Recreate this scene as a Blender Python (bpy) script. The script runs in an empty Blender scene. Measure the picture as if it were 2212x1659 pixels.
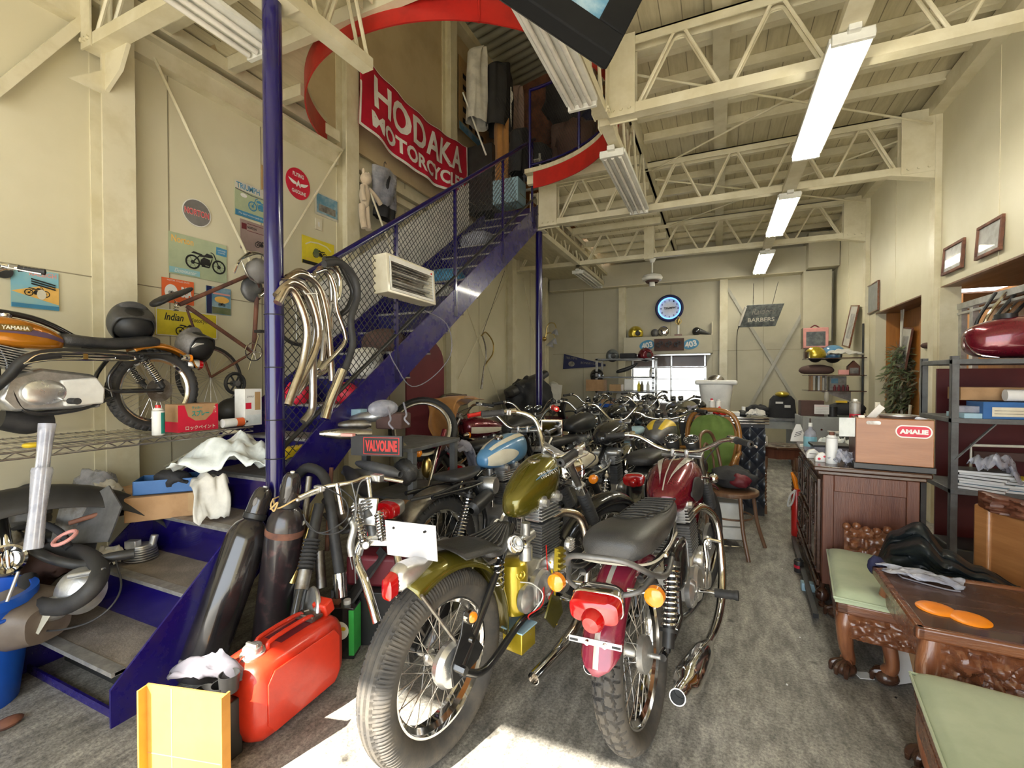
import bpy,math,random
from mathutils import Vector,Matrix,noise
random.seed(7)
SC=bpy.context.scene
C=SC.collection
PI=math.pi
# camera
F=990.0;HC=1.37
YAW=math.atan(444/990);PIT=math.radians(0.87)
RT=Vector((math.cos(YAW),math.sin(YAW),0))
FW=Vector((-math.sin(YAW)*math.cos(PIT),math.cos(YAW)*math.cos(PIT),-math.sin(PIT)))
UP=RT.cross(FW)
cd=bpy.data.cameras.new('camera');cam=bpy.data.objects.new('camera',cd);C.objects.link(cam)
cd.sensor_fit='HORIZONTAL';cd.sensor_width=36;cd.lens=36*F/2212;cd.clip_start=0.05;cd.clip_end=200
mw=Matrix.Identity(4)
for i in range(3):
 mw[i][0]=RT[i];mw[i][1]=UP[i];mw[i][2]=-FW[i]
mw.translation=Vector((0,0,HC));cam.matrix_world=mw
SC.camera=cam
# light
w=bpy.data.worlds.new('World');SC.world=w;w.use_nodes=True
bg=w.node_tree.nodes['Background'];bg.inputs[0].default_value=(0.86,0.93,1.0,1);bg.inputs[1].default_value=5.4
def lamp(name,kind,energy,col,loc,direction=None,size=None):
 l=bpy.data.lights.new(name,kind);l.energy=energy;l.color=col
 o=bpy.data.objects.new(name,l);C.objects.link(o);o.location=loc
 if direction is not None:o.rotation_euler=Vector(direction).to_track_quat('-Z','Y').to_euler()
 if size:
  l.shape='RECTANGLE';l.size,l.size_y=size
 return o
s=lamp('sun','SUN',34.0,(1.0,0.93,0.80),(0,-6,8),(0.27,0.97,-0.80));s.data.angle=math.radians(0.6)
p=lamp('door_portal','AREA',1,(1,1,1),(-0.2,-2.05,1.4),(0,1,0),(4.6,2.9));p.data.cycles.is_portal=True
p=lamp('window_portal','AREA',1,(1,1,1),(-0.83,9.95,1.2),(0,-1,0),(1.4,0.8));p.data.cycles.is_portal=True
SC.view_settings.view_transform='Standard';SC.view_settings.look='None'
SC.view_settings.gamma=1;SC.view_settings.use_curve_mapping=False
SC.view_settings.exposure=0.18
# pixel -> place
def ray(u,v):return FW+RT*((u-1106.0)/F)+UP*((829.5-v)/F)
def onax(u,v,ax,val):
 d=ray(u,v);o=Vector((0,0,HC));return o+d*((val-o[ax])/d[ax])
def XP(u,v,x):return onax(u,v,0,x)
def YP(u,v,y):return onax(u,v,1,y)
def ZP(u,v,z=0.0):return onax(u,v,2,z)
def DP(u,v,d):return Vector((0,0,HC))+ray(u,v)*d
# materials
MATS={}
def mat(name,col,rough=0.5,metal=0.0,col2=None,scale=6.0,bump=0.0,bscale=60.0,coat=0.0,emis=None,es=1.0,
  trans=0.0,alpha=1.0,stretch=None,contrast=(0.42,0.62),detail=6.0,spec=None,sheen=0.0):
 m=bpy.data.materials.new(name);m.use_nodes=True
 nt=m.node_tree;b=nt.nodes['Principled BSDF'];L=nt.links.new
 b.inputs['Base Color'].default_value=(*col,1);b.inputs['Roughness'].default_value=rough
 b.inputs['Metallic'].default_value=metal;b.inputs['Coat Weight'].default_value=coat
 b.inputs['Coat Roughness'].default_value=0.06
 if sheen:b.inputs['Sheen Weight'].default_value=sheen
 if spec is not None:b.inputs['Specular IOR Level'].default_value=spec
 if trans:b.inputs['Transmission Weight'].default_value=trans
 if alpha<1:b.inputs['Alpha'].default_value=alpha
 if emis:
  b.inputs['Emission Color'].default_value=(*emis,1);b.inputs['Emission Strength'].default_value=es
 tc=nt.nodes.new('ShaderNodeTexCoord');mp=nt.nodes.new('ShaderNodeMapping');L(tc.outputs['Object'],mp.inputs[0])
 if stretch:mp.inputs['Scale'].default_value=stretch
 if col2 is None:col2=tuple(c*0.86 for c in col);
 n=nt.nodes.new('ShaderNodeTexNoise');n.inputs['Scale'].default_value=scale;n.inputs['Detail'].default_value=detail
 n.inputs['Roughness'].default_value=0.62
 L(mp.outputs[0],n.inputs['Vector'])
 r=nt.nodes.new('ShaderNodeValToRGB');r.color_ramp.elements[0].position=contrast[0];r.color_ramp.elements[1].position=contrast[1]
 r.color_ramp.elements[0].color=(*col,1);r.color_ramp.elements[1].color=(*col2,1)
 L(n.outputs[0],r.inputs[0]);L(r.outputs[0],b.inputs['Base Color'])
 if not emis:
  mr=nt.nodes.new('ShaderNodeMapRange');mr.inputs['To Min'].default_value=max(0.02,rough*0.8);mr.inputs['To Max'].default_value=min(1,rough*1.3)
  L(n.outputs[0],mr.inputs[0]);L(mr.outputs[0],b.inputs['Roughness'])
 if bump:
  n2=nt.nodes.new('ShaderNodeTexNoise');n2.inputs['Scale'].default_value=bscale;n2.inputs['Detail'].default_value=4
  L(mp.outputs[0],n2.inputs['Vector'])
  bp=nt.nodes.new('ShaderNodeBump');bp.inputs['Strength'].default_value=bump;bp.inputs['Distance'].default_value=0.01
  L(n2.outputs[0],bp.inputs['Height']);L(bp.outputs[0],b.inputs['Normal'])
 MATS[name]=m
 return m
def woodmat(name,c1,c2,rough=0.35,scale=1.0,ax=0,coat=0.0,bump=0.15):
 st=[7.0*scale]*3;st[ax]=0.7*scale
 return mat(name,c1,rough,0,c2,3.0,bump,20,coat,stretch=tuple(st),contrast=(0.35,0.65),detail=9)
W_=mat
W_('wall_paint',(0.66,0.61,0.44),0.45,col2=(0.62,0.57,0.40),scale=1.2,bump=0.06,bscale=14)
W_('back_paint_dim',(0.49,0.455,0.335),0.5,col2=(0.44,0.405,0.295),scale=1.2,bump=0.05,bscale=14)  # cream wall paint darkened, so the dimmer back of the room sits in the colour
W_('steel_paint',(0.68,0.625,0.45),0.35,col2=(0.60,0.54,0.36),scale=5,bump=0.05,bscale=30)
W_('ceiling_board',(0.62,0.555,0.37),0.5,col2=(0.53,0.47,0.30),scale=4,stretch=(6,.6,1),bump=0.2,bscale=8)
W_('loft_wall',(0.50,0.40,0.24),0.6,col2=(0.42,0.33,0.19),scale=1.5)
W_('corrugated',(0.40,0.40,0.33),0.5,col2=(0.33,0.33,0.27),scale=2)
W_('seam',(0.30,0.26,0.17),0.7)
W_('blue_paint',(0.006,0.003,0.078),0.2,col2=(0.009,0.005,0.06),scale=4,coat=0.5,contrast=(.45,.7))
W_('blue_scuffed',(0.011,0.005,0.12),0.26,col2=(0.03,0.018,0.08),scale=9,coat=0.3,contrast=(.5,.75))
W_('red_steel',(0.48,0.018,0.012),0.4,col2=(0.38,0.015,0.01))
W_('tread',(0.17,0.145,0.12),0.7,col2=(0.26,0.225,0.19),scale=7,bump=0.3,bscale=90)
W_('nosing',(0.25,0.245,0.235),0.45,0.5,col2=(0.36,0.35,0.33),scale=25)
W_('chrome',(0.80,0.79,0.77),0.08,1.0,col2=(0.70,0.69,0.67),scale=10)
W_('steel',(0.55,0.54,0.52),0.28,1.0,col2=(0.38,0.36,0.34),scale=14)
W_('dull_steel',(0.36,0.35,0.33),0.42,1.0,col2=(0.22,0.19,0.16),scale=12,bump=0.1)
W_('rusty_chrome',(0.60,0.56,0.50),0.24,1.0,col2=(0.34,0.22,0.13),scale=9,contrast=(.45,.72),bump=.05)
W_('aluminium',(0.60,0.60,0.59),0.38,0.85,col2=(0.44,0.44,0.43),scale=12,bump=0.15,bscale=50)
W_('deep_red',(0.085,0.004,0.005),0.5)
W_('shaded_rag',(0.13,0.125,0.15),0.9)  # pale grey cloth with the shade behind the carton put into its colour
W_('plate_white',(0.56,0.55,0.57),0.5,col2=(.48,.47,.48))
W_('matte_black',(0.010,0.010,0.010),0.8,spec=.12)
W_('polished_aluminium',(0.74,0.74,0.73),0.27,0.82,col2=(0.56,0.55,0.53),scale=8)
W_('grey_metal',(0.22,0.22,0.22),0.5,0.7,col2=(0.14,0.14,0.14))
W_('black_paint',(0.012,0.012,0.013),0.18,coat=0.6,col2=(0.02,0.02,0.02))
W_('black_satin',(0.018,0.018,0.018),0.42,col2=(0.03,0.03,0.03))
W_('black_rubber',(0.022,0.022,0.023),0.6,col2=(0.036,0.035,0.034),scale=20)
W_('tyre',(0.030,0.030,0.031),0.62,col2=(0.052,0.048,0.043),scale=9,contrast=(.4,.75))
W_('tyre_dusty',(0.046,0.043,0.040),0.75,col2=(0.11,0.095,0.075),scale=12,contrast=(.4,.75))
W_('dark_leather',(0.026,0.026,0.027),0.38,col2=(0.045,0.043,0.041),scale=10,bump=0.25,bscale=180)
W_('grey_leather',(0.045,0.045,0.046),0.34,col2=(0.065,0.063,0.06),scale=7,bump=0.2,bscale=220)
W_('green_flake',(0.135,0.115,0.010),0.24,0.55,col2=(0.137,0.117,0.0105),scale=3,coat=0.9)
W_('gold_paint',(0.48,0.36,0.02),0.28,0.6,col2=(0.55,0.42,0.04),coat=0.7)
W_('maroon_paint',(0.13,0.004,0.014),0.22,0.35,col2=(0.17,0.006,0.02),scale=120,coat=0.9)
W_('maroon_fender',(0.26,0.02,0.05),0.25,0.1,col2=(0.20,0.015,0.04),coat=0.8)
W_('silver_paint',(0.55,0.53,0.47),0.25,0.2,coat=0.6)
W_('cream_paint',(0.74,0.70,0.55),0.35,col2=(0.66,0.60,0.45),coat=0.3)
W_('sky_blue_paint',(0.09,0.25,0.45),0.3,col2=(0.12,0.28,0.46),coat=0.6)
W_('amber_paint',(0.52,0.19,0.012),0.22,0.35,col2=(0.46,0.16,0.01),coat=0.9)
W_('violet_stripe',(0.10,0.06,0.10),0.4)
W_('red_plastic',(0.62,0.02,0.015),0.3,coat=0.4)
W_('red_lens',(0.42,0.004,0.006),0.12,coat=0.8)
W_('amber_lens',(0.95,0.28,0.01),0.14,coat=0.8)
W_('orange_plastic',(1.0,0.30,0.01),0.35)
W_('white_plastic',(0.78,0.77,0.72),0.4)
W_('white_paper',(0.80,0.80,0.78),0.7,col2=(0.72,0.72,0.70))
W_('off_white',(0.60,0.57,0.48),0.6)
W_('clear_plastic',(0.52,0.53,0.60),0.16,col2=(0.36,0.37,0.45),scale=16,bump=0.9,bscale=22,coat=0.6,alpha=0.55)
W_('glass_pane',(0.9,0.93,0.95),0.03,trans=0.0,alpha=0.12)
W_('mirror',(0.75,0.75,0.76),0.03,1.0)
W_('brown_plastic',(0.15,0.12,0.095),0.45,col2=(.11,.085,.065))
W_('mirror_dark',(0.20,0.20,0.21),0.06,1.0)
W_('cardboard',(0.42,0.25,0.12),0.75,col2=(0.36,0.21,0.10),scale=10)
W_('cardboard_orange_lit',(0.60,0.27,0.045),0.75,col2=(0.52,0.23,0.04),scale=8)  # brown cardboard; the orange of light coming through it is put into the colour
W_('blue_box',(0.03,0.13,0.36),0.5)
W_('blue_plastic',(0.01,0.09,0.50),0.35)
W_('cyan_paint',(0.08,0.32,0.55),0.6)
W_('pale_blue',(0.36,0.55,0.66),0.5)
W_('jerry_red',(0.62,0.035,0.012),0.35,col2=(0.52,0.028,0.01),coat=0.3,bump=.05)
W_('cylinder_black',(0.014,0.013,0.014),0.2,col2=(0.03,0.025,0.025),scale=5,coat=0.7)
W_('cylinder_worn',(0.018,0.014,0.016),0.28,col2=(0.10,0.045,0.045),scale=14,coat=0.5,contrast=(.55,.75))
W_('rust',(0.20,0.08,0.045),0.7,col2=(0.09,0.04,0.03))
W_('brass',(0.55,0.40,0.14),0.3,1.0)
W_('ochre_cloth',(0.42,0.20,0.055),0.85,col2=(0.36,0.16,0.04),sheen=0.3)
W_('khaki_cloth',(0.16,0.14,0.085),0.9)
W_('brown_cloth',(0.10,0.055,0.045),0.9)
W_('dark_cloth',(0.018,0.018,0.020),0.8,col2=(0.03,0.03,0.033),bump=.2)
W_('black_jacket',(0.008,0.011,0.012),0.36,col2=(0.012,0.016,0.018),scale=5,bump=0.3,bscale=30,spec=.3)
W_('navy',(0.010,0.012,0.05),0.8)
W_('grey_cloth',(0.24,0.23,0.265),0.9)
W_('white_cloth',(0.66,0.64,0.58),0.8,col2=(0.5,0.49,0.45))
W_('white_bag',(0.72,0.76,0.74),0.35,col2=(0.58,0.62,0.60),scale=12,bump=.3,bscale=20)
W_('beige_plush',(0.62,0.50,0.35),0.95,sheen=.4,bump=.3)
W_('pale_green_seat',(0.40,0.46,0.30),0.55,col2=(0.35,0.41,0.26),scale=7,sheen=.2,bump=.05)
W_('green_velvet',(0.12,0.19,0.03),0.8,col2=(0.09,0.15,0.02),sheen=.5)
W_('straw',(0.55,0.38,0.16),0.9)
W_('dry_green',(0.09,0.13,0.05),0.9,col2=(0.16,0.17,0.09))
W_('yellow_paint',(0.72,0.50,0.02),0.4)
W_('yellow_print',(0.76,0.62,0.03),0.45)
W_('green_label',(0.05,0.45,0.08),0.4)
W_('teal_print',(0.02,0.27,0.22),0.5)
W_('print_red',(0.62,0.015,0.045),0.45)
W_('banner_red',(0.52,0.012,0.04),0.45,col2=(0.42,0.01,0.03),scale=3)
W_('sign_red',(0.60,0.03,0.025),0.5)
W_('print_pink',(0.80,0.36,0.32),0.5)
W_('print_white',(0.80,0.79,0.74),0.5)
W_('print_black',(0.012,0.012,0.012),0.5)
W_('print_grey',(0.15,0.14,0.13),0.5,col2=(.2,.19,.18))
W_('print_green',(0.42,0.48,0.30),0.4,col2=(0.36,0.42,0.27))
W_('print_blue',(0.05,0.24,0.42),0.45)
W_('print_lightblue',(0.22,0.48,0.58),0.45,col2=(.3,.5,.5))
W_('print_orange',(0.80,0.14,0.03),0.45)
W_('print_amber',(0.85,0.50,0.12),0.45)
W_('print_mauve',(0.32,0.23,0.21),0.45)
W_('print_tan',(0.45,0.28,0.12),0.5)
W_('print_navy',(0.015,0.02,0.09),0.5)
W_('print_maroon',(0.13,0.010,0.018),0.5)
W_('photo_grey',(0.32,0.30,0.26),0.3,col2=(0.12,0.11,0.10),scale=9)
W_('photo_dark',(0.07,0.08,0.08),0.3,col2=(0.16,0.17,0.16),scale=14)
W_('photo_blue',(0.10,0.25,0.36),0.3,col2=(0.30,0.42,0.48),scale=8)
W_('tube_lit',(1,1,1),0.4,emis=(1.0,0.95,0.80),es=34.0)
W_('tube_off',(0.78,0.74,0.66),0.25,coat=.4)
W_('neon',(0.1,0.3,1.0),0.4,emis=(0.12,0.35,1.0),es=2.6)
W_('lamp_white',(0.74,0.73,0.66),0.35)
W_('asphalt',(0.42,0.40,0.36),0.9)
W_('quilt',(0.018,0.024,0.035),0.28,col2=(0.025,0.03,0.042),coat=.2)
W_('shutter_brown',(0.15,0.07,0.045),0.7)
W_('file_grey',(0.30,0.31,0.30),0.45,col2=(.26,.27,.26))
W_('shelf_grey',(0.13,0.135,0.135),0.45,0.2,col2=(0.09,0.09,0.09),scale=10)
W_('beige_metal',(0.42,0.40,0.33),0.4)
woodmat('dark_wood',(0.045,0.018,0.010),(0.075,0.032,0.017),0.25,1.2,0,coat=.4)
woodmat('dark_wood_v',(0.085,0.026,0.014),(0.14,0.05,0.026),0.4,1.2,2)
woodmat('rose_wood',(0.20,0.072,0.028),(0.11,0.035,0.016),0.26,1.6,0,coat=.5)
woodmat('rose_wood_v',(0.28,0.11,0.045),(0.15,0.05,0.022),0.28,1.4,2,coat=.5)
woodmat('panel_wood',(0.40,0.185,0.065),(0.29,0.12,0.04),0.3,1.0,0,coat=.3)
woodmat('veneer',(0.34,0.130,0.040),(0.27,0.10,0.03),0.35,1.0,0,coat=.2,bump=.05)
woodmat('orange_wood',(0.42,0.17,0.03),(0.30,0.11,0.02),0.45,0.6,2)
woodmat('eave_wood',(0.20,0.085,0.03),(0.12,0.05,0.02),0.4,0.6,1)
woodmat('chair_wood',(0.34,0.15,0.035),(0.24,0.10,0.025),0.25,2.0,2,coat=.6)
woodmat('bent_wood',(0.13,0.06,0.03),(0.20,0.11,0.06),0.35,2.0,2,coat=.3)
def concrete():
 m=bpy.data.materials.new('concrete');m.use_nodes=True;nt=m.node_tree;b=nt.nodes['Principled BSDF'];L=nt.links.new
 tc=nt.nodes.new('ShaderNodeTexCoord')
 def nz(sc,det,st=(1,1,1),ro=.6):
  mp=nt.nodes.new('ShaderNodeMapping');mp.inputs['Scale'].default_value=st;L(tc.outputs['Object'],mp.inputs[0])
  n=nt.nodes.new('ShaderNodeTexNoise');n.inputs['Scale'].default_value=sc;n.inputs['Detail'].default_value=det
  n.inputs['Roughness'].default_value=ro;L(mp.outputs[0],n.inputs['Vector']);return n
 def ramp(n,p0,c0,p1,c1):
  r=nt.nodes.new('ShaderNodeValToRGB');e=r.color_ramp.elements;e[0].position=p0;e[1].position=p1
  e[0].color=(*c0,1);e[1].color=(*c1,1);L(n.outputs[0],r.inputs[0]);return r
 def mix(fac,a,bb,mode='MIX',f=None):
  x=nt.nodes.new('ShaderNodeMixRGB');x.blend_type=mode
  if f is not None:x.inputs[0].default_value=f
  else:L(fac.outputs[0],x.inputs[0])
  L(a.outputs[0],x.inputs[1]);L(bb.outputs[0],x.inputs[2]);return x
 big=ramp(nz(0.9,5,(1,1,1)),.35,(0.225,0.217,0.198),.68,(0.38,0.365,0.335))
 brush=ramp(nz(7,6,(2.2,.7,1),.7),.38,(0.55,0.55,0.55),.66,(1.3,1.3,1.3))
 a=mix(None,big,brush,'MULTIPLY',1.0)
 fine=ramp(nz(85,5,(1,1,1),.75),.36,(0.45,0.45,0.45),.62,(1.45,1.42,1.36))
 a=mix(None,a,fine,'MULTIPLY',0.85)
 spot=ramp(nz(5.5,3),.66,(1,1,1),.72,(0.38,0.37,0.36))
 a=mix(None,a,spot,'MULTIPLY',0.9)
 L(a.outputs[0],b.inputs['Base Color'])
 rr=nt.nodes.new('ShaderNodeMapRange');n=nz(3,6);L(n.outputs[0],rr.inputs[0]);rr.inputs[3].default_value=.35;rr.inputs[4].default_value=.75
 L(rr.outputs[0],b.inputs['Roughness'])
 bp=nt.nodes.new('ShaderNodeBump');bp.inputs['Strength'].default_value=.25;bp.inputs['Distance'].default_value=.004
 n=nz(110,4);L(n.outputs[0],bp.inputs['Height']);L(bp.outputs[0],b.inputs['Normal'])
 MATS['concrete']=m
concrete()
# mesh builder
def V(*a):return Vector(a[0])if len(a)==1 else Vector(a)
def spline(pts,res=6,closed=False):
 P=[Vector(p)for p in pts];n=len(P)
 if n<3:return P
 out=[]
 rng=range(n if closed else n-1)
 for i in rng:
  p1,p2=P[i],P[(i+1)%n]
  p0=P[i-1]if(closed or i>0)else p1*2-p2
  p3=P[(i+2)%n]if(closed or i<n-2)else p2*2-p1
  for k in range(res):
   t=k/res
   out.append(0.5*((2*p1)+(p2-p0)*t+(2*p0-5*p1+4*p2-p3)*t*t+(3*p1-p0-3*p2+p3)*t**3))
 if not closed:out.append(P[-1])
 return out
def frame_from(d):
 d=d.normalized();a=Vector((0,0,1))if abs(d.z)<0.9 else Vector((1,0,0))
 x=a.cross(d).normalized();return x,d.cross(x)
class MB:
 def __init__(s,M=None):s.v=[];s.f=[];s.M=M
 def add(s,vs,fs):
  o=len(s.v);M=s.M
  s.v+=[tuple(M@Vector(p))if M else tuple(p)for p in vs];s.f+=[tuple(i+o for i in f)for f in fs];return s
 def box(s,c,d,rz=0,rx=0,ry=0):
  R=Matrix.Rotation(rz,3,'Z')@Matrix.Rotation(ry,3,'Y')@Matrix.Rotation(rx,3,'X');c=Vector(c)
  vs=[c+R@Vector((x*d[0]/2,y*d[1]/2,z*d[2]/2))for x in(-1,1)for y in(-1,1)for z in(-1,1)]
  return s.add(vs,[(0,1,3,2),(4,6,7,5),(0,4,5,1),(2,3,7,6),(0,2,6,4),(1,5,7,3)])
 def bb(s,x0,x1,y0,y1,z0,z1):return s.box(((x0+x1)/2,(y0+y1)/2,(z0+z1)/2),(x1-x0,y1-y0,z1-z0))
 def bar(s,p0,p1,w,h,up=(0,0,1)):
  p0=Vector(p0);p1=Vector(p1);d=(p1-p0).normalized();x=d.cross(Vector(up))
  if x.length<1e-4:x=d.cross(Vector((1,0,0)))
  x.normalize();y=x.cross(d)
  vs=[p+x*(a*w/2)+y*(b*h/2)for p in(p0,p1)for a,b in((-1,-1),(1,-1),(1,1),(-1,1))]
  return s.add(vs,[(3,2,1,0),(4,5,6,7),(0,1,5,4),(1,2,6,5),(2,3,7,6),(3,0,4,7)])
 def tube(s,pts,r,n=8,closed=False,sp=True,res=5,cap=True,flat=1.0):
  P=spline(pts,res,closed)if sp else[Vector(p)for p in pts]
  m=len(P)
  if isinstance(r,(list,tuple)):
   k=len(r)-1;rr=[]
   for i in range(m):
    t=i/(m-1)*k;j=min(int(t),k-1);rr.append(r[j]+(r[j+1]-r[j])*(t-j))
  else:rr=[r]*m
  vs=[];x=None
  for i in range(m):
   a=P[i-1]if(i>0 or closed)else P[0];b=P[(i+1)%m]if(i<m-1 or closed)else P[-1]
   d=b-a
   if d.length<1e-9:d=Vector((0,0,1))
   d.normalize()
   if x is None:x,y=frame_from(d)
   else:
    x=x-d*x.dot(d)
    if x.length<1e-6:x,y=frame_from(d)
    x.normalize();y=d.cross(x)
   for k in range(n):
    an=2*PI*k/n;vs.append(P[i]+x*(math.cos(an)*rr[i])+y*(math.sin(an)*rr[i]*flat))
  fs=[(i*n+k,i*n+(k+1)%n,((i+1)%m)*n+(k+1)%n,((i+1)%m)*n+k)for i in range(m if closed else m-1)for k in range(n)]
  if cap and not closed:fs+=[tuple(reversed(range(n))),tuple((m-1)*n+k for k in range(n))]
  return s.add(vs,fs)
 def cyl(s,p0,p1,r0,r1=None,n=14,cap=True):
  return s.tube([p0,p1],[r0,r0 if r1 is None else r1],n,sp=False,cap=cap)
 def pipe(s,p0,p1,r,t=0.002,n=16):
  p0=Vector(p0);p1=Vector(p1);d=(p1-p0).normalized()
  return s.lathe([(r,0),(r,(p1-p0).length),(r-t,(p1-p0).length),(r-t,0)],n,p0,d,closed=True)
 def lathe(s,prof,n=24,o=(0,0,0),ax=(0,0,1),closed=False,a0=0,a1=2*PI,fn=None):
  ax=Vector(ax).normalized();x,y=frame_from(ax);o=Vector(o);m=len(prof);full=abs(a1-a0-2*PI)<1e-6
  na=n if full else n+1
  vs=[]
  for j in range(na):
   an=a0+(a1-a0)*j/n;c,sn=math.cos(an),math.sin(an)
   for i,(r,h)in enumerate(prof):
    if fn:r=fn(r,h,an,i)
    vs.append(o+ax*h+(x*c+y*sn)*r)
  fs=[(j*m+i,((j+1)%na)*m+i,((j+1)%na)*m+(i+1)%m,j*m+(i+1)%m)for j in range(n)for i in range(m if closed else m-1)]
  return s.add(vs,fs)
 def sph(s,c,r,n=16,m=10,ax=(0,0,1),a0=0.0,a1=1.0):
  if not isinstance(r,(tuple,list)):r=(r,r,r)
  c=Vector(c);ax=Vector(ax).normalized();x,y=frame_from(ax);vs=[]
  for i in range(m+1):
   t=PI*(a0+(a1-a0)*i/m)
   for j in range(n):
    an=2*PI*j/n
    vs.append(c+x*(r[0]*math.sin(t)*math.cos(an))+y*(r[1]*math.sin(t)*math.sin(an))+ax*(r[2]*math.cos(t)))
  return s.add(vs,[(i*n+j,i*n+(j+1)%n,(i+1)*n+(j+1)%n,(i+1)*n+j)for i in range(m)for j in range(n)])
 def prism(s,poly,pl,a,b):
  ix={'xz':(0,2,1),'yz':(1,2,0),'xy':(0,1,2)}[pl];vs=[]
  for t in(a,b):
   for p in poly:
    q=[0,0,0];q[ix[0]]=p[0];q[ix[1]]=p[1];q[ix[2]]=t;vs.append(q)
  n=len(poly)
  return s.add(vs,[tuple(range(n)),tuple(reversed(range(n,2*n)))]+[(i,n+i,n+(i+1)%n,(i+1)%n)for i in range(n)])
 def grid(s,fn,nu,nv,cu=False,cv=False):
  mu=nu if cu else nu+1;mv=nv if cv else nv+1
  vs=[fn(i/nu,j/nv)for i in range(mu)for j in range(mv)]
  return s.add(vs,[(i*mv+j,((i+1)%mu)*mv+j,((i+1)%mu)*mv+(j+1)%mv,i*mv+(j+1)%mv)for i in range(nu)for j in range(nv)])
 def torus(s,c,ax,R,r,n=32,m=8,a0=0,a1=2*PI,flat=1.0):
  prof=[(R+r*math.cos(2*PI*k/m),r*flat*math.sin(2*PI*k/m))for k in range(m)]
  return s.lathe(prof,n,c,ax,True,a0,a1)
 def coil(s,p0,p1,R,r,turns,n=6,res=12):
  p0=Vector(p0);p1=Vector(p1);d=p1-p0;x,y=frame_from(d);N=int(turns*res)
  return s.tube([p0+d*(i/N)+x*(R*math.cos(2*PI*i/res))+y*(R*math.sin(2*PI*i/res))for i in range(N+1)],r,n,sp=False)
 def loft(s,secs,n=20,axis='x',cap=True):
  """secs: (pos, centre2, centre3, half width, up, down, exponent)"""
  vs=[]
  for q in secs:
   p,cy,cz,hw,up,dn=q[:6];e=q[6]if len(q)>6 else 2.2
   for k in range(n):
    an=2*PI*k/n;c,sn=math.cos(an),math.sin(an)
    a=hw*math.copysign(abs(c)**(2/e),c);b=(up if sn>0 else dn)*math.copysign(abs(sn)**(2/e),sn)
    vs.append((p,cy+a,cz+b)if axis=='x' else((cy+a,p,cz+b)if axis=='y' else(cy+a,cz+b,p)))
  m=len(secs)
  fs=[(i*n+k,i*n+(k+1)%n,(i+1)*n+(k+1)%n,(i+1)*n+k)for i in range(m-1)for k in range(n)]
  if cap:fs+=[tuple(reversed(range(n))),tuple((m-1)*n+k for k in range(n))]
  return s.add(vs,fs)
def part(name,mb,m,parent=None,bev=0,solid=0,sub=0,ang=38,label=None):
 me=bpy.data.meshes.new(name);me.from_pydata(mb.v,[],mb.f);me.update()
 import bmesh
 bm=bmesh.new();bm.from_mesh(me);bmesh.ops.recalc_face_normals(bm,faces=bm.faces);bm.to_mesh(me);bm.free()
 me.materials.append(MATS[m]if isinstance(m,str)else m)
 me.polygons.foreach_set('use_smooth',[True]*len(me.polygons))
 try:me.set_sharp_from_angle(angle=math.radians(ang))
 except Exception:pass
 o=bpy.data.objects.new(name,me);C.objects.link(o)
 if parent:o.parent=parent
 if solid:
  q=o.modifiers.new('s','SOLIDIFY');q.thickness=solid;q.offset=0
 if bev:
  q=o.modifiers.new('b','BEVEL');q.width=bev;q.segments=2;q.limit_method='ANGLE';q.angle_limit=math.radians(40)
 if sub:
  q=o.modifiers.new('d','SUBSURF');q.levels=sub;q.render_levels=sub
 if label:o['label']=label
 return o
def tag(o,label,cat,group=None):
 o['label']=label;o['category']=cat
 if group:o['group']=group
 return o
def thing(name,label,cat,loc=(0,0,0),rz=0,group=None,rx=0,ry=0,sc=1):
 o=bpy.data.objects.new(name,None);C.objects.link(o);o.empty_display_size=.05
 o.location=loc;o.rotation_euler=(rx,ry,rz);o.scale=(sc,sc,sc)
 return tag(o,label,cat,group)
def single(name,mb,m,label,cat,group=None,loc=(0,0,0),rz=0,rx=0,ry=0,**k):
 o=part(name,mb,m,None,**k);o.location=loc;o.rotation_euler=(rx,ry,rz);return tag(o,label,cat,group)
def struct(name,mb,m,**k):
 o=part(name,mb,m,None,**k);o['kind']='structure';return o
def copy_tree(o,parent=None):
 c=o.copy();C.objects.link(c)
 if parent:c.parent=parent
 for ch in[q for q in bpy.data.objects if q.parent==o]:copy_tree(ch,c)
 return c
def txt(name,body,m,parent,x,y,z,w,h,rz=0,rx=PI/2,depth=0.001,shear=0.0,bold=0.0,sp=1.0,ry=0):
 """flat lettering fitted in w x h, centred at (x,z), reading along local x; front towards local -y"""
 cu=bpy.data.curves.new(name,'FONT');cu.body=body;cu.size=1;cu.extrude=0.0;cu.offset=bold;cu.shear=shear
 cu.space_character=sp;cu.resolution_u=3
 t=bpy.data.objects.new(name,cu);C.objects.link(t)
 dg=bpy.context.evaluated_depsgraph_get();me=bpy.data.meshes.new_from_object(t.evaluated_get(dg))
 bpy.data.objects.remove(t);bpy.data.curves.remove(cu)
 xs=[v.co.x for v in me.vertices];ys=[v.co.y for v in me.vertices]
 if not xs:return None
 x0,x1,y0,y1=min(xs),max(xs),min(ys),max(ys)
 R=Matrix.Rotation(rz,3,'Z')@Matrix.Rotation(rx,3,'X')@Matrix.Rotation(ry,3,'Z')
 for v in me.vertices:
  v.co=Vector((x,y,z))+R@Vector(((v.co.x-(x0+x1)/2)/(x1-x0)*w,(v.co.y-(y0+y1)/2)/(y1-y0)*h,0))
 me.materials.clear();me.materials.append(MATS[m]if isinstance(m,str)else m)
 o=bpy.data.objects.new(name,me);C.objects.link(o);o.parent=parent
 return o
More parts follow.
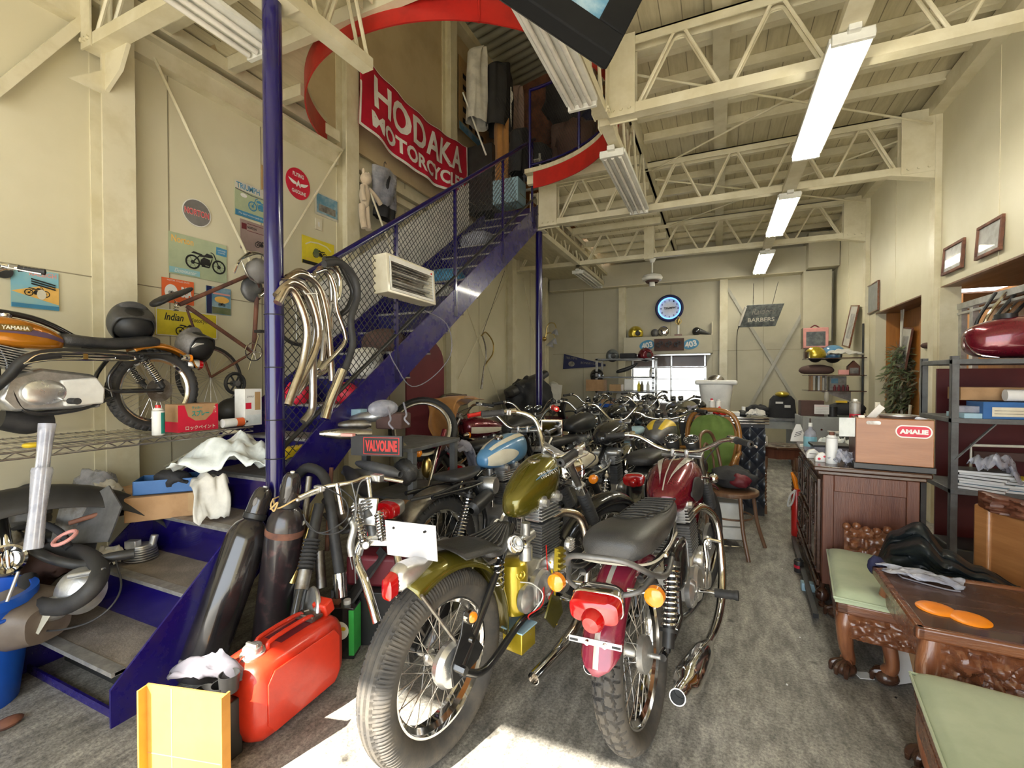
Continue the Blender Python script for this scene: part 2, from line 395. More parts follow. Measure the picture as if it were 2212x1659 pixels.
# == THE SETTING
XL,XR,YB,ZC_,ZF=-3.5,1.88,9.85,4.02,3.80
struct('floor',MB().bb(-3.6,3.2,-2.05,10.0,-0.1,0),'concrete')
struct('ground',MB().bb(-12,12,-14,-2.05,-0.12,-0.01),'asphalt')
struct('ground',MB().bb(-12,12,10.0,20,-0.12,-0.01),'asphalt')
struct('wall_left',MB().bb(-3.62,XL,-2.05,9.9,0,ZF),'wall_paint')
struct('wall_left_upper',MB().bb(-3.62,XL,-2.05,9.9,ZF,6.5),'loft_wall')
WX0,WX1,WZ0,WZ1=-1.66,-0.20,0.55,1.83
struct('wall_back',MB().bb(-3.6,WX0,YB,YB+.12,0,7).bb(WX1,3.2,YB,YB+.12,0,7).bb(WX0,WX1,YB,YB+.12,0,WZ0).bb(WX0,WX1,YB,YB+.12,WZ1,7),'back_paint_dim')
struct('wall_right',MB().bb(XR,XR+.12,-2.05,9.9,2.2,4.1).bb(XR,XR+.12,5.62,5.95,0,2.2).bb(XR,XR+.12,7.42,9.9,0,2.2).bb(XR,XR+.12,-2.05,-.6,0,2.2),'wall_paint')
struct('wall_recess',MB().bb(3.0,3.1,-2.05,9.9,0,2.4),'orange_wood')
struct('trim_1',MB().bb(XR+.0,3.05,-.6,5.62,2.19,2.205).bb(XR,3.05,5.95,7.42,2.19,2.205),'eave_wood')
struct('door_1',MB().bb(2.14,2.18,5.97,7.40,0,2.19),'orange_wood')
struct('trim_2',MB().bb(1.99,2.2,7.40,7.43,0,2.19).bb(1.99,2.2,5.94,5.97,0,2.19).bb(2.10,2.14,6.60,6.68,0,2.19),'orange_wood')
struct('wall_front',MB().bb(-3.62,-2.60,-2.17,-2.05,0,7).bb(1.9,3.2,-2.17,-2.05,0,7).bb(-2.60,1.9,-2.17,-2.05,3.10,7),'wall_paint')
RC=Vector((-2.12,3.72,0));RR=1.37
def holed(z,x0,x1,y0,y1,n=64):
 mb=MB();vs=[];
 for k in range(n):
  a=2*PI*k/n;c,s_=math.cos(a),math.sin(a)
  t=min(((x1-RC.x)if c>0 else(x0-RC.x))/c if abs(c)>1e-6 else 1e9,((y1-RC.y)if s_>0 else(y0-RC.y))/s_ if abs(s_)>1e-6 else 1e9)
  t=max(t,RR)
  if 86<math.degrees(a)<195:t=max(t,RR)
  for r in(RR,t):
   for zz in(z,z+.05):vs.append((RC.x+c*r,RC.y+s_*r,zz))
 fs=[]
 for k in range(n):
  if 86<360*k/n<192:continue
  a=4*k;b=4*((k+1)%n);fs+=[(a,a+2,b+2,b),(a+1,b+1,b+3,a+3),(a,b,b+1,a+1),(a+2,a+3,b+3,b+2)]
 return mb.add(vs,fs)
struct('ceiling',MB().bb(-.76,1.98,-2.1,9.9,ZC_,ZC_+.06),'ceiling_board')
struct('ceiling_loft_floor',holed(ZF,-3.5,-.76,2.2,5.56),'ceiling_board')
struct('ceiling_left',MB().bb(-3.5,-.76,-2.1,2.2,ZF,ZF+.05).bb(-2.12,-.76,5.56,6.05,ZF,ZF+.05).bb(-2.12,-.76,6.05,9.9,ZF,ZF+.05).bb(-3.5,-2.12,5.92,9.9,3.50,3.55),'ceiling_board')
struct('trim_3',MB().bb(-.79,-.76,-2.1,9.9,ZF,ZC_+.06),'steel_paint')
mb=MB()
for i in range(18):
 x=-.7+i*.148;mb.bb(x,x+.006,-2,9.84,ZC_-.003,ZC_)
for i in range(18):
 x=-3.45+i*.15
 mb.bb(x,x+.006,-2,2.2,ZF-.003,ZF).bb(x,x+.006,5.6,9.84,ZF-.003,ZF)
struct('ceiling_joints',mb,'seam')
for i,y in enumerate([.3,.75,1.2,1.9,2.35,2.8,3.15,3.85,4.3,4.75,5.2,5.95,6.4,6.85,7.3,8.1,8.55,9.0,9.4]):
 mb=MB().bb(-.75,1.86,y-.02,y+.02,ZC_-.075,ZC_-.003).bb(-.75,1.86,y-.035,y+.035,ZC_-.09,ZC_-.075)
 struct('trim_%d'%(10+i),mb,'steel_paint')
 segs=[(-3.48,-.8)]
 if abs(y-RC.y)<RR:
  d=math.sqrt(RR*RR-(y-RC.y)**2);segs=[(RC.x+d+.02,-.8)]+([(-3.48,RC.x-d-.02)]if RC.x-d>-3.4 else[])
 if RC.y<y<6.1:segs=[(max(-2.12,segs[0][0]),-.8)]
 mb=MB()
 for a,b in segs:
  if b-a>.05:mb.bb(a,b,y-.03,y+.03,ZF-.10,ZF-.003)
 if mb.v:struct('trim_%d'%(40+i),mb,'steel_paint')
struct('trim_4',MB().bb(-.05,.07,-2,9.84,ZC_-.11,ZC_-.09),'steel_paint')
struct('trim_5',MB().bb(1.78,1.88,-2,9.84,ZC_-.22,ZC_-.06),'steel_paint')
struct('trim_6',MB().bb(-3.5,-3.42,-2,3.45,ZF-.34,ZF-.22).bb(-3.5,-3.36,-2,3.45,ZF-.22,ZF-.2).bb(-3.5,-3.40,-2,3.45,ZF-.12,ZF-.02),'steel_paint')
mb=MB()
mb.bb(XL,XL+.004,-2,5.4,1.98,1.986)
for y in(.35,1.95,2.66,4.3):mb.bb(XL,XL+.004,y,y+.006,0,ZF)
for y in(4.6,6.5,8.7):mb.bb(XL,XL+.004,y,y+.006,0,ZF)
struct('trim_7',mb,'seam')
mb=MB()
for x in(-2.7,-.88,.78):mb.bb(x,x+.007,YB-.004,YB,0,3.3)
mb.bb(-3.4,1.88,YB-.004,YB,1.88,1.888)
struct('trim_8',mb,'seam')
mb=MB()
for y in(.9,2.8,4.55,6.7,8.8):mb.bb(XR-.004,XR,y,y+.006,2.2,3.95)
struct('trim_9',mb,'steel_paint')
struct('wall_loft',MB().bb(-3.5,-.76,8.0,8.1,ZF+.05,7.4).bb(-.76,1.9,8.0,8.1,ZC_+.06,7.4),'orange_wood')
def corr(u,v):
 x=-3.5+u*5.4;y=-1.0+v*9.1
 return(x,y,6.5+(x+3.5)*.22+.022*math.sin(y*2*PI/.16))
struct('ceiling_roof',MB().grid(corr,1,340),'corrugated',solid=.01)
struct('wall_loft_right',MB().bb(1.0,1.1,-2,8.0,ZC_+.06,7.6),'loft_wall')
struct('trim_60',MB().bb(-3.5,-3.36,-1,8.0,6.38,6.5),'steel_paint')
struct('trim_61',MB().bb(-3.44,1,7.9,8.0,6.45,6.6),'steel_paint')
# columns
for i,(y,zt)in enumerate([(1.6,ZF),(3.58,6.5),(5.52,6.5),(7.6,6.4),(9.3,ZF)]):
 side=['nearest the camera, behind the orange moped','at the near end of the red banner','behind the upper half of the staircase','beyond the staircase, behind the dark bags','in the far left corner of the workshop'][i]
 mb=MB().bb(-3.5,-3.36,y-.008,y+.008,0,zt).bb(-3.37,-3.355,y-.085,y+.085,0,zt).bb(-3.5,-3.49,y-.085,y+.085,0,zt)
 t=single('steel_column',mb,'steel_paint','cream painted steel column on the left wall, '+side,'column')
for i,y in enumerate([3.48,5.57,7.75]):
 w_=['above the two small frames','at the dried plant doorway','beside the corner shelves'][i]
 yy=y-.0
 mb=MB().bb(XR-.05,XR,yy-.06,yy+.06,2.2 if i==0 else 0,ZC_)
 if i==1:mb.bb(XR-.02,XR+.13,5.46,5.62,0,2.19)
 single('steel_column',mb,'steel_paint','cream column strip on the right wall '+w_,'column')
for x,wd in((-1.84,'left of the roll shutter box'),(.10,'right of the roll shutter box')):
 single('steel_column',MB().bb(x-.07,x+.07,YB-.10,YB,0,3.26),'steel_paint','narrow cream post on the back wall '+wd,'column')
b_=thing('back_beam','long boxed cream beam across the top of the back wall','beam',(0,9.6,3.26))
part('casing',MB().bb(-3.4,1.42,0,.25,0,.44),'back_paint_dim',b_);part('underside',MB().bb(-3.4,1.42,.0,.25,-.012,0),'steel_paint',b_)
part('casing',MB().bb(1.42,1.87,-.25,.25,-.0,.6),'back_paint_dim',b_)
single('wall_duct',MB().bb(1.38,1.80,YB-.3,YB,2.0,3.24),'back_paint_dim','boxed cream duct hanging below the beam in the back right corner','duct')
# lattice trusses
def truss(label,p0,p1,zb,zt,pitch,gus=(0,0),group=None):
 p0=Vector((*p0,0));p1=Vector((*p1,0));L=(p1-p0).length
 t=thing('lattice_truss',label,'truss',(p0.x,p0.y,zb),math.atan2(p1.y-p0.y,p1.x-p0.x),group)
 h=zt-zb
 part('bottom_chord',MB().bb(0,L,-.045,.045,0,.07),'steel_paint',t)
 part('top_chord',MB().bb(0,L,-.045,.045,h-.012,h).bb(0,L,-.045,-.037,h-.07,h).bb(0,L,.037,.045,h-.07,h),'steel_paint',t)
 a=gus[0];b=L-gus[1];n=max(1,round((b-a)/pitch));st=(b-a)/n
 for yy in(-.030,.030):
  pts=[(a+.01,yy,.04)]
  for i in range(n):pts+=[(a+st*(i+.5)-.035,yy,h-.05),(a+st*(i+.5)+.035,yy,h-.05),(a+st*(i+1)-.03,yy,.045),(min(L,a+st*(i+1)+.03),yy,.045)]
  q=MB();P=[Vector(x)for x in pts];out=[P[0]]
  for i in range(1,len(P)-1):
   d0=(P[i-1]-P[i]).normalized();d1=(P[i+1]-P[i]).normalized()
   out+=[P[i]+d0*.025,P[i]+(d0+d1)*.006,P[i]+d1*.025]
  out.append(P[-1])
  part('web_rod',q.tube(out,.0125,7,sp=False),'steel_paint',t)
 for k,g in enumerate(gus):
  if g:
   x0,x1=(0,g)if k==0 else(L-g,L)
   part('gusset_plate',MB().bb(x0,x1,-.056,-.046,-.01,h+.01),'steel_paint',t)
   part('gusset_plate',MB().bb(x0,x1,.046,.056,-.01,h+.01),'steel_paint',t)
   for q in(.2,.5,.8):part('bolt',MB().cyl((x0+(x1-x0)*q,-.056,.035),(x0+(x1-x0)*q,-.068,.035),.013,n=6),'steel_paint',t)
 return t
truss('nearest cream lattice truss running from the left wall over the blue post',(-3.42,1.5),(1.84,1.5),3.3,3.8,.62,(.1,.1))
truss('large cream lattice truss nearest the camera on the right side of the ceiling',(-.76,3.48),(1.84,3.48),3.3,3.86,.60,(.20,.0))
truss('cream lattice truss second from the camera, ending at the doorway column',(-2.1,5.57),(1.84,5.57),3.3,3.86,.58,(.24,.26))
truss('cream lattice truss furthest back, above the ceiling fan',(-3.4,7.75),(1.84,7.75),3.3,3.84,.58,(.1,.26))
truss('short cut-off lattice girder that ends at the red ring by the blue post',(-2.08,1.56),(-2.03,2.30),3.3,3.78,.37,(0,0))
truss('lengthwise lattice girder between the two nearest trusses, over unlit lamps',(-.80,3.53),(-.80,5.53),3.3,3.86,.66,(.1,0))
truss('lengthwise lattice girder in front of the nearest truss, at the ceiling centre',(-.80,1.55),(-.80,3.43),3.3,3.86,.62,(0,.1))
truss('lengthwise lattice girder from the blue column to the back wall',(-2.22,5.65),(-2.22,9.55),3.3,3.78,.62,(.1,0))
for y,wd in((5.57,'second truss'),(7.75,'furthest truss')):
 single('truss_knee_plate',MB().prism([(1.5,3.30),(1.84,3.30),(1.84,3.22)],'xz',y-.05,y+.05),'steel_paint','cream wedge plate under the right end of the '+wd,'bracket')
single('truss_bearing_bracket',MB().prism([(-3.36,3.3),(-3.12,3.3),(-3.20,3.17),(-3.36,3.08)],'xz',1.53,1.55),'steel_paint','cream haunch bracket under the nearest truss at the left column','bracket')
single('ceiling_drop_post',MB().bb(-1.10,-.95,7.68,7.83,3.28,3.86),'steel_paint','square cream hanging post above the ceiling fan','post')
single('lamp_rail',MB().bb(.60,.72,1.0,9.6,3.285,3.30).bb(.60,.61,1.0,9.6,3.30,3.34).bb(.71,.72,1.0,9.6,3.30,3.34),'steel_paint','long cream steel rail carrying the three lit lamps','rail')
def rod(p,q,r,label):return single('brace_rod',MB().cyl(p,q,r,n=8),'steel_paint',label,'brace rod')
rod(XP(333,125,-3.42),XP(545,575,-3.42),.011,'thin cream brace rod slanting down between the round plaque and the posters')
rod(XP(742,322,-3.42),XP(560,620,-3.42),.011,'thin cream brace rod slanting from the column down past the red disc')
single('brace_angle',MB().bar(XP(-20,205,-3.44),XP(232,2,-3.44),.05,.05),'steel_paint','steel angle brace running up to the right at the top left of the wall','brace')
single('gusset',MB().prism([(0,0),(.16,0),(.16,.14)],'yz',-.004,.004),'steel_paint','triangular cream gusset at the top of the nearest column','bracket',loc=(-3.36,1.36,3.06))
rod((-.7,3.6,3.72),(1.8,5.5,3.72),.010,'ceiling brace rod crossing under the boards, rising to the right')
rod((1.8,3.6,3.74),(-.7,5.5,3.74),.010,'ceiling brace rod crossing under the boards, rising to the left')
rod((-.7,5.7,3.72),(1.8,7.6,3.72),.010,'further ceiling brace rod between the second and last truss, near end left')
rod((1.8,5.7,3.74),(-.7,7.6,3.74),.010,'further ceiling brace rod between the second and last truss, near end right')
def brace(p,q,label):return single('brace_angle',MB().bar(p,q,.05,.008,(0,1,0)),'beige_metal',label,'brace')
brace(YP(1570,620,9.82),YP(1740,900,9.82),'flat diagonal brace on the back wall running down to the right')
brace(YP(1740,665,9.80),YP(1605,905,9.80),'flat diagonal brace on the back wall running down to the left')
rod(XP(1100,590,-3.42),XP(960,880,-3.42),.009,'thin brace rod behind the stairs slanting to the left')
rod(XP(985,600,-3.42),XP(1085,880,-3.42),.009,'thin brace rod behind the stairs slanting to the right')
rod(XP(1130,600,-3.42),XP(1180,860,-3.42),.009,'thin brace rod left of the far corner')
single('opening_ring',MB().lathe([(RR,0),(RR,.19),(RR-.012,.19),(RR-.012,0)],96,(RC.x,RC.y,ZF-.2),closed=True,a0=math.radians(-72),a1=math.radians(175)),'red_steel','wide red steel ring lining the round stair opening','ring')
single('ring_joint',MB().box((RC.x+RR*math.cos(-1.0)*1.0,RC.y+RR*math.sin(-1.0),ZF-.105),(.02,.012,.2),rz=-1.0),'red_steel','joint strip on the near side of the red ring','joint strip')
# lamps
def fixture(label,x,y0,y1,z,lit):
 t=thing('fluorescent_lamp',label,'ceiling lamp',(x,y0,z),0,'fluorescent batten lamps lit on the right rail' if lit else None)
 L=y1-y0
 part('housing',MB().bb(-.11,.11,.03,L-.03,0,.03).bb(-.05,.05,.05,L-.05,.03,.055),'lamp_white',t,bev=.006)
 for k in(-1,0,1):part('tube',MB().cyl((k*.062,.05,-.022),(k*.062,L-.05,-.022),.015,n=10),'tube_lit' if lit else 'tube_off',t)
 for yy in(.02,L-.02):
  part('end_cap',MB().box((0,yy,.0),(.2,.03,.06)).box((0,yy+(.03 if yy>.1 else-.03),.03),(.06,.05,.04)),'lamp_white',t,bev=.004)
 return t
fixture('lit fluorescent lamp nearest the camera, largest and brightest',.67,3.08,4.62,3.245,True)
fixture('lit fluorescent lamp in the middle of the row of three',.67,5.5,6.95,3.245,True)
fixture('lit fluorescent lamp at the back end of the row of three',.67,7.85,9.35,3.245,True)
fixture('unlit four foot lamp beside the big black picture, nearest on the centre girder',-.86,1.7,3.12,3.24,False)
fixture('unlit lamp under the centre girder between the two nearest trusses',-.82,3.85,5.35,3.24,False)
fixture('unlit lamp at the far left near the back wall',-2.26,7.85,9.35,3.22,False)
fixture('unlit lamp at the top left beside the blue post',-2.30,.55,1.78,3.16,False)
def post(label,x,y,r,zt,bands=()):
 t=thing('blue_post',label,'post',(x,y,0))
 part('shaft',MB().cyl((0,0,0),(0,0,zt),r,n=28),'blue_paint',t)
 part('base_plate',MB().box((0,0,.006),(.2,.2,.012)),'blue_paint',t)
 part('cap_plate',MB().box((0,0,zt),(.18,.18,.014)),'steel_paint',t)
 for z in bands:part('wire_tie',MB().torus((0,0,z),(0,0,1),r+.001,.0025,24,5),'black_satin',t)
post('thick glossy dark blue post in the foreground by the foot of the stairs',-2.095,1.665,.046,3.29,(.95,1.15,1.42,1.69,.72))
post('slim dark blue post under the top of the stairs',-2.165,5.70,.046,3.29)
o=DP(1322,128,1.55);a=DP(960,-116,1.45);b=DP(1545,-160,1.75)
ea=(a-o).normalized();eb=(b-o);eb=(eb-ea*eb.dot(ea)).normalized();nn=ea.cross(eb)
if nn.dot(FW)>0:nn=-nn
t=thing('hanging_picture','thick black framed picture hung at an angle over the camera','picture',o)
def PB(x0,x1,y0,y1,z0,z1):
 return MB().add([ea*x+eb*y+nn*z for x in(x0,x1)for y in(y0,y1)for z in(z0,z1)],[(0,1,3,2),(4,6,7,5),(0,4,5,1),(2,3,7,6),(0,2,6,4),(1,5,7,3)])
S=.62
for q in((0,S,0,.10),(0,S,S-.1,S),(0,.10,.10,S-.1),(S-.1,S,.10,S-.1)):part('frame_rail',PB(*q,-.05,.012),'matte_black',t,bev=.006)
part('painting',PB(.10,S-.10,.10,S-.10,-.03,-.015),'photo_blue',t);part('backing',PB(.01,S-.01,.01,S-.01,-.06,-.05),'black_satin',t)
t=thing('ceiling_fan','small cream ceiling fan motor hanging at the far truss','fan',(-.98,7.75,2.93))
part('downrod',MB().cyl((0,0,.12),(0,0,.36),.012),'lamp_white',t);part('canopy',MB().lathe([(0,.30),(.03,.30),(.06,.36),(0,.36)],20),'lamp_white',t)
part('motor_housing',MB().lathe([(0,.12),(.04,.12),(.14,.09),(.165,.05),(.15,.01),(.08,0),(0,0)],28),'lamp_white',t)
part('vent_ring',MB().lathe([(.09,-.03),(.11,0),(.09,.01)],24),'brown_cloth',t);part('lamp_socket',MB().cyl((0,0,-.09),(0,0,0),.045),'lamp_white',t)
# window and shutter on the back wall
wn=thing('window_1','bright steel framed back window showing the street','window',(0,YB,0));wn['kind']='structure';del wn['category']
m_=MB()
for x in(WX0+.03,-.86,WX1-.03):m_.bb(x-.014,x+.014,0,.04,WZ0,WZ1)
for z in(WZ0+.03,.82,1.09,1.33,1.58):m_.bb(WX0,WX1,0,.04,z-.008,z+.008)
part('window_frame',m_,'steel',wn)
part('window_pane',MB().bb(WX0,WX1,.018,.022,WZ0,WZ1),'glass_pane',wn)
part('lower_panel',MB().bb(WX0,WX1,.045,.06,WZ0,.84),'shutter_brown',wn)
part('shutter_curtain',MB().bb(WX0,WX1,.045,.06,1.56,WZ1),'shutter_brown',wn)
sb=thing('shutter_box','cream roller shutter box above the back window','shutter box',(-.93,YB-.3,1.83))
part('casing',MB().bb(-.84,.84,0,.3,0,.35),'back_paint_dim',sb,bev=.004);part('bottom_rail',MB().bb(-.72,.80,.02,.06,-.035,-.008),'polished_aluminium',sb)
for x in(-.84,.82):part('side_guide',MB().bb(x,x+.02,.2,.3,0,.62),'steel_paint',sb)
single('window_reveal',MB().bb(-.20,-.10,YB-.1,YB,.5,1.82),'back_paint_dim','cream upright trim at the right of the back window','trim')
for x,z,w_ in((-3.35,2.0,0),):pass
single('street_wall',MB().bb(-5,4,14,14.2,0,2.2),'white_plastic','pale building wall across the street outside the back window','wall')
# stairs
SX0,SX1=-2.92,-2.15
st=thing('staircase','straight dark blue steel staircase rising to the round opening','staircase',(0,0,0))
def szt(y):return.15+(y-.97)*.94 if y<1.46 else(.61+(y-1.46)*.87 if y<1.97 else 1.054+(y-1.97)*.703)
for x,nm in((SX1,0),(SX0,1)):
 poly=[(.97,0.0),(.97,.15),(1.46,.61),(1.97,1.054),(5.6,szt(5.6)),(5.6,3.28),(2.61,1.22),(1.18,0.0)]
 part('stringer',MB().prism(poly,'yz',x-.005,x+.005),'blue_scuffed',st)
NS=18
for k in range(NS):
 y=.99+.272*k;z=.205+.1945*k
 if k<NS-1 or True:
  part('tread',MB().bb(SX0+.006,SX1-.006,y,y+.275,z-.012,z),'tread',st)
  part('nosing',MB().bb(SX0+.006,SX1-.006,y-.012,y+.035,z-.014,z+.004),'nosing',st)
  part('riser',MB().bb(SX0+.006,SX1-.006,y+.262,y+.268,z,z+.182),'blue_paint',st)
part('kick_plate',MB().bb(SX0,SX1,1.0,1.01,0,.035),'blue_scuffed',st)
part('kick_grille',MB().bb(SX0+.04,SX1-.06,1.12,1.125,0,.17),'black_satin',st)
rl=thing('stair_railing','dark blue railing with black wire mesh along the stairs','railing',(SX1,0,0))
hr=lambda y:2.14+(y-2.19)*.685
part('handrail',MB().tube([(0,1.75,hr(1.75)),(0,5.5,hr(5.5))],.021,12,sp=False),'blue_paint',rl)
part('mid_rail',MB().tube([(0,1.70,szt(1.70)+.13),(0,5.5,szt(5.5)+.13)],.014,10,sp=False),'black_satin',rl)
for y in(2.72,3.55,4.55,5.42):part('baluster',MB().bb(-.012,.012,y-.012,y+.012,szt(y)-.16,hr(y)),'blue_paint',rl)
for y in(2.72,3.55,4.55):part('bracket',MB().bb(.0,.008,y-.03,y+.03,szt(y)-.25,szt(y)-.02),'blue_paint',rl)
m_=MB();st_=.052
y=1.74
def meshz(y):return szt(y)+.01,hr(y)
import itertools
for sgn in(1,-1):
 k=-60
 while k<110:
  c0=k*st_;pts=[]
  ys=[1.74+i*.02 for i in range(0,160)]
  seg=[]
  for yy in ys:
   zz=c0+1.0+sgn*1.0*(yy-1.74)
   a_,b_=meshz(yy)
   if a_<=zz<=b_:seg.append((0,yy,zz))
  if len(seg)>1:m_.bar(seg[0],seg[-1],.0034,.0034,(1,0,0))
  k+=1
part('wire_mesh',m_,'black_satin',rl)
rl2=None and thing('stair_railing','plain far side handrail of the stairs next to the wall','railing',(SX0,0,0))
lg=thing('loft_guard_rail','curved dark blue guard rail on the loft behind the red ring','railing',(RC.x,RC.y,ZF+.05))
arc=lambda r,z,a0,a1,n=24:[(r*math.cos(math.radians(a0+(a1-a0)*i/n)),r*math.sin(math.radians(a0+(a1-a0)*i/n)),z)for i in range(n+1)]
part('top_rail',MB().tube(arc(RR+.05,.95,-10,88),.02,8,sp=False),'blue_paint',lg)
part('low_rail',MB().tube(arc(RR+.05,.06,-10,88),.014,8,sp=False),'blue_paint',lg)
for a in(88,60,35,10):part('baluster',MB().cyl((1.42*math.cos(math.radians(a)),1.42*math.sin(math.radians(a)),0),(1.42*math.cos(math.radians(a)),1.42*math.sin(math.radians(a)),.95),.018),'blue_paint',lg)
m_=MB()
for i in range(60):
 a=math.radians(10+i*1.3)
 for sg in(1,-1):
  q=[((RR+.05)*math.cos(a+sg*t*.02),(RR+.05)*math.sin(a+sg*t*.02),.06+t*.055)for t in range(17)]
  m_.tube(q,.0016,3,sp=False,cap=False)
part('wire_mesh',m_,'black_satin',lg)
# == MOTORCYCLES
def smooth(a,b,x):
 t=min(1,max(0,(x-a)/(b-a)));return t*t*(3-2*t)
def tri(x):return abs((x%1.0)*2-1)
def tyre_mb(R,w,kind,M=None,hq=False):
 """R outer radius, w section width; axis along y"""
 h=w*0.86;rim=R-h
 mb=MB(M);n=540 if hq else 56;m=60 if hq else 18
 def pt(u,v):
  a=2*PI*u;ph=-2.55+5.1*v
  y=math.sin(ph)*w/2;r=R-h/2+math.cos(ph)*h/2
  t=ph/1.35
  if abs(ph)<1.35:r+=(math.cos(ph*1.0)-math.cos(ph))*0
  g=0.0;q=y/(w/2)
  if hq and abs(ph)<1.5:
   if kind=='rib':
    for c in(-.50,-.17,.17,.50):
     cc=c+.035*(tri(u*96)-.5)*2
     g=max(g,1-smooth(.018,.050,abs(q-cc)))
    if abs(q)>.60:g=max(g,.8*(1-smooth(.20,.34,abs(((u*150)%1)-.5))))
   elif kind=='block':
    z1=.10*(tri(u*44)-.5)
    for c in(-.58,0,.58):
     cc=c+(z1 if c==0 else z1*1.6*(1 if c>0 else-1))
     g=max(g,1-smooth(.03,.07,abs(q-cc)))
    ph2=(u*44+.25*math.copysign(1,q)+.35*abs(q))%1
    if.0<abs(q)<.95:g=max(g,1-smooth(.06,.13,abs(ph2-.5)))
   else:
    ph2=(u*40+(.5 if(abs(q)>.33)else 0))%1
    k=1-smooth(.26,.34,abs(ph2-.5));k2=1-smooth(.22,.30,abs(abs(q)-.62))if abs(q)>.33 else 1-smooth(.22,.29,abs(q))
    g=1-k*k2
   r-=g*(.0075 if kind=='rib' else.010 if kind=='block' else.012)
  elif not hq and kind=='knob' and abs(ph)<1.3:
   r+=.008*((int(u*n)%2))
  return(r*math.sin(a),y,r*math.cos(a))
 return mb.grid(pt,n,m,cu=True)
def wheel(root,name,cx,R,w,kind='rib',rimw=None,spokes=40,hq=False,drum=None,M=None,rimmat='chrome',drummat='aluminium',cz=None,tmat='tyre'):
 cz=R if cz is None else cz
 T=Matrix.Translation((cx,0,cz));T=(M@T)if M else T
 h=w*.86;rr=R-h*.93;rw=(rimw or w*.62)/2
 rim=part(name,MB(T).lathe([(rr+.016,-rw),(rr-.004,-rw+.003),(rr-.006,-rw*.55),(rr-.022,-rw*.25),(rr-.022,rw*.25),(rr-.006,rw*.55),(rr-.004,rw-.003),(rr+.016,rw),
                                  (rr+.012,rw*.6),(rr-.010,rw*.2),(rr-.010,-rw*.2),(rr+.012,-rw*.6)],72 if hq else 36,(0,0,0),(0,1,0),closed=True),rimmat,root)
 part('tyre',tyre_mb(R,w,kind,T,hq),tmat,rim)
 hb=MB(T).lathe([(0,-.055),(.02,-.055),(.03,-.04),(.022,-.03),(.022,.03),(.03,.04),(.02,.055),(0,.055)],20,(0,0,0),(0,1,0)).cyl((0,-.10,0),(0,.10,0),.009)
 part('hub',hb,'aluminium',rim)
 if drum:
  side,dr=drum
  part('brake_drum',MB(T).lathe([(0,.012),(dr*.35,.012),(dr*.45,.02),(dr,.022),(dr+.006,.028),(dr+.006,.05),(dr*.8,.06),(dr*.3,.066),(0,.066)],32,(0,0,0),(0,side,0)),drummat,rim)
 if spokes:
  if hq:
   for k in range(spokes):
    a=2*PI*k/spokes;sd=1 if k%2 else-1;off=(.42 if(k//2)%2 else-.42)
    hr_=.032
    part('spoke',MB(T).cyl((hr_*math.sin(a+off*2.2),sd*.034,hr_*math.cos(a+off*2.2)),((rr-.012)*math.sin(a),sd*rw*.15,(rr-.012)*math.cos(a)),.0017,n=5,cap=False),'steel',rim)
  else:
   m_=MB(T)
   for k in range(spokes):
    a=2*PI*k/spokes;sd=1 if k%2 else-1;off=(.42 if(k//2)%2 else-.42)
    m_.cyl((.032*math.sin(a+off*2.2),sd*.034,.032*math.cos(a+off*2.2)),((rr-.012)*math.sin(a),sd*rw*.15,(rr-.012)*math.cos(a)),.0019,n=4,cap=False)
   part('spokes',m_,'steel',rim)
 return rim
def fender_mb(cx,cz,R,w,a0,a1,M=None,crown=.022,n=36,lip=.02,rnd=.0):
 """angles in degrees from straight up, + = forward"""
 def f(u,v):
  a=math.radians(a0+(a1-a0)*u);q=v*2-1
  if rnd and u<rnd:q*=math.sqrt(max(.02,1-(1-u/rnd)**2))
  r=R+crown*(1-q*q)-(lip*abs(q)**8)
  return(cx+r*math.sin(a),q*w/2,cz+r*math.cos(a))
 return MB(M).grid(f,n,14)
def stripe_on(fn,u0,u1,v0,v1,nu=30,nv=4,M=None,lift=.0015):
 pass
def shock(root,p0,p1,cover=.0,R=.032,m='chrome',turns=11,hq=True):
 p0=Vector(p0);p1=Vector(p1);d=(p1-p0)
 q=part('shock_absorber',MB().cyl(p0,p0+d*.55,.016).cyl(p0+d*.5,p1,.022).torus(p0,(0,1,0),.013,.007,12,6).torus(p1,(0,1,0),.013,.007,12,6).cyl(p0+d*.05,p0+d*.10,R*1.05).cyl(p0+d*.80,p0+d*.84,R*1.05),'black_satin' if hq else 'steel',root)
 part('spring',MB().coil(p0+d*.10,p0+d*.80,R*.86,.0048,turns,6,12 if hq else 8),m,q)
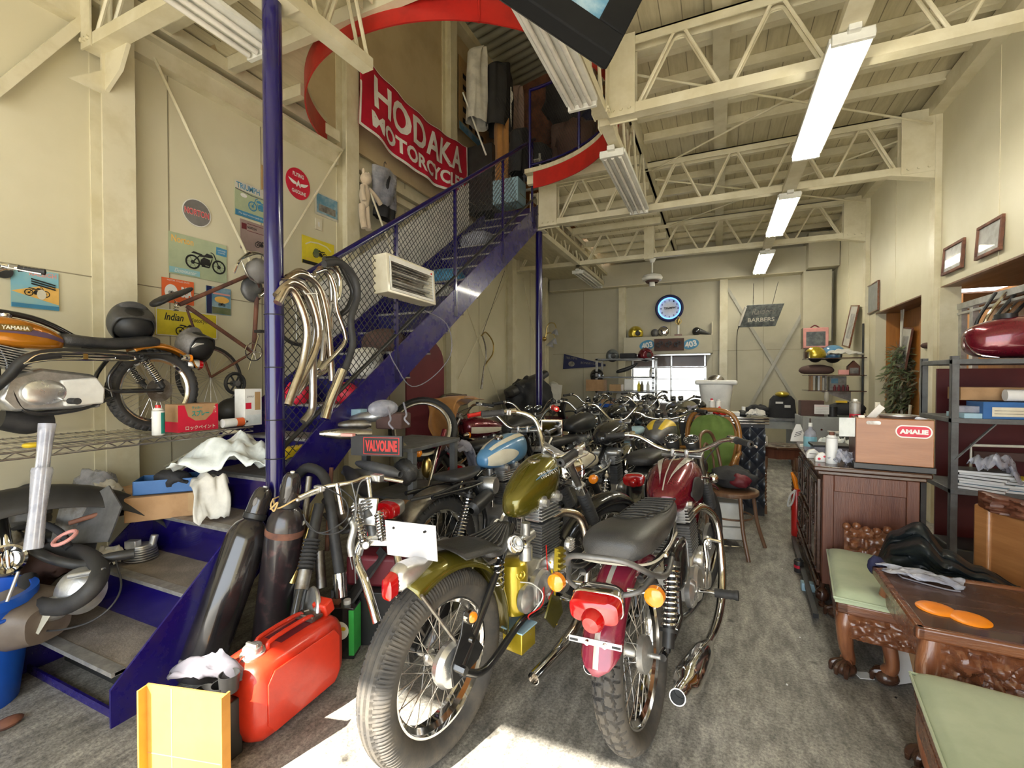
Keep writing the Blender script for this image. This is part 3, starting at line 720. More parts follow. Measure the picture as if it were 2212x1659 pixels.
def twin_engine(root,x,z,M=None,hq=True,alloy='aluminium',barrel='grey_metal',side=1):
 """vertical twin seen from the right (local -y)"""
 A=part('crankcase',MB().prism([(x-.14,z-.10),(x+.10,z-.11),(x+.16,z-.05),(x+.17,z+.05),(x+.10,z+.11),(x-.08,z+.11),(x-.15,z+.04)],'xz',-.10,.10),alloy,root,bev=.012)
 c=MB();pr=[(0,.0),(.06,0),(.075,-.006),(.078,-.03),(0,-.03)]
 c.lathe([(.082,0),(.082,.02),(.07,.034),(.045,.042),(0,.045)],28,(x+.07,-.10,z+.035),(0,-1,0))
 c.lathe([(.052,0),(.052,.02),(.042,.034),(0,.04)],24,(x+.10,-.10,z-.06),(0,-1,0))
 c.lathe([(.045,0),(.045,.02),(.036,.034),(0,.04)],24,(x+.0,-.10,z+.07),(0,-1,0))
 part('timing_cover',c,'polished_aluminium',A)
 c=MB()
 c.lathe([(.085,0),(.085,.022),(.072,.036),(0,.042)],28,(x-.10,-.09,z-.01),(0,-1,0))
 c.lathe([(.065,0),(.065,.022),(.05,.036),(0,.042)],24,(x-.20,-.085,z-.02),(0,-1,0))
 part('gearbox_cover',c,'polished_aluminium',A)
 c=MB().lathe([(.034,0),(.034,.02),(.03,.026),(0,.026)],24,(x+.13,-.12,z+.12),(0,-1,0))
 for k in range(5):c.box((x+.13,-.148,z+.096+k*.012),(.05,.006,.004))
 part('points_cover',c,'polished_aluminium',A)
 part('primary_cover',MB().prism([(x-.26,z-.06),(x-.2,z-.11),(x+.08,z-.10),(x+.16,z-.03),(x+.12,z+.07),(x-.2,z+.07),(x-.26,z+.03)],'xz',.10,.155),'polished_aluminium',A,bev=.02)
 b=MB().bb(x-.075,x+.085,-.095,.095,z+.11,z+.26)
 nf=11 if hq else 7
 for k in range(nf):
  zz=z+.125+k*.013*(11/nf);b.box((x+.005,0,zz),(.175,.20,.0055))
 part('cylinder_barrel',b,barrel,A,bev=.0015 if hq else 0)
 h=MB().bb(x-.075,x+.085,-.08,.08,z+.27,z+.34)
 for k in range(5):h.box((x+.005,0,z+.283+k*.014),(.185-.006*k,.21-.006*k,.006))
 hd=part('cylinder_head',h,alloy,A,bev=.0015 if hq else 0)
 for xx in(x-.055,x+.07):
  part('rocker_box',MB().loft([(-.10,xx,z+.362,.0,.0,.0),(-.10,xx,z+.362,.026,.03,.03),(-.03,xx,z+.362,.030,.034,.03),(.03,xx,z+.362,.030,.034,.03),(.10,xx,z+.362,.026,.03,.03),(.10,xx,z+.362,0,0,0)],14,'y'),'polished_aluminium',hd)
  for yy in(-.1,.1):part('rocker_cap',MB().cyl((xx,yy,z+.362),(xx,yy*1.18,z+.362),.018,n=6),'polished_aluminium',hd)
 for xx in(x-.03,x+.045):part('pushrod_tube',MB().cyl((xx+(.09 if xx>x else-.07),0,z+.09),(xx+(.055 if xx>x else-.045),0,z+.34),.014),'chrome',A)
 return A
def carb(root,x,y,z,m='aluminium',bell=True,hq=True):
 c=part('carburettor',MB().cyl((x,y,z),(x+.09,y,z+.01),.022).cyl((x+.04,y,z-.06),(x+.04,y,z+.07),.019).cyl((x+.04,y,z-.085),(x+.04,y,z-.03),.028),m,root)
 if bell:part('bellmouth',MB().lathe([(.024,0),(.026,-.03),(.038,-.045),(.042,-.046),(.036,-.036),(.02,0)],24,(x+.005,y,z),(1,0,0)),'chrome',c)
 return c
def seat_mb(x0,x1,z,hw0,hw1,th,kick=.0,dip=.02,n=14,M=None):
 secs=[]
 for i in range(n+1):
  t=i/n;x=x0+(x1-x0)*t;e=math.sqrt(max(0.0,1-(2*t-1)**6))
  hw=(hw0+(hw1-hw0)*t)*(.55+.45*e)
  zz=z-dip*math.sin(PI*min(1,max(0,(t-.35)/.5)))+kick*smooth(.3,0,t)
  if i in(0,n):secs.append((x,0,zz-th*.4,hw*.5,th*.15,th*.15))
  secs.append((x,0,zz-th*.35,hw*(.75 if i in(0,n)else 1),th*.5*(.6 if i in(0,n)else 1),th*.5,2.8))
 s0=secs[0];secs=[s0]+secs[1:-2]+[secs[-1],secs[-2]]if False else secs
 return secs
def bike(label,org,hd,lean=0.0,c=None,group=None,name='motorcycle',z0=0.0,sc=1.0,cat='motorcycle'):
 c=dict(c or{});g=c.get
 R=g('R',.325);wb=g('wb',1.38);Rf=g('Rf',R);hq=g('hq',False)
 root=thing(name,label,cat,(org[0],org[1],z0),math.radians(hd),group,sc=sc)
 root.rotation_mode='XYZ';root.rotation_euler=(0,0,0)
 root.matrix_world=Matrix.Translation((org[0],org[1],z0))@Matrix.Rotation(math.radians(hd),4,'Z')@Matrix.Rotation(-math.radians(lean),4,'X')@Matrix.Scale(sc,4)
 ex,ez=g('ex',.66),g('ez',.36)
 hx,hz=g('hx',wb-.38),g('hz',.93)
 rake=math.atan2(wb-hx-g('off',.05),hz-Rf)
 sd=Vector((-math.sin(rake),0,math.cos(rake)));fo=Vector((math.cos(rake),0,math.sin(rake)))*g('off',.05)
 hp=Vector((hx,0,hz));S=Matrix.Translation(hp)@Matrix.Rotation(math.radians(g('steer',0)),4,sd)@Matrix.Translation(-hp)
 fm=g('frame_m','black_paint');rnd=10 if hq else 7
 if g('rear',1):wheel(root,'rear_wheel',0,R,g('rw',.11),g('tread','rib'),None,g('sp',40),hq,g('rdrum',(-1,.09)),rimmat=g('rim','chrome'),tmat=g('tyre','tyre'))
 if g('front',1):wheel(root,'front_wheel',wb,Rf,g('fw',.09),g('ftread','rib'),None,g('sp',40),False,g('fdrum',(-1,.10)),M=S,rimmat=g('rim','chrome'))
 f=MB();r_=.015
 dn=g('dn',ez-.13)
 for y in(-.085,.085):
  f.tube([(hx-.02,y*.2,hz-.16),(hx-.10,y*.8,hz-.36),(ex+.20,y,ez+.02),(ex+.12,y,dn),(ex-.12,y,dn),(g('sx',.33),y*1.1,dn+.08)],r_,rnd)
  if g('hardtail'):
   f.tube([(.0,y*1.25,R),(.15,y*1.25,R-.07),(.42,y*1.15,dn+.03),(ex-.05,y,dn)],r_,rnd);f.tube([(0,y*1.25,R),(.22,y*1.0,R+.22),(g('sx',.42),y*.4,hz-.22)],r_,rnd)
  else:
   f.tube([(g('sx',.33),y*1.1,dn+.08),(g('sx',.33)+.02,y*1.1,ez+.10),(.24,y*1.25,g('rail',.66))],r_,rnd)
   f.tube([(g('rx',-.12),y*1.25,g('rail',.66)+.01),(.24,y*1.25,g('rail',.66)),(.5,y*.8,g('rail',.66)+.02)],r_*.9,rnd)
 f.tube([(hx-.01,0,hz-.05),(hx-.3,0,hz-.10),(g('sx',.33)+.05,0,g('rail',.66)+.02)],.02,rnd)
 f.cyl(hp-sd*.20,hp-sd*.01,.028)
 part('frame',f,fm,root)
 if not g('hardtail'):
  for y in(-1,1):
   part('swing_arm',MB().tube([(0,y*.105,R),(.30,y*.10,R+.0),(g('sx',.33)+.05,y*.08,R+.03)],.016,rnd),fm,root)
   shock(root,(g('shx',.16),y*.135,g('rail',.66)-.02),(g('shb',.02),y*.125,R+.03),m=g('spring_m','chrome'),hq=hq,turns=12 if hq else 9)
 if g('engine',1):twin_engine(root,ex,ez,hq=hq,barrel=g('barrel','grey_metal'));carb(root,*g('carb',(ex-.20,-.03,ez+.30)),hq=hq)
 tk=g('tank')
 if tk:part('fuel_tank',MB().loft(tk,28 if hq else 18,'x'),g('tank_m','black_paint'),root,sub=1 if hq else 0,ang=80)
 if g('cap'):
  x,z=g('cap');q=part('filler_cap',MB().lathe([(0,.022),(.028,.022),(.035,.016),(.035,0),(0,0)],24,(x,0,z),(-.12,0,1)),'chrome',root)
 if g('seat'):
  part('seat',MB().loft(g('seat'),24,'x'),g('seat_m','dark_leather'),root,sub=1,ang=80)
 if g('rf'):
  a0,a1=g('rf');part('rear_fender',fender_mb(0,R,R+.028,g('rw',.11)*g('rfw',1.35),a0,a1,crown=.026,rnd=g('round',0)),g('rf_m','chrome'),root,solid=.003)
 if g('ff'):
  a0,a1=g('ff');part('front_fender',fender_mb(wb,Rf,Rf+.022,g('fw',.09)*1.35,a0,a1,M=S,crown=.022),g('ff_m','chrome'),root,solid=.003)
 ax=Vector((wb,0,Rf));top=hp+fo;d=(top-ax);L=d.length;d.normalize()
 for y in(-1,1):
  Y=Vector((0,y*.095,0))
  fk=part('fork_leg',MB(S).cyl(ax+Y-d*.02,ax+Y+d*L*.45,.023,n=rnd+4).cyl(ax+Y-d*.02,ax+Y+d*.05,.028),g('slider','black_satin'),root)
  part('stanchion',MB(S).cyl(ax+Y+d*L*.4,top+Y,.0185,n=rnd+4),g('stan','steel'),fk)
  if g('gaiter'):
   pr=[];n_=11
   for i in range(n_*2+1):pr.append((.034 if i%2 else.026,i/(n_*2)*L*.30))
   part('gaiter',MB(S).lathe(pr,18,ax+Y+d*L*.42,d),'black_rubber',fk)
   part('gaiter_cap',MB(S).cyl(ax+Y+d*L*.72,ax+Y+d*L*.78,.031,.027,n=16),'chrome',fk)
 tc=MB(S)
 for dd in(0,-.19):tc.add(*slab(top+sd*dd,sd,.235,.052,.02,fo))
 part('fork_yoke',tc,'aluminium',root,bev=.004)
 bp=hp+sd*.035+fo*.6;BS=S@Matrix.Translation(bp)
 if g('bar'):
  pts=g('bar');full=[(-p[0],-p[1],p[2])for p in[]]
  right=[Vector((p[0],-p[1],p[2]))for p in pts];left=[Vector(p)for p in pts]
  full=list(reversed(left))+right
  hb=part('handlebar',MB(BS).tube(full,.0122,10,res=6),g('bar_m','chrome'),root)
  for s_,arr in((-1,right),(1,left)):
   e=arr[-1];dd=(arr[-1]-arr[-2]).normalized();gp=e-dd*.115
   pr=[(.0125,0),(.021,.004),(.0175,.012)]+[(.0175 if k%2 else.0155,.012+k*.008)for k in range(1,12)]+[(.018,.112),(.019,.120),(.008,.124)]
   part('grip',MB(BS).lathe(pr,14,gp,dd),g('grip','black_rubber'),hb)
   lv=gp-dd*.02
   if g('lever',1):
    part('lever',MB(BS).tube([lv+Vector((.02,0,0)),lv+Vector((.05,-s_*(-.02),-.005)),lv+dd*.09+Vector((.055,0,-.01)),lv+dd*.17+Vector((.05,0,-.015))],[.006,.0055,.0045,.006],7),'polished_aluminium',hb)
    part('lever_clamp',MB(BS).box(lv+Vector((.008,0,0)),(.035,.03,.03)),'polished_aluminium',hb,bev=.004)
   if g('switch',1):part('switch_cluster',MB(BS).cyl(lv-dd*.045,lv-dd*.015,.02),'chrome' if hq else 'black_satin',hb)
  part('bar_clamp',MB(BS).box((0,.04,-.012),(.04,.022,.05)).box((0,-.04,-.012),(.04,.022,.05)),'polished_aluminium',hb,bev=.006)
  if g('cables',1):
   for s_,y0 in((-1,right[-2]),(1,left[-2])):
    part('control_cable',MB(BS).tube([y0+Vector((.03,0,0)),(.13,s_*.18,.03),(.10,s_*.06,-.14),(-.10,s_*.04,-.30)],.0032,5),'black_rubber',hb)
 if g('head',1):
  hl=hp+fo+Vector((.10+g('hlx',0),0,-.10+g('hlz',0)));r0=g('hr',.085)
  q=part('headlamp',MB(S).lathe([(0,-.115),(r0*.45,-.105),(r0*.8,-.07),(r0,-.02),(r0,.01),(r0*1.06,.014),(r0*1.06,.026),(r0*.97,.03)],30,hl,(1,0,-.05)),g('head_m','chrome'),root)
  part('lens',MB(S).lathe([(r0*.97,.028),(r0*.8,.042),(r0*.45,.052),(0,.056)],30,hl,(1,0,-.05)),'mirror' if g('lens')else 'silver_paint',q)
 if g('gauges'):
  for s_ in((-1,1)if g('gauges')==2 else(0,)):
   cpt=hp+sd*.07+fo*1.7+Vector((0,s_*.058,0));an=(-.55,0,1)
   q=part('gauge',MB(S).lathe([(0,-.075),(.02,-.072),(.034,-.06),(.040,-.02),(.041,.004),(.044,.006),(.044,.014),(.038,.016)],26,cpt,an),'black_satin',root)
   part('gauge_face',MB(S).lathe([(.038,.010),(0,.010)],26,cpt,an),'print_black',q)
   part('gauge_rim',MB(S).torus(cpt+Vector(an).normalized()*.012,an,.041,.0035,26,6),'chrome',q)
   m_=MB(S);A_=Vector(an).normalized();fx,fy=frame_from(A_)
   for k in range(12):
    a=2*PI*k/12;o1=cpt+A_*.0125
    m_.bar(o1+(fx*math.cos(a)+fy*math.sin(a))*.026,o1+(fx*math.cos(a)+fy*math.sin(a))*.034,.003,.0006,A_)
   m_.bar(cpt+A_*.013,cpt+A_*.013+fx*.024,.002,.0006,A_)
   part('gauge_dial_marks',m_,'print_white',q)
 for ex_ in g('exhausts',[]):
  q=part('exhaust_pipe',MB().tube(ex_['pipe'],ex_.get('r',.0205),14 if hq else 9,res=6),ex_.get('m','chrome'),root)
  if 'muf' in ex_:
   p0,p1,r1=ex_['muf'];p0=Vector(p0);p1=Vector(p1);L_=(p1-p0).length
   r0=.021
   part('muffler',MB().lathe([(r0,0),(r0+.004,.02),(r1,L_*.30),(r1,L_*.72),(r1*.8,L_*.80),(.025,L_*.83),(.025,L_),(.0225,L_),(.0225,L_*.86)],22,p0,p1-p0),ex_.get('mm','chrome'),q)
   part('outlet',MB().cyl(p0+(p1-p0)*.9,p0+(p1-p0)*.905,.0222,n=18),'print_black',q)
 if g('pegs',1):
  for s_ in(-1,1):
   px_,pz_=g('peg',(ex-.06,ez-.06))
   q=part('footpeg',MB().cyl((px_,s_*.13,pz_),(px_,s_*.24,pz_),.009),'chrome',root)
   part('rubber',MB().lathe([(0,0),(.02,0)]+[(.021 if k%2 else.019,.003+k*.009)for k in range(10)]+[(.023,.095),(.022,.1),(0,.1)],16,(px_,s_*.20,pz_),(0,s_,0)),'black_rubber',q)
 if g('tail'):
  x,z,kind=g('tail')
  if kind=='lucas':
   q=part('tail_lamp',MB().loft([(x+.06,0,z-.0,.035,.03,.04,3),(x+.02,0,z,.062,.036,.045,3),(x-.015,0,z,.075,.038,.05,3)],24),'chrome' if g('tl_chrome')else 'aluminium',root)
   part('red_lens',MB().loft([(x-.012,0,z,.076,.036,.048,3),(x-.045,0,z-.004,.073,.032,.045,3),(x-.05,0,z-.006,.062,.022,.034,3)],24),'red_lens',q)
   part('round_lens',MB().sph((x-.048,0,z-.022),(.033,.033,.03),20,10,(-1,0,0),0,.5),'red_lens',q)
  elif kind=='round':
   q=part('tail_lamp',MB().cyl((x+.03,0,z),(x-.005,0,z),.03,.034),'chrome',root)
   part('red_lens',MB().sph((x-.005,0,z),(.030,.030,.022),18,8,(-1,0,0),0,.5),'red_lens',q)
 if g('ind'):
  for(x,z,y0)in g('ind'):
   for s_ in(-1,1):
    q=part('indicator',MB().cyl((x,s_*.08,z),(x,s_*(y0-.02),z),.007).lathe([(0,.05),(.018,.045),(.03,.015),(.032,0)],20,(x-.01,s_*y0,z),(1,0,0)),'chrome',root)
    part('amber_lens',MB().lathe([(.032,0),(.031,.022),(.02,.03),(0,.032)],20,(x-.01,s_*y0,z),(-1,0,0)),'amber_lens',q)
 if g('oil'):
  x0,x1,z0_,z1_,y0,y1=g('oil')
  for s_ in((-1,1)if g('oil_both',1)else(-1,)):
   part('side_cover',MB().loft([(x0,s_*(y0+y1)/2,(z0_+z1_)/2,(y1-y0)*.25,(z1_-z0_)*.30,(z1_-z0_)*.30,3),(x0+.02,s_*(y0+y1)/2,(z0_+z1_)/2,(y1-y0)*.5,(z1_-z0_)*.5,(z1_-z0_)*.5,4),
                 (x1-.02,s_*(y0+y1)/2,(z0_+z1_)/2,(y1-y0)*.5,(z1_-z0_)*.45,(z1_-z0_)*.45,4),(x1,s_*(y0+y1)/2,(z0_+z1_)/2,(y1-y0)*.2,(z1_-z0_)*.25,(z1_-z0_)*.25,3)],20),g('oil_m','black_paint'),root,sub=1,ang=80)
 root['_']=0;del root['_']
 return root,S,BS
def slab(cen,nrm,wy,wx,th,fwd):
 n_=Vector(nrm).normalized();f_=Vector(fwd).normalized();y=n_.cross(f_).normalized();cen=Vector(cen)
 vs=[cen+y*(a*wy/2)+f_*(b*wx/2)+n_*(c_*th/2)for a in(-1,1)for b in(-1,1)for c_ in(-1,1)]
 return vs,[(0,1,3,2),(4,6,7,5),(0,4,5,1),(2,3,7,6),(0,2,6,4),(1,5,7,3)]
BAR_UP=[(0,.0,0),(0,.07,0),(-.01,.13,.02),(-.03,.22,.115),(-.08,.30,.14),(-.19,.37,.13)]
BAR_FLAT=[(0,0,0),(0,.07,0),(0,.16,.02),(-.02,.24,.06),(-.07,.31,.07),(-.15,.38,.06)]
BAR_BUCK=[(0,0,0),(.0,.06,.0),(.02,.12,.05),(.02,.20,.13),(-.06,.27,.14),(-.22,.32,.09)]
def tank_std(x0,x1,z,hw=.13,h=.12,drop=.0):
 """teardrop fuel tank sections from rear x0 to front x1"""
 L=x1-x0;S_=[]
 for t,a,u,d in((0,.12,.10,.25),(.01,.35,.25,.4),(.08,.55,.48,.6),(.25,.80,.74,.8),(.5,.97,.93,.95),(.72,1.0,1.0,1.0),(.88,.90,.93,.95),(.97,.66,.72,.8),(1.0,.40,.45,.5),(1.0,.1,.1,.1)):
  S_.append((x0+L*t,0,z+drop*t,hw*a,h*u*.62,h*d*.55,2.5))
 return S_
# green bobber nearest the camera
gc=dict(hq=True,R=.335,Rf=.325,wb=1.39,rw=.135,fw=.085,tread='rib',rdrum=(-1,.055),fdrum=(-1,.10),hardtail=1,ex=.66,ez=.43,hx=.81,hz=.94,steer=-24,off=.06,sx=.44,carb=(.37,-.12,.685),rfw=1.12,barrel='grey_metal',
 tank=tank_std(.455,.81,.79,.105,.20,.10),tank_m='green_flake',cap=(.68,.95),bar=[(0,0,0),(.0,.06,.0),(.02,.12,.05),(.0,.19,.12),(-.09,.26,.13),(-.24,.31,.10)],gaiter=1,slider='black_satin',stan='steel',head_m='chrome',hlx=.02,lens=1,
 rf=(-27,100),rf_m='green_flake',ff=(-70,40),ff_m='black_paint',pegs=1,peg=(.70,.32),grip='black_rubber',spokes=40,rim='chrome',tyre='tyre_dusty',
 exhausts=[dict(pipe=[(.74,-.06,.68),(.80,-.10,.70),(.86,-.16,.66),(.87,-.19,.52),(.84,-.20,.34),(.76,-.19,.20),(.62,-.19,.165),(.40,-.20,.16)],r=.0225,m='rusty_chrome')])
gb,GS,GB=bike('olive gold hardtail bobber motorcycle nearest the camera with fat rear tyre',(-.925,1.40),80,0,gc)
P_=part
P_('exhaust_tip',MB().pipe((.62,-.20,.163),(.34,-.20,.158),.027,.003),'chrome',gb)
P_('exhaust_inside',MB().cyl((.50,-.20,.161),(.495,-.20,.161),.0235),'print_black',gb)
secs=[(.20,0,.67,.02,.01,.01),(.205,0,.672,.07,.02,.018,3),(.23,0,.668,.10,.024,.02,3),(.29,0,.665,.105,.026,.02,3),(.34,0,.675,.08,.03,.02,3),(.40,0,.70,.045,.03,.02,3),(.435,0,.72,.025,.02,.015),(.44,0,.72,.01,.005,.005)]
so=P_('seat',MB().loft(secs,24),'dark_leather',gb,sub=1,ang=80)
m_=MB()
for k in range(-3,4):
 m_.tube([(.225,k*.025,.693),(.28,k*.026,.695),(.34,k*.018,.708),(.40,k*.010,.730)],.0055,7)
P_('seat_rib',m_,'dark_leather',so)
for s_ in(-1,1):
 q=P_('seat_spring',MB().coil((.27,s_*.075,.52),(.27,s_*.075,.635),.024,.0045,4.5),'chrome',gb)
P_('splash_guard',MB().grid(lambda u,v:(.02+.22*u,-.12+.24*v,.745-.03*u-.1*(2*v-1)**2*.2),6,6),'dark_leather',gb,solid=.004)
q=P_('number_plate_blank',MB().box((-.10,.03,.80),(.004,.20,.13),ry=-.12,rz=.28),'plate_white',gb,bev=.004)
P_('plate_holes',MB().cyl((-.128,.09,.84),(-.118,.09,.84),.004).cyl((-.098,-.03,.84),(-.088,-.03,.84),.004),'print_black',q)
q=P_('tail_lamp_body',MB().loft([(-.21,0,.69,.03,.04,.03,3),(-.18,0,.705,.04,.055,.035,3),(-.10,0,.715,.04,.03,.035,3),(-.02,0,.73,.02,.01,.02,3)],18),'polished_aluminium',gb,sub=1)
P_('red_lens',MB().loft([(-.208,0,.69,.026,.045,.03,3.5),(-.235,0,.68,.024,.04,.028,3.5),(-.24,0,.68,.015,.03,.02,3)],18),'red_lens',q)
for s_ in(-1,1):
 P_('fender_stay',MB().cyl((-.16,s_*.08,.66),(.04,s_*.10,.37),.006),'dull_steel',gb)
 P_('axle_plate',MB().prism([(-.04,.30),(.10,.33),(.13,.36),(.06,.45),(.07,.53),(.02,.54),(.00,.46),(-.05,.38)],'xz',s_*.108-.004,s_*.108+.004),'black_paint',gb,bev=.002)
 P_('axle_nut',MB().cyl((0,s_*.112,.345),(0,s_*.135,.345),.015,n=6).cyl((.06,s_*.112,.42),(.06,s_*.12,.42),.01),'chrome',gb)
q=P_('reflector',MB().cyl((.035,-.135,.52),(.035,-.115,.52),.026),'chrome',gb);P_('amber_lens',MB().sph((.035,-.135,.52),(.02,.02,.012),16,6,(-.4,-1,0),0,.5),'amber_lens',q)
P_('hub_shell',MB().lathe([(.03,0),(.075,.01),(.08,.03),(.07,.05),(.02,.06)],28,(0,-.035,.345),(0,-1,0)),'polished_aluminium',gb)
q=P_('oil_tank',MB().lathe([(0,0),(.045,0),(.062,.012),(.065,.03),(.065,.20),(.06,.225),(.04,.242),(0,.245)],28,(.45,-.03,.33)),'gold_paint',gb)
P_('oil_cap',MB().torus((.425,-.085,.52),(-.6,-1,.3),.018,.006,20,8).sph((.425,-.085,.52),.014),'gold_paint',q)
P_('battery_box',MB().bb(.38,.49,-.12,-.02,.20,.29),'gold_paint',gb,bev=.004)
P_('box_lid',MB().bb(.375,.495,-.125,-.015,.29,.296),'pale_blue',gb)
for i,(mm,pts)in enumerate([('red_plastic',[(.47,-.10,.31),(.42,-.13,.36),(.50,-.15,.38),(.56,-.12,.45)]),('white_plastic',[(.47,-.09,.31),(.52,-.14,.40),(.47,-.12,.47),(.40,-.10,.50)]),('red_plastic',[(.60,-.11,.60),(.60,-.12,.48),(.64,-.13,.40),(.57,-.14,.37)]),('yellow_paint',[(.62,-.12,.52),(.64,-.13,.40),(.66,-.13,.26),(.68,-.12,.2)])]):
 P_('wire',MB().tube(pts,.003 if i<3 else.005,6),mm,gb)
m_=MB().box((.60,-.175,.55),(.05,.02,.10),ry=.1)
for k in range(4):m_.box((.60,-.188,.515+k*.024),(.055,.02,.008),ry=.1)
P_('finned_adaptor',m_,'gold_paint',gb)
P_('side_plate',MB().prism([(.50,.32),(.58,.24),(.66,.28),(.64,.36),(.56,.40)],'xz',-.165,-.157),'green_flake',gb)
P_('kick_lever',MB().tube([(.66,-.16,.37),(.65,-.19,.44),(.67,-.20,.52)],.008,8),'chrome',gb)
for y in(-.1,):P_('chain_guard',MB().bar((.05,.13,.40),(.5,.13,.42),.006,.05),'black_paint',gb)
P_('tank_seam',MB().tube([(.47,0,.85),(.52,0,.91),(.60,0,.945),(.66,0,.955)],.002,6),'green_flake',gb)
def on_tank(body,m,ctr,right,up,w,h,depth=0,name='lettering',shear=.2,bold=.02,parent=None,off=.004,nrm=None,curve=None):
 o=txt(name,body,m,parent,0,0,0,w,h,rx=0,shear=shear,bold=bold)
 r_=Vector(right).normalized();n_=r_.cross(Vector(up)).normalized();u_=n_.cross(r_).normalized()
 for v in o.data.vertices:
  a,b=v.co.x,v.co.y;p=Vector(ctr)+r_*a+u_*b+n_*off
  if curve:p=p-n_*(a*a*curve[0]+b*b*curve[1])
  v.co=p
 return o
q=P_('tank_badge',MB().box((.65,-.088,.918),(.17,.002,.034),rx=.80,ry=-.08),'sky_blue_paint',gb,bev=.0008)
on_tank('TRIUMPH','print_white',(.65,-.090,.920),(1,0,.08),(0,.70,.70),.16,.030,parent=gb,name='tank_lettering',off=.003)
# maroon roadster
mc=dict(hq=True,round=.14,R=.325,Rf=.33,wb=1.43,rw=.105,fw=.085,tread='block',tyre='tyre_dusty',rdrum=(-1,.06),fdrum=(-1,.10),ex=.76,ez=.36,hx=1.05,hz=.90,steer=-8,rail=.66,rx=-.16,
 tank=tank_std(.60,1.04,.755,.145,.22,.05),tank_m='maroon_paint',cap=(.92,.905),bar=[(0,0,0),(0,.07,0),(-.01,.14,.02),(-.03,.24,.075),(-.06,.32,.085),(-.14,.40,.08)],gauges=2,gaiter=1,head_m='black_paint',hlx=.06,
 rf=(-74,40),rf_m='maroon_fender',ff=(-75,35),ff_m='maroon_paint',ind=[(-.22,.655,.175)],shx=.17,shb=.02,oil=(.25,.50,.44,.66,.06,.14),peg=(.60,.34),
 seat=[(-.16,0,.745,.03,.02,.02),(-.155,0,.75,.09,.045,.04,2.6),(-.12,0,.757,.125,.055,.05,2.7),(-.02,0,.757,.14,.062,.055,2.8),(.12,0,.748,.135,.06,.055,2.8),(.26,0,.735,.12,.05,.05,2.8),(.40,0,.735,.105,.045,.045,2.8),(.54,0,.74,.085,.04,.04,2.8),(.62,0,.745,.06,.03,.03,2.6),(.625,0,.745,.02,.01,.01)],seat_m='grey_leather',
 exhausts=[dict(pipe=[(.80,-.07,.64),(.92,-.12,.66),(1.0,-.17,.56),(.97,-.18,.35),(.88,-.18,.22),(.70,-.185,.18),(.50,-.19,.19),(.33,-.20,.23)],r=.021,m='chrome',muf=[(.34,-.20,.23),(-.24,-.215,.35),.048]),
              dict(pipe=[(.80,.07,.64),(.92,.12,.66),(1.0,.17,.56),(.97,.18,.35),(.88,.18,.22),(.70,.185,.18),(.55,.19,.18),(.39,.20,.19)],r=.021,m='chrome',muf=[(.40,.20,.19),(.02,.205,.205),.040])])
mb_,MS,MBS=bike('maroon roadster motorcycle with grey seat and silver tank flames, right foreground',(-.25,1.765),82,6,mc)
def fstripe(u,v):
 a=math.radians(-71+98*u);q=(v*2-1)*.13;r=.325+.028+.026*(1-q*q)+.0025
 return(r*math.sin(a),q*.071,.325+r*math.cos(a))
P_('fender_stripe',MB().grid(fstripe,40,3),'silver_paint',mb_)
P_('seat_piping',MB().tube([(.30,-.128,.700),(.10,-.142,.700),(-.05,-.143,.705),(-.14,-.11,.712),(-.168,0,.715),(-.14,.11,.712),(-.05,.143,.705),(.10,.142,.700),(.30,.128,.700)],.0045,7),'off_white',mb_)
P_('seat_panel_seam',MB().tube([(.60,-.06,.778),(.46,-.085,.782),(.30,-.09,.787),(.18,-.06,.806),(.10,-.055,.812),(.05,0,.817),(.10,.055,.812),(.18,.06,.806),(.30,.09,.787),(.46,.085,.782),(.60,.06,.778)],.003,6),'black_satin',mb_)
m_=MB()
for k in range(9):
 x=.12+k*.055;m_.tube([(x,-.075,.800-(k*.0025)),(x,0,.807-(k*.0032)),(x,.075,.800-(k*.0025))],.005,6)
P_('seat_ribs',m_,'grey_leather',mb_)
P_('grab_rail',MB().tube([(.10,-.15,.66),(-.02,-.16,.645),(-.16,-.155,.69),(-.26,-.10,.76),(-.285,0,.775),(-.26,.10,.76),(-.16,.155,.69),(-.02,.16,.645),(.10,.15,.66)],.010,10),'grey_metal',mb_)
P_('grab_rail_hoop',MB().tube([(-.16,-.155,.69),(-.24,-.12,.66),(-.27,0,.645),(-.24,.12,.66),(-.16,.155,.69)],.009,10),'grey_metal',mb_)
q=P_('tail_lamp',MB().loft([(-.21,0,.635,.05,.03,.04,3.5),(-.25,0,.635,.080,.042,.045,4),(-.295,0,.628,.090,.043,.048,4),(-.30,0,.628,.085,.04,.045,4)],28),'chrome',mb_,bev=.003)
P_('red_lens',MB().loft([(-.298,0,.628,.086,.038,.044,4),(-.335,0,.620,.083,.033,.040,4),(-.34,0,.620,.074,.026,.036,3)],28),'red_lens',q)
P_('round_lens',MB().lathe([(.038,0),(.037,.02),(.026,.034),(0,.038)],26,(-.335,0,.595),(-1,0,-.2)),'red_lens',q)
q=P_('plate_bracket',MB().box((-.345,0,.525),(.004,.18,.018),ry=.3),'steel',mb_)
for y in(.072,-.072):P_('bracket_slot',MB().box((-.3485,y,.524),(.002,.028,.006),ry=.3),'print_black',q)
P_('bracket_bolt',MB().cyl((-.335,.025,.525),(-.355,.025,.523),.008,n=8),'chrome',q);P_('bracket_bolt',MB().cyl((-.335,-.035,.525),(-.355,-.035,.523),.008,n=8),'chrome',q)
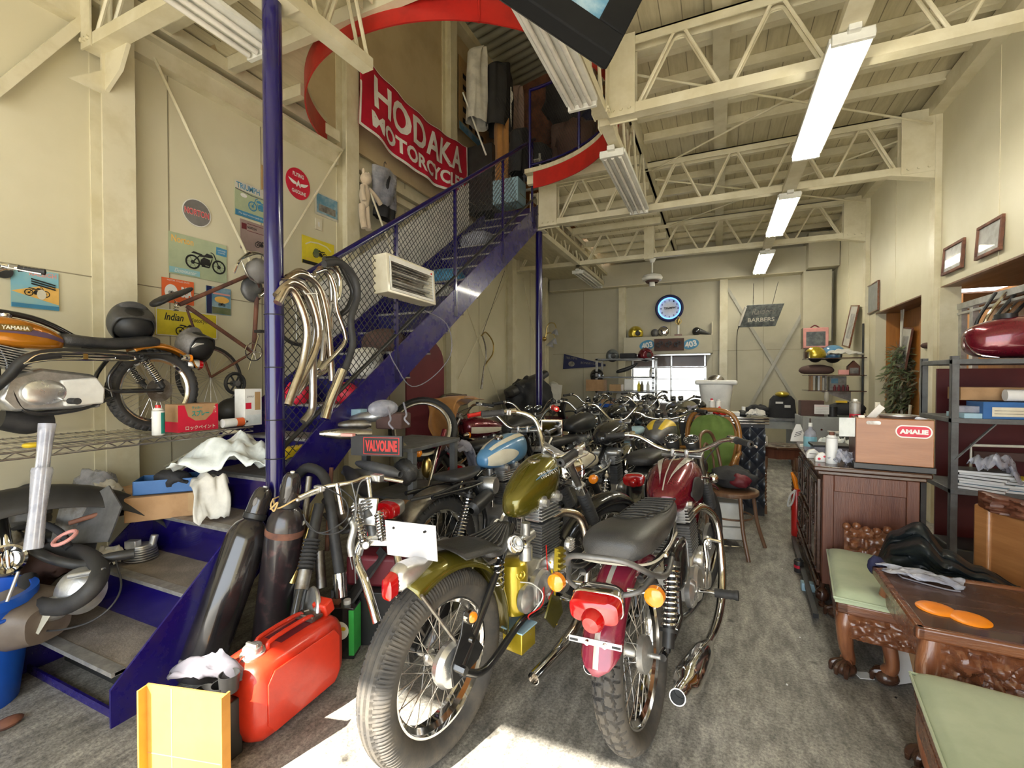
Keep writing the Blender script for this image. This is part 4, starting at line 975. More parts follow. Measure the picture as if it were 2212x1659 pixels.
def tank_pt(x,k):
 S_=mc['tank'];
 for a,b in zip(S_[:-1],S_[1:]):
  if a[0]<=x<=b[0]and b[0]>a[0]:break
 t=(x-a[0])/(b[0]-a[0]);hw,u_,d_,cz=[a[i]+(b[i]-a[i])*t for i in(3,4,5,2)]
 s_,c_=math.sin(math.radians(k)),math.cos(math.radians(k));up=u_ if c_>0 else d_
 e=2/2.5
 return Vector((x,-(hw+.0015)*math.copysign(abs(s_)**e,s_),cz+(up+.0015)*math.copysign(abs(c_)**e,c_)))
for k0,k1,wd in((6,26,13),(-22,-40,13),):
 pass
def blade(ks,ke,w0):
 def f(u,v):
  x=.645+.37*u;k=ks+(ke-ks)*u**1.3+(v-.5)*w0*(u**1.1)
  return tank_pt(x,k)
 return MB().grid(f,16,4)
for s_ in(1,-1):
 P_('tank_flame',blade(s_*8,s_*34,22),'silver_paint',mb_)
P_('tank_seam',MB().tube([tank_pt(.62+.05*i,0)+Vector((0,0,.001))for i in range(8)],.0035,6),'silver_paint',mb_)
for s_ in(1,-1):
 P_('knee_pad',MB().grid(lambda u,v:tank_pt(.70+.17*u,s_*(88+26*(v-.5)*2*math.sin(PI*min(.97,max(.03,u)))))*1.0+Vector((0,-s_*.004,0)),12,8),'black_rubber',mb_,solid=.004)
P_('oil_cap',MB().sph((.02,-.15,.70),.012),'chrome',mb_)
P_('fork_indicator',MB(MS).cyl((1.08,-.10,.80),(1.08,-.15,.80),.007).sph((1.08,-.175,.80),.027),'chrome',mb_)
P_('fork_indicator',MB(MS).cyl((1.08,.10,.80),(1.08,.15,.80),.007).sph((1.08,.175,.80),.027),'chrome',mb_)
P_('kick_starter',MB().tube([(.60,-.16,.36),(.58,-.18,.48),(.60,-.18,.58),(.60,-.25,.58)],.008,8),'chrome',mb_)
P_('chain_guard',MB().bar((.0,.13,.42),(.45,.12,.44),.006,.06),'black_paint',mb_)
# blue and cream bike
bc=dict(hq=True,R=.33,Rf=.33,wb=1.38,rw=.11,tread='block',rdrum=(-1,.08),ex=.66,ez=.37,hx=.98,hz=.93,steer=8,rail=.68,rx=-.14,
 tank=tank_std(.44,.92,.80,.125,.19,.05),tank_m='sky_blue_paint',cap=(.66,.925),bar=BAR_UP,grip='red_plastic',head=0,rf=(-62,38),rf_m='dull_steel',tail=(-.34,.67,'lucas'),ff=(-60,30),ff_m='dull_steel',
 seat=[(.06,0,.75,.02,.01,.01),(.065,0,.75,.10,.02,.02,2.6),(.10,0,.75,.12,.028,.025,2.6),(.20,0,.745,.12,.03,.03,2.6),(.30,0,.75,.08,.028,.028,2.6),(.40,0,.76,.045,.02,.02,2.4),(.405,0,.76,.01,.01,.01)],
 exhausts=[dict(pipe=[(.72,-.07,.68),(.84,-.12,.70),(.92,-.16,.58),(.88,-.17,.30),(.70,-.18,.22),(.45,-.18,.24),(.2,-.19,.30)],r=.020,m='rusty_chrome')])
bb_,BS_,BBS=bike('bare custom motorcycle with blue and cream tank and red grips',(-1.515,2.31),80,2,bc)
def tp2(S_,x,k,off=.0015):
 for a,b in zip(S_[:-1],S_[1:]):
  if a[0]<=x<=b[0]and b[0]>a[0]:break
 t=(x-a[0])/(b[0]-a[0]);hw,u_,d_,cz=[a[i]+(b[i]-a[i])*t for i in(3,4,5,2)]
 s_,c_=math.sin(math.radians(k)),math.cos(math.radians(k));up=u_ if c_>0 else d_;e=2/2.5
 return Vector((x,-(hw+off)*math.copysign(abs(s_)**e,s_),cz+(up+off)*math.copysign(abs(c_)**e,c_)))
for s_ in(1,-1):
 P_('cream_panel',MB().grid(lambda u,v:tp2(bc['tank'],.455+.27*u,s_*(92+(34*math.sin(PI*min(.98,u*.62+.36)))*(2*v-1)),.002),14,8),'cream_paint',bb_)
 P_('cream_stripe',MB().grid(lambda u,v:tp2(bc['tank'],.50+.38*u,s_*(12+22*v+10*u),.002),14,4),'cream_paint',bb_)
P_('air_cleaner',MB().lathe([(0,0),(.05,0),(.055,.01),(.055,.11),(.05,.12),(0,.12)],24,(.36,-.05,.66),(.2,-1,0)),'aluminium',bb_)
P_('seat_loop',MB().tube([(.30,-.10,.70),(.10,-.11,.72),(-.10,-.10,.70),(-.24,-.04,.69)],.009,8),'black_satin',bb_)
q=P_('plate_bracket',MB().box((-.30,-.05,.575),(.004,.10,.03),ry=.4),'aluminium',bb_)
q=P_('muffler_stub',MB().lathe([(.02,0),(.045,.02),(.045,.20),(.03,.22)],20,(.12,-.17,.56),(.95,.1,.25)),'black_satin',bb_)
# bikes standing behind
def seatb(x0=-.14,x1=.60,z=.75,hw=.13,th=.05):
 return[(x0,0,z,.02,.01,.01),(x0+.01,0,z,hw*.7,th*.8,th*.8,2.6),(x0+.08,0,z+.01,hw,th,th,2.8),((x0+x1)/2-.05,0,z,hw,th*.95,th,2.8),(x1-.2,0,z-.01,hw*.8,th*.8,th*.8,2.8),(x1-.02,0,z,hw*.5,th*.6,th*.6),(x1,0,z,.02,.01,.01)]
def ex2(m='chrome'):return[dict(pipe=[(.76,s*.07,.64),(.88,s*.12,.66),(.95,s*.16,.5),(.88,s*.17,.24),(.60,s*.18,.2),(.3,s*.19,.22)],m=m,muf=[(.32,s*.19,.22),(-.25,s*.2,.26),.042])for s in(-1,1)]
base=dict(tank=tank_std(.46,.98,.86,.135,.18,.02),seat=seatb(),bar=BAR_UP,rf=(-95,38),ff=(-70,30),tail=(-.30,.60,'lucas'),exhausts=ex2(),gauges=2,cap=(.80,.965))
def B(label,x,y,hd,lean=3,**k):
 c=dict(base);c.update(k)
 return bike(label,(x,y),hd,lean,c)
B('black motorcycle with a white tail hump and small round red tail lamp',-.87,3.28,86,3,rf=(-60,38),rf_m='black_paint',tail=(-.23,.70,'round'),tank_m='black_paint',gauges=0,head_m='chrome',ind=[(-.15,.66,.14)],seat=[(-.20,0,.76,.02,.01,.01),(-.19,0,.77,.06,.05,.06,3),(-.08,0,.78,.09,.06,.08,3),(.04,0,.77,.10,.05,.07,3),(.15,0,.74,.10,.03,.04,3),(.16,0,.74,.02,.01,.01)],seat_m='cream_paint',bar=BAR_BUCK)
yb_,_,_=B('black fendered motorcycle with yellow patches on its grey tank, behind the maroon bike',-.46,3.58,86,4,rf_m='black_paint',tank_m='grey_metal',seat_m='dark_leather',tail=(-.30,.66,'lucas'),R=.33,rw=.12,bar=BAR_FLAT)
for s_ in(-1,1):
 P_('yellow_patch',MB().grid(lambda u,v:tp2(base['tank'],.52+.30*u,s_*(12+60*v*(.4+.6*u)),.002),8,6),'yellow_paint',yb_)
B('dark motorcycle with knobbly tyres and long silver bars ahead of the blue tanked bike',-1.40,4.06,82,4,tank_m='black_satin',bar=BAR_UP,rf_m='black_satin',tread='knob')
B('dusty dark motorcycle with thin bars between the workbench and the blue column',-1.90,3.60,82,4,tank_m='black_satin',bar=BAR_UP,seat_m='black_satin')
B('black motorcycle with a pale blue seat base, middle of the rows',-.86,5.20,88,3,tank_m='black_paint',seat_m='pale_blue',bar=BAR_BUCK,gauges=1)
B('tall barred black motorcycle in the third row, second from the blue column',-1.34,5.78,86,2,tank_m='black_paint',bar=BAR_BUCK,gauges=1,tail=(-.28,.62,'round'))
B('black motorcycle in the third row directly beside the blue column',-1.80,5.95,86,3,tank_m='black_paint',bar=BAR_UP)
B('dark motorcycle in the back row closest to the bar counter',-.62,6.85,86,3,tank_m='black_paint',bar=BAR_FLAT,tail=(-.30,.66,'lucas'))
B('grey tanked motorcycle in the back row in front of the steel rack',-1.15,7.05,84,3,tank_m='grey_metal',bar=BAR_UP)
rc=dict(base);rc.update(tank=tank_std(.46,.98,.80,.135,.20,.02),tank_m='maroon_paint',bar=BAR_UP,lens=1,hr=.095,head_m='black_paint',ff_m='maroon_fender',gauges=0,ind=[(1.02,.78,.20)])
rb,RS,RB=bike('maroon motorcycle with big round headlamp facing the camera under orange cloth',(-2.08,5.15),-120,4,rc)
P_('tank_band',MB().grid(lambda u,v:tp2(rc['tank'],.50+.42*u,-(80+26*v),.002),10,4),'cream_paint',rb)
P_('tank_band',MB().grid(lambda u,v:tp2(rc['tank'],.50+.42*u,(80+26*v),.002),10,4),'cream_paint',rb)
# == LEFT WALL AND STAIR ITEMS
class Board:
 """flat sign: local x right, z up, front towards -y"""
 def __init__(s,name,label,cat,ctr,w,h,rz,m,th=.004,round_=False,group=None,roll=0,frame=None):
  s.t=thing(name,label,cat,ctr,rz,group);s.t.rotation_euler=(0,roll,rz);s.l=0;s.w=w;s.h=h
  s.b=part('backing',MB().lathe([(0,0),(.5,0),(.5,th),(0,th)],48,(0,0,0),(0,-1,0))if round_ else MB().bb(-w/2,w/2,-th,0,-h/2,h/2),m,s.t)
  if round_:
   for v in s.b.data.vertices:v.co.x*=w;v.co.z*=h
  s.y=-th
 def nx(s):s.l+=1;return s.y-.0007*s.l
 def rect(s,x,z,w,h,m,name='print',ry=0):
  y=s.nx();part(name,MB().box((x*s.w,y,z*s.h),(w*s.w,.0006,h*s.h),ry=ry),m,s.t);return s
 def ell(s,x,z,w,h,m,name='print'):
  y=s.nx();n=30;part(name,MB().prism([(x*s.w+w*s.w/2*math.cos(2*PI*k/n),z*s.h+h*s.h/2*math.sin(2*PI*k/n))for k in range(n)],'xz',y-.0003,y+.0003),m,s.t);return s
 def poly(s,pts,m,name='print'):
  y=s.nx();part(name,MB().prism([(p[0]*s.w,p[1]*s.h)for p in pts],'xz',y-.0003,y+.0003),m,s.t);return s
 def text(s,body,x,z,w,h,m,name='lettering',shear=0,bold=0,ry=0):
  txt(name,body,m,s.t,x*s.w,s.nx(),z*s.h,w*s.w,h*s.h,shear=shear,bold=bold,ry=ry);return s
 def line(s,pts,r,m,name='print'):
  y=s.nx();mb=MB();P=[Vector((p[0]*s.w,y,p[1]*s.h))for p in pts]
  for a,b in zip(P[:-1],P[1:]):mb.bar(a,b,.0006,r*2,(0,1,0))if False else mb.bar(a,b,r*2,.0006,(0,1,0))
  part(name,mb,m,s.t);return s
 def bike(s,x,z,sz,m,m2='aluminium',flip=1):
  """little side view drawing of a motorcycle, flip=1 faces right"""
  sz=sz*s.w/.5;y=s.nx();mb=MB();F_=lambda a,b:Vector((x*s.w+flip*a*sz,y,z*s.h+b*sz))
  def ring(a,b,r,t):mb.torus(F_(a,b),(0,1,0),r*sz,t*sz,24,4,flat=.1)
  for a in(-.32,.36):
   ring(a,-.08,.165,.022);ring(a,-.08,.03,.02)
   for k in range(6):mb.bar(F_(a,-.08),F_(a+.15*math.cos(k*PI/3),-.08+.15*math.sin(k*PI/3)),.006*sz,.0005,(0,1,0))
  def st(p,q,w_=.025):mb.bar(F_(*p),F_(*q),w_*sz,.0006,(0,1,0))
  st((.36,-.08),(.22,.24),.03);st((.22,.24),(.14,.27));st((.2,.15),(-.15,.12),.05);st((-.15,.12),(-.32,-.08));st((-.32,-.08),(0,-.12),.03);st((.18,.1),(.1,-.14));st((.1,-.14),(-.1,-.14),.04)
  mb.prism([(p.x,p.z)for p in(F_(-.14,-.10),F_(.12,-.10),F_(.12,.06),(F_(-.04,.10)),F_(-.12,.02))],'xz',y-.0003,y+.0003)
  mb.prism([(p.x,p.z)for p in(F_(-.06,.12),F_(.2,.13),F_(.18,.2),F_(.04,.22))],'xz',y-.0004,y+.0004)
  mb.prism([(p.x,p.z)for p in(F_(-.36,.15),F_(-.08,.13),F_(-.08,.17),F_(-.3,.20))],'xz',y-.0004,y+.0004)
  part('motorcycle_drawing',mb,m,s.t);return s
RZL=PI/2
xw=XL+.006
def wl(u,v):p=XP(u,v,xw);return p
def wsz(u0,v0,u1,v1):
 a=XP(u0,v0,xw);b=XP(u1,v0,xw);c_=XP((u0+u1)/2,v0,xw);d_=XP((u0+u1)/2,v1,xw);return abs(b.y-a.y),abs(c_.z-d_.z)
def wboard(name,label,cat,u,v,u0,u1,dv,m,**k):
 a=XP(u0,v,xw);b=XP(u1,v,xw);c_=XP(u,v-dv/2,xw);d_=XP(u,v+dv/2,xw)
 return Board(name,label,cat,((xw),(a.y+b.y)/2,(c_.z+d_.z)/2),abs(b.y-a.y),abs(c_.z-d_.z),RZL,m,**k)
b=wboard('wall_plaque','dark oval plaque with pink outlined Norton lettering on the left wall','sign',424,460,393,455,58,'print_white',round_=True)
b.ell(0,0,.94,.94,'print_grey');b.text('NORTON',0,0,.86,.25,'print_pink',bold=.035,ry=0);b.text('NORTON',0,0,.83,.19,'print_red')
b=wboard('tin_poster','pale green tin poster with a black motorcycle and orange Norton lettering','poster',426,558,364,489,86,'print_green')
b.text('Norton',-.28,.36,.36,.17,'print_amber',bold=.02);b.rect(.40,.30,.20,.20,'print_blue',ry=.05);b.text('ALWAYS RELIABLE',.40,.33,.15,.035,'print_white');b.text('& LASTING',.40,.27,.12,.035,'print_white')
b.bike(.10,-.04,.34,'print_black');b.rect(-.25,-.40,.50,.14,'print_lightblue');b.text('Dominator',-.24,-.40,.36,.09,'print_white',shear=.3)
b=wboard('tin_poster','orange tin poster with a round white picture behind the bicycle saddle','poster',384,630,349,418,52,'print_orange')
b.ell(-.22,-.05,.40,.62,'print_white');b.bike(-.22,-.06,.10,'print_black');b.text('BSA',.26,.0,.34,.45,'print_white',bold=.05);b.text('MOTOR CYCLES SINCE',0,.42,.7,.06,'print_white')
b=wboard('tin_poster','narrow blue tin poster with yellow sky scene under the green poster','poster',471,650,445,498,58,'photo_blue')
b.rect(-.39,0,.20,1,'print_navy');b.ell(.12,.05,.6,.25,'print_amber');b.rect(.10,-.36,.76,.24,'dry_green');b.bike(.1,-.12,.14,'print_black');b.rect(.1,.26,.7,.06,'print_pink')
b=wboard('tin_poster','yellow tin sign reading Indian Motocycles low on the left wall','poster',400,700,335,468,56,'print_yellow' if 'print_yellow' in MATS else 'yellow_print')
b.text('Indian',-.22,.22,.30,.28,'print_black',shear=.3,bold=.02);b.text('Motocycles',.22,.16,.38,.22,'print_black',shear=.1);b.bike(.0,-.22,.2,'print_black');b.line([(-.49,.48),(.49,.48),(.49,-.48),(-.49,-.48),(-.49,.48)],.003,'white_plastic')
b=wboard('tin_poster','blue and cream Triumph tin poster partly hidden by the blue post','poster',548,440,507,592,72,'print_green')
b.rect(0,.38,1,.24,'off_white');b.text('TRIUMPH',-.18,.38,.58,.17,'print_blue',bold=.02,shear=-.1);b.bike(.14,-.04,.30,'print_blue',flip=-1);b.rect(0,-.42,1,.16,'print_blue');b.text('The best motorcycle in the world',0,-.42,.85,.07,'print_white',shear=.3);b.line([(-.5,.26),(-.1,.20),(.5,.22)],.004,'print_grey');b.ell(-.30,.12,.16,.12,'white_plastic')
b=wboard('tin_poster','mauve tin poster with thin line drawing behind the bicycle basket','poster',556,515,519,592,62,'print_mauve')
b.rect(-.40,.28,.14,.2,'print_maroon');b.text('NORTON',-.18,.28,.26,.08,'print_black',bold=.03);b.line([(-.32,.40),(.49,.40)],.002,'print_maroon');b.line([(-.32,.16),(.49,.16)],.002,'print_maroon');b.bike(.1,-.2,.2,'print_black')
b=wboard('tin_poster','small tan poster half hidden by the blue post near the red disc','poster',578,388,564,600,52,'print_tan')
b.text('TRIUMPH',.05,.38,.7,.12,'brown_cloth');b.bike(0,.05,.12,'brown_cloth');b.line([(-.4,-.22),(.4,-.22)],.004,'brown_cloth')
b=wboard('round_sign','round red Flying A Gasoline sign right of the blue post','sign',643,397,617,669,66,'print_red',round_=True)
b.text('FLYING',0,.28,.46,.13,'print_white',bold=.03);b.text('GASOLINE',.02,-.27,.58,.12,'print_white',bold=.03);b.text('A',0,0,.20,.22,'print_white',bold=.05)
for s_ in(-1,1):b.poly([(s_*.08,.02),(s_*.42,.10),(s_*.36,.03),(s_*.3,-.02),(s_*.22,-.06),(s_*.08,-.06)],'print_white','wing')
b=wboard('photo_print','wrinkled colour photo print right of the red disc','picture',705,447,680,731,48,'off_white')
b.rect(0,.02,.88,.84,'photo_blue');b.rect(0,-.15,.7,.3,'photo_grey')
b=wboard('wall_switch','beige wall switch plate below the wrinkled photo','switch',687,485,680,694,24,'cream_paint',th=.01);b.rect(0,0,.3,.4,'white_plastic','rocker')
b=wboard('tin_poster','yellow tin poster with a small green motorcycle above the exhaust pipes','poster',686,547,652,721,58,'yellow_print')
b.line([(-.4,.2),(-.25,.33),(0,.37),(.25,.33),(.40,.2)],.006,'cream_paint');b.bike(.05,-.02,.22,'print_black',flip=-1);b.ell(-.08,-.02,.18,.34,'dry_green');b.rect(0,-.44,1,.12,'print_black');b.text('VINCENT',-.25,-.32,.3,.10,'print_amber')
b=wboard('tin_poster','blue tin poster with a pale wheeled motorcycle above the orange tank','poster',74,625,23,126,84,'print_lightblue')
b.poly([(-.5,-.1),(.5,-.35),(.5,.1),(.1,.1)],'print_amber');b.text('RALEIGH',.16,.40,.58,.12,'print_pink',bold=.02);b.bike(.02,-.06,.26,'print_black');b.ell(.12,-.12,.20,.26,'cream_paint');b.rect(0,-.44,1,.1,'print_blue')
for z in(.26,.20,.14):b.line([(-.1,z),(.42,z-.10)],.004,'print_black')
o=XP(6,587,xw);single('wall_disc',MB().lathe([(0,0),(.035,0),(.035,.02),(0,.022)],24,o,(1,0,0)),'black_satin','round black disc stuck on the wall at the left picture edge','disc')
bn=thing('fabric_banner','large red fabric banner reading Hodaka Motorcycles','banner',(-3.33,4.70,4.25),RZL)
def banner(u,v,off=0):
 x=-1.09+2.18*u;top=.40-.12*math.sin(PI*u)+.02*u;z=top-v*(.73-.10*math.sin(PI*u)*0)
 return(x,-.03-off-.02*math.sin(u*17)*v-.012*math.sin(u*31+v*4),z)
part('cloth',MB().grid(banner,70,14),'banner_red',bn,solid=.002)
for(u0,u1,v0,v1)in((0,1,.955,1),(0,.012,0,1),(.988,1,0,1),(0,1,0,.012)):
 part('white_hem',MB().grid(lambda u,v:banner(u0+(u1-u0)*u,v0+(v1-v0)*v,.004),60,2),'print_white',bn)
def ban_text(body,u0,u1,v0,v1,m='print_white',bold=.03):
 o=txt('lettering',body,m,bn,0,0,0,1,1,bold=bold,rx=0)
 import bmesh
 bm=bmesh.new();bm.from_mesh(o.data);bmesh.ops.subdivide_edges(bm,edges=[e for e in bm.edges if e.calc_length()>.02],cuts=2);bm.to_mesh(o.data);bm.free()
 for v in o.data.vertices:
  u=u0+(u1-u0)*(v.co.x+.5);vv=v0+(v1-v0)*(.5-v.co.y);v.co=Vector(banner(u,vv,.006))
 return o
ban_text('HODAKA',.10,.93,.10,.56,bold=.025);ban_text('MOTORCYCLES',.08,.95,.64,.88,bold=.035)
o=part('emblem_ring',MB().torus((0,0,0),(0,1,0),.11,.010,32,6,flat=.3),'print_white',bn)
for v in o.data.vertices:p=banner((.3+v.co.x/2.18),.33-v.co.z/.66*1.0,.009);v.co=Vector(p)
single('tan_panel',MB().bb(-3.47,-3.44,3.72,5.42,3.72,4.6),'loft_wall','tan board behind the red banner','panel')
single('wall_rail',MB().bb(-3.5,-3.40,3.7,5.4,3.52,3.60).bb(-3.5,-3.44,3.7,5.4,3.42,3.5),'steel_paint','cream ledge rail under the red banner','rail')
# things hung under the banner
def cloth_hang(name,label,cat,m,ctr,w,h,dep=.05,seed=0,taper=.15,group=None,mat_parts=()):
 """hanging garment: closed wavy body against a wall (local x right, -y front)"""
 t=thing(name,label,cat,ctr,RZL,group)
 def f(u,v):
  a=2*PI*u;hw=w/2*(1-taper*(1-v))*(1-.75*max(0,(.12-v)/.12)**1.5);fold=1+.16*math.sin(a*5+seed+v*3)+.1*math.sin(a*9+seed*2)
  return(hw*math.cos(a)+.01*math.sin(v*9+seed),-dep*.6+dep*math.sin(a)*fold*.6,-h*v)
 part('garment',MB().grid(f,40,16,cu=True),m,t);return t
t=thing('plush_toy','beige plush toy hanging by the column under the banner','plush toy',XP(778,420,-3.33),RZL)
part('body',MB().sph((0,-.06,-.02),(.055,.05,.13)),'beige_plush',t);part('head',MB().sph((.01,-.07,.15),(.055,.06,.06)).sph((-.03,-.07,.21),(.018,.012,.03)).sph((.045,-.07,.2),(.018,.012,.03)),'beige_plush',t)
for s_ in(-1,1):
 part('leg',MB().tube([(s_*.03,-.05,-.12),(s_*.035,-.06,-.25),(s_*.03,-.08,-.36)],[.034,.03,.032],10),'beige_plush',t)
part('arm',MB().tube([(.04,-.07,.06),(.12,-.10,.0),(.19,-.10,-.05)],[.026,.022,.026],10),'beige_plush',t);part('arm',MB().tube([(-.04,-.07,.06),(-.07,-.10,-.02),(-.06,-.11,-.10)],[.026,.022,.026],10),'beige_plush',t)
t=cloth_hang('plastic_wrapped_garment','dark garment in shiny plastic on a hanger beside the plush toy','garment','dark_cloth',XP(822,372,-3.36),.34,.52,.09,2)
part('plastic_cover',MB().grid(lambda u,v:(.185*math.cos(2*PI*u),-.055+.068*math.sin(2*PI*u)*(1+.2*math.sin(9*u*PI+v*8)),.0-.40*v),40,14,cu=True),'clear_plastic',t)
part('hanger',MB().tube([(-.16,-.05,-.03),(0,-.05,.04),(.16,-.05,-.03)],.006,6).tube([(0,-.05,.04),(0,-.05,.09),(.02,-.05,.11),(.035,-.05,.09)],.004,5),'black_satin',t)
single('hanging_pole',MB().cyl(XP(800,415,-3.25),XP(868,600,-2.6),.010,n=8),'cream_paint','long pale stick slanting down from the plush toy to the heater','stick')
ht=thing('wall_heater','white rectangular radiant heater hung on the stair railing','heater',(-2.05,2.79,2.08),RZL,rx=0);ht.rotation_euler=(math.radians(-4),math.radians(1),RZL)
part('case',MB().bb(-.29,.29,.0,.12,.115,.135).bb(-.29,.29,.0,.12,-.135,-.115).bb(-.29,-.26,.0,.12,-.12,.12).bb(.26,.29,.0,.12,-.12,.12).bb(-.29,.29,.11,.125,-.13,.13),'cream_paint',ht,bev=.004)
part('bezel',MB().bb(-.26,.26,-.006,0,-.118,-.10).bb(-.26,.26,-.006,0,.085,.118).bb(-.26,-.25,-.006,0,-.11,.1).bb(.25,.26,-.006,0,-.11,.1),'white_plastic',ht)
part('reflector',MB().grid(lambda u,v:(-.25+.5*u,.02+.07*math.sin(PI*v),-.10+.185*v),2,14),'dull_steel',ht)
for z in(-.04,.03):part('heating_element',MB().cyl((-.24,.03,z),(.24,.03,z),.012),'aluminium',ht)
for k in range(9):part('guard_wire',MB().cyl((-.25,.0,-.09+k*.021),(.25,.0,-.09+k*.021),.0016,n=5),'dull_steel',ht)
part('pilot_lamp',MB().cyl((.235,-.010,.10),(.235,-.004,.10),.008),'red_plastic',ht)
single('power_cable',MB().tube([(-2.13,3.05,1.9),XP(965,700,-2.1),XP(975,760,-2.1),XP(940,810,-2.1),XP(890,835,-2.1),XP(855,790,-2.1),XP(840,760,-2.1)],.004,6),'grey_cloth','grey power cable looping down from the heater past the stair side','cable')
# exhaust pipes hung over the mesh
PX=-2.08
def hung(label,pix,r,m,x=PX,dx=None,grp='old exhaust pipes hung over the stair railing'):
 pts=[XP(u,v,x+(dx[i]if dx else 0))for i,(u,v)in enumerate(pix)]
 o=single('exhaust_pipe',MB().tube(pts,r,12,res=7),m,label,'exhaust pipe',grp)
 return o
hung('left end pipe of the hanging bunch, widest and straightest lower leg',[(600,655),(622,622),(645,650),(663,710),(655,780),(638,830),(622,875)],.0215,'rusty_chrome',-1.98)
hung('hanging bright pipe second from the blue post with a shallow bend',[(597,640),(630,610),(668,640),(688,710),(680,760),(650,820),(634,850)],.020,'rusty_chrome',-1.99)
hung('hanging long pipe whose lower leg bends forward to a clean end',[(610,615),(650,612),(672,660),(684,700),(676,780),(676,860),(672,890),(655,912)],.021,'steel',-2.02)
hung('hanging chrome pipe with a tight upper loop in the middle',[(612,608),(650,592),(688,620),(705,680),(712,740),(716,800),(717,822)],.019,'rusty_chrome',-2.04)
hung('hanging pipe with brown heat stains crossing behind the bunch',[(620,600),(655,588),(700,640),(714,700),(702,740),(690,790),(640,850)],.018,'rusty_chrome',-2.07)
hung('hanging narrow pipe kinked to the right in the middle of the bunch',[(680,590),(705,585),(722,620),(728,670),(745,720),(742,745),(700,790),(690,800)],.014,'chrome',-2.02)
hung('hanging small looped pipe behind the kinked one',[(675,600),(695,580),(712,600),(716,650),(706,700),(700,735),(696,780)],.015,'steel',-2.06)
hung('hanging shiny hooked pipe at the top right of the bunch',[(690,582),(716,576),(733,600),(732,640),(720,655)],.017,'chrome',-2.04)
hung('thin hanging pipe curling low behind the left pipes',[(672,590),(686,640),(700,720),(708,790),(690,810),(650,818)],.012,'chrome',-2.10)
hung('black rubber coated pipe at the right end of the bunch',[(700,570),(735,568),(765,600),(772,640),(758,690),(762,740),(752,780),(738,812)],.0205,'black_rubber',-1.98)
hung('inner black pipe curving behind the rubber coated one',[(700,560),(728,562),(745,590),(762,630),(752,665),(735,680)],.017,'black_satin',-2.06)
o=hung('polished muffler end at the bottom right of the hanging bunch',[(740,800),(728,830),(712,870),(702,905)],.028,'chrome',-1.98)
single('pipe_hook',MB().tube([XP(655,628,-1.97),XP(660,635,-1.96),XP(686,634,-1.96)],.003,6,sp=False),'white_plastic','small white wire clip in front of the hanging pipes','clip')
# loads on the stairs
def blob(name,label,cat,m,c,r,seed=0,amp=.18,n=26,group=None,fr=2.2,ax=(0,0,1),flat=True):
 mb=MB().sph((0,0,0),1,n,n//2)
 vs=[]
 for v in mb.v:
  p=Vector(v);k=1+amp*noise.noise(p*fr+Vector((seed,seed*2,0)))+amp*.5*noise.noise(p*fr*2.3+Vector((0,seed,5)))
  p=Vector((p.x*r[0]*k,p.y*r[1]*k,p.z*r[2]*k))
  if flat:p.z=max(p.z,-r[2]*.72)
  vs.append(tuple(p))
 mb.v=vs
 return single(name,mb,m,label,cat,group,loc=c,ang=80)
def stz(y):k=int((y-.99)/.272);return.205+.1945*k
def on_step(u,v,y):p=YP(u,v,y);return p
def stairload(fn,name,label,cat,m,u,y,r,**k):
 p=YP(u,600,y);c=(min(max(p.x,SX0+r[0]),SX1-r[0]-.02),y,stz(y)+r[2]*.72);return fn(name,label,cat,m,c,r,**k)
stairload(blob,'plastic_bag','blue plastic bag lying on the upper stairs','bag','print_blue',950,4.25,(.24,.16,.11),seed=3)
stairload(blob,'plastic_bag','clear and pink plastic bag near the top of the stairs','bag','clear_plastic',1010,4.95,(.22,.15,.13),seed=5)
stairload(blob,'cushion','white patterned cushion on the stairs below the blue bag','cushion','white_cloth',935,3.85,(.26,.14,.08),seed=8,amp=.08)
stairload(blob,'cushion','brown fur cushion behind the mesh beside the heater','cushion','brown_cloth',830,3.05,(.22,.13,.12),seed=9,amp=.1)
stairload(blob,'cloth_bundle','white cloth bundle behind the black hanging pipe','bundle','white_cloth',790,2.75,(.14,.12,.13),seed=10)
stairload(blob,'helmet_bag','red bag on the stairs behind the hanging pipes','bag','print_red',745,2.60,(.13,.10,.09),seed=11,amp=.06)
stairload(blob,'cloth_bundle','red cloth bundle low on the stairs by the blue post','bundle','print_red',640,2.35,(.09,.09,.09),seed=12)
stairload(blob,'saddle_bag','black bag lying on a lower step behind the hanging pipes','bag','dark_cloth',650,1.95,(.16,.12,.07),seed=13)
b=Board('panel_sheet','large crinkled silver sheet leaning along the wall side of the stairs','sheet',(-3.0,4.0,2.72),1,1,RZL,'white_cloth',th=.004)
for v in b.b.data.vertices:
 x,z=v.co.x,v.co.z;v.co=Vector((x*2.6,v.co.y,x*1.85+z*.55))
yb=thing('yellow_case','yellow case with black markings behind the mesh at the blue post foot','case',(-2.28,1.99,.79),RZL)
part('shell',MB().bb(-.12,.14,0,.10,0,.16),'yellow_paint',yb,bev=.012);part('marking',MB().bb(-.03,-.01,-.002,0,.03,.12).bb(.03,.05,-.002,0,.02,.09),'print_black',yb)
cb=thing('cardboard_box','worn brown cardboard box with a flap on the lower stairs','box',(-2.86,1.64,stz(1.64)),math.radians(52))
part('carton',MB().bb(-.22,.22,-.17,.17,0,.13),'cardboard',cb,bev=.003);part('flap',MB().box((-.17,.08,.142),(.2,.24,.004),rz=.3,ry=-.1),'cardboard',cb);part('tape',MB().bb(.06,.12,-.172,-.169,.03,.13),'print_tan',cb)
bx=thing('shoe_box','open bright blue cardboard box on the brown carton','box',(-2.84,1.58,stz(1.64)+.135),math.radians(48))
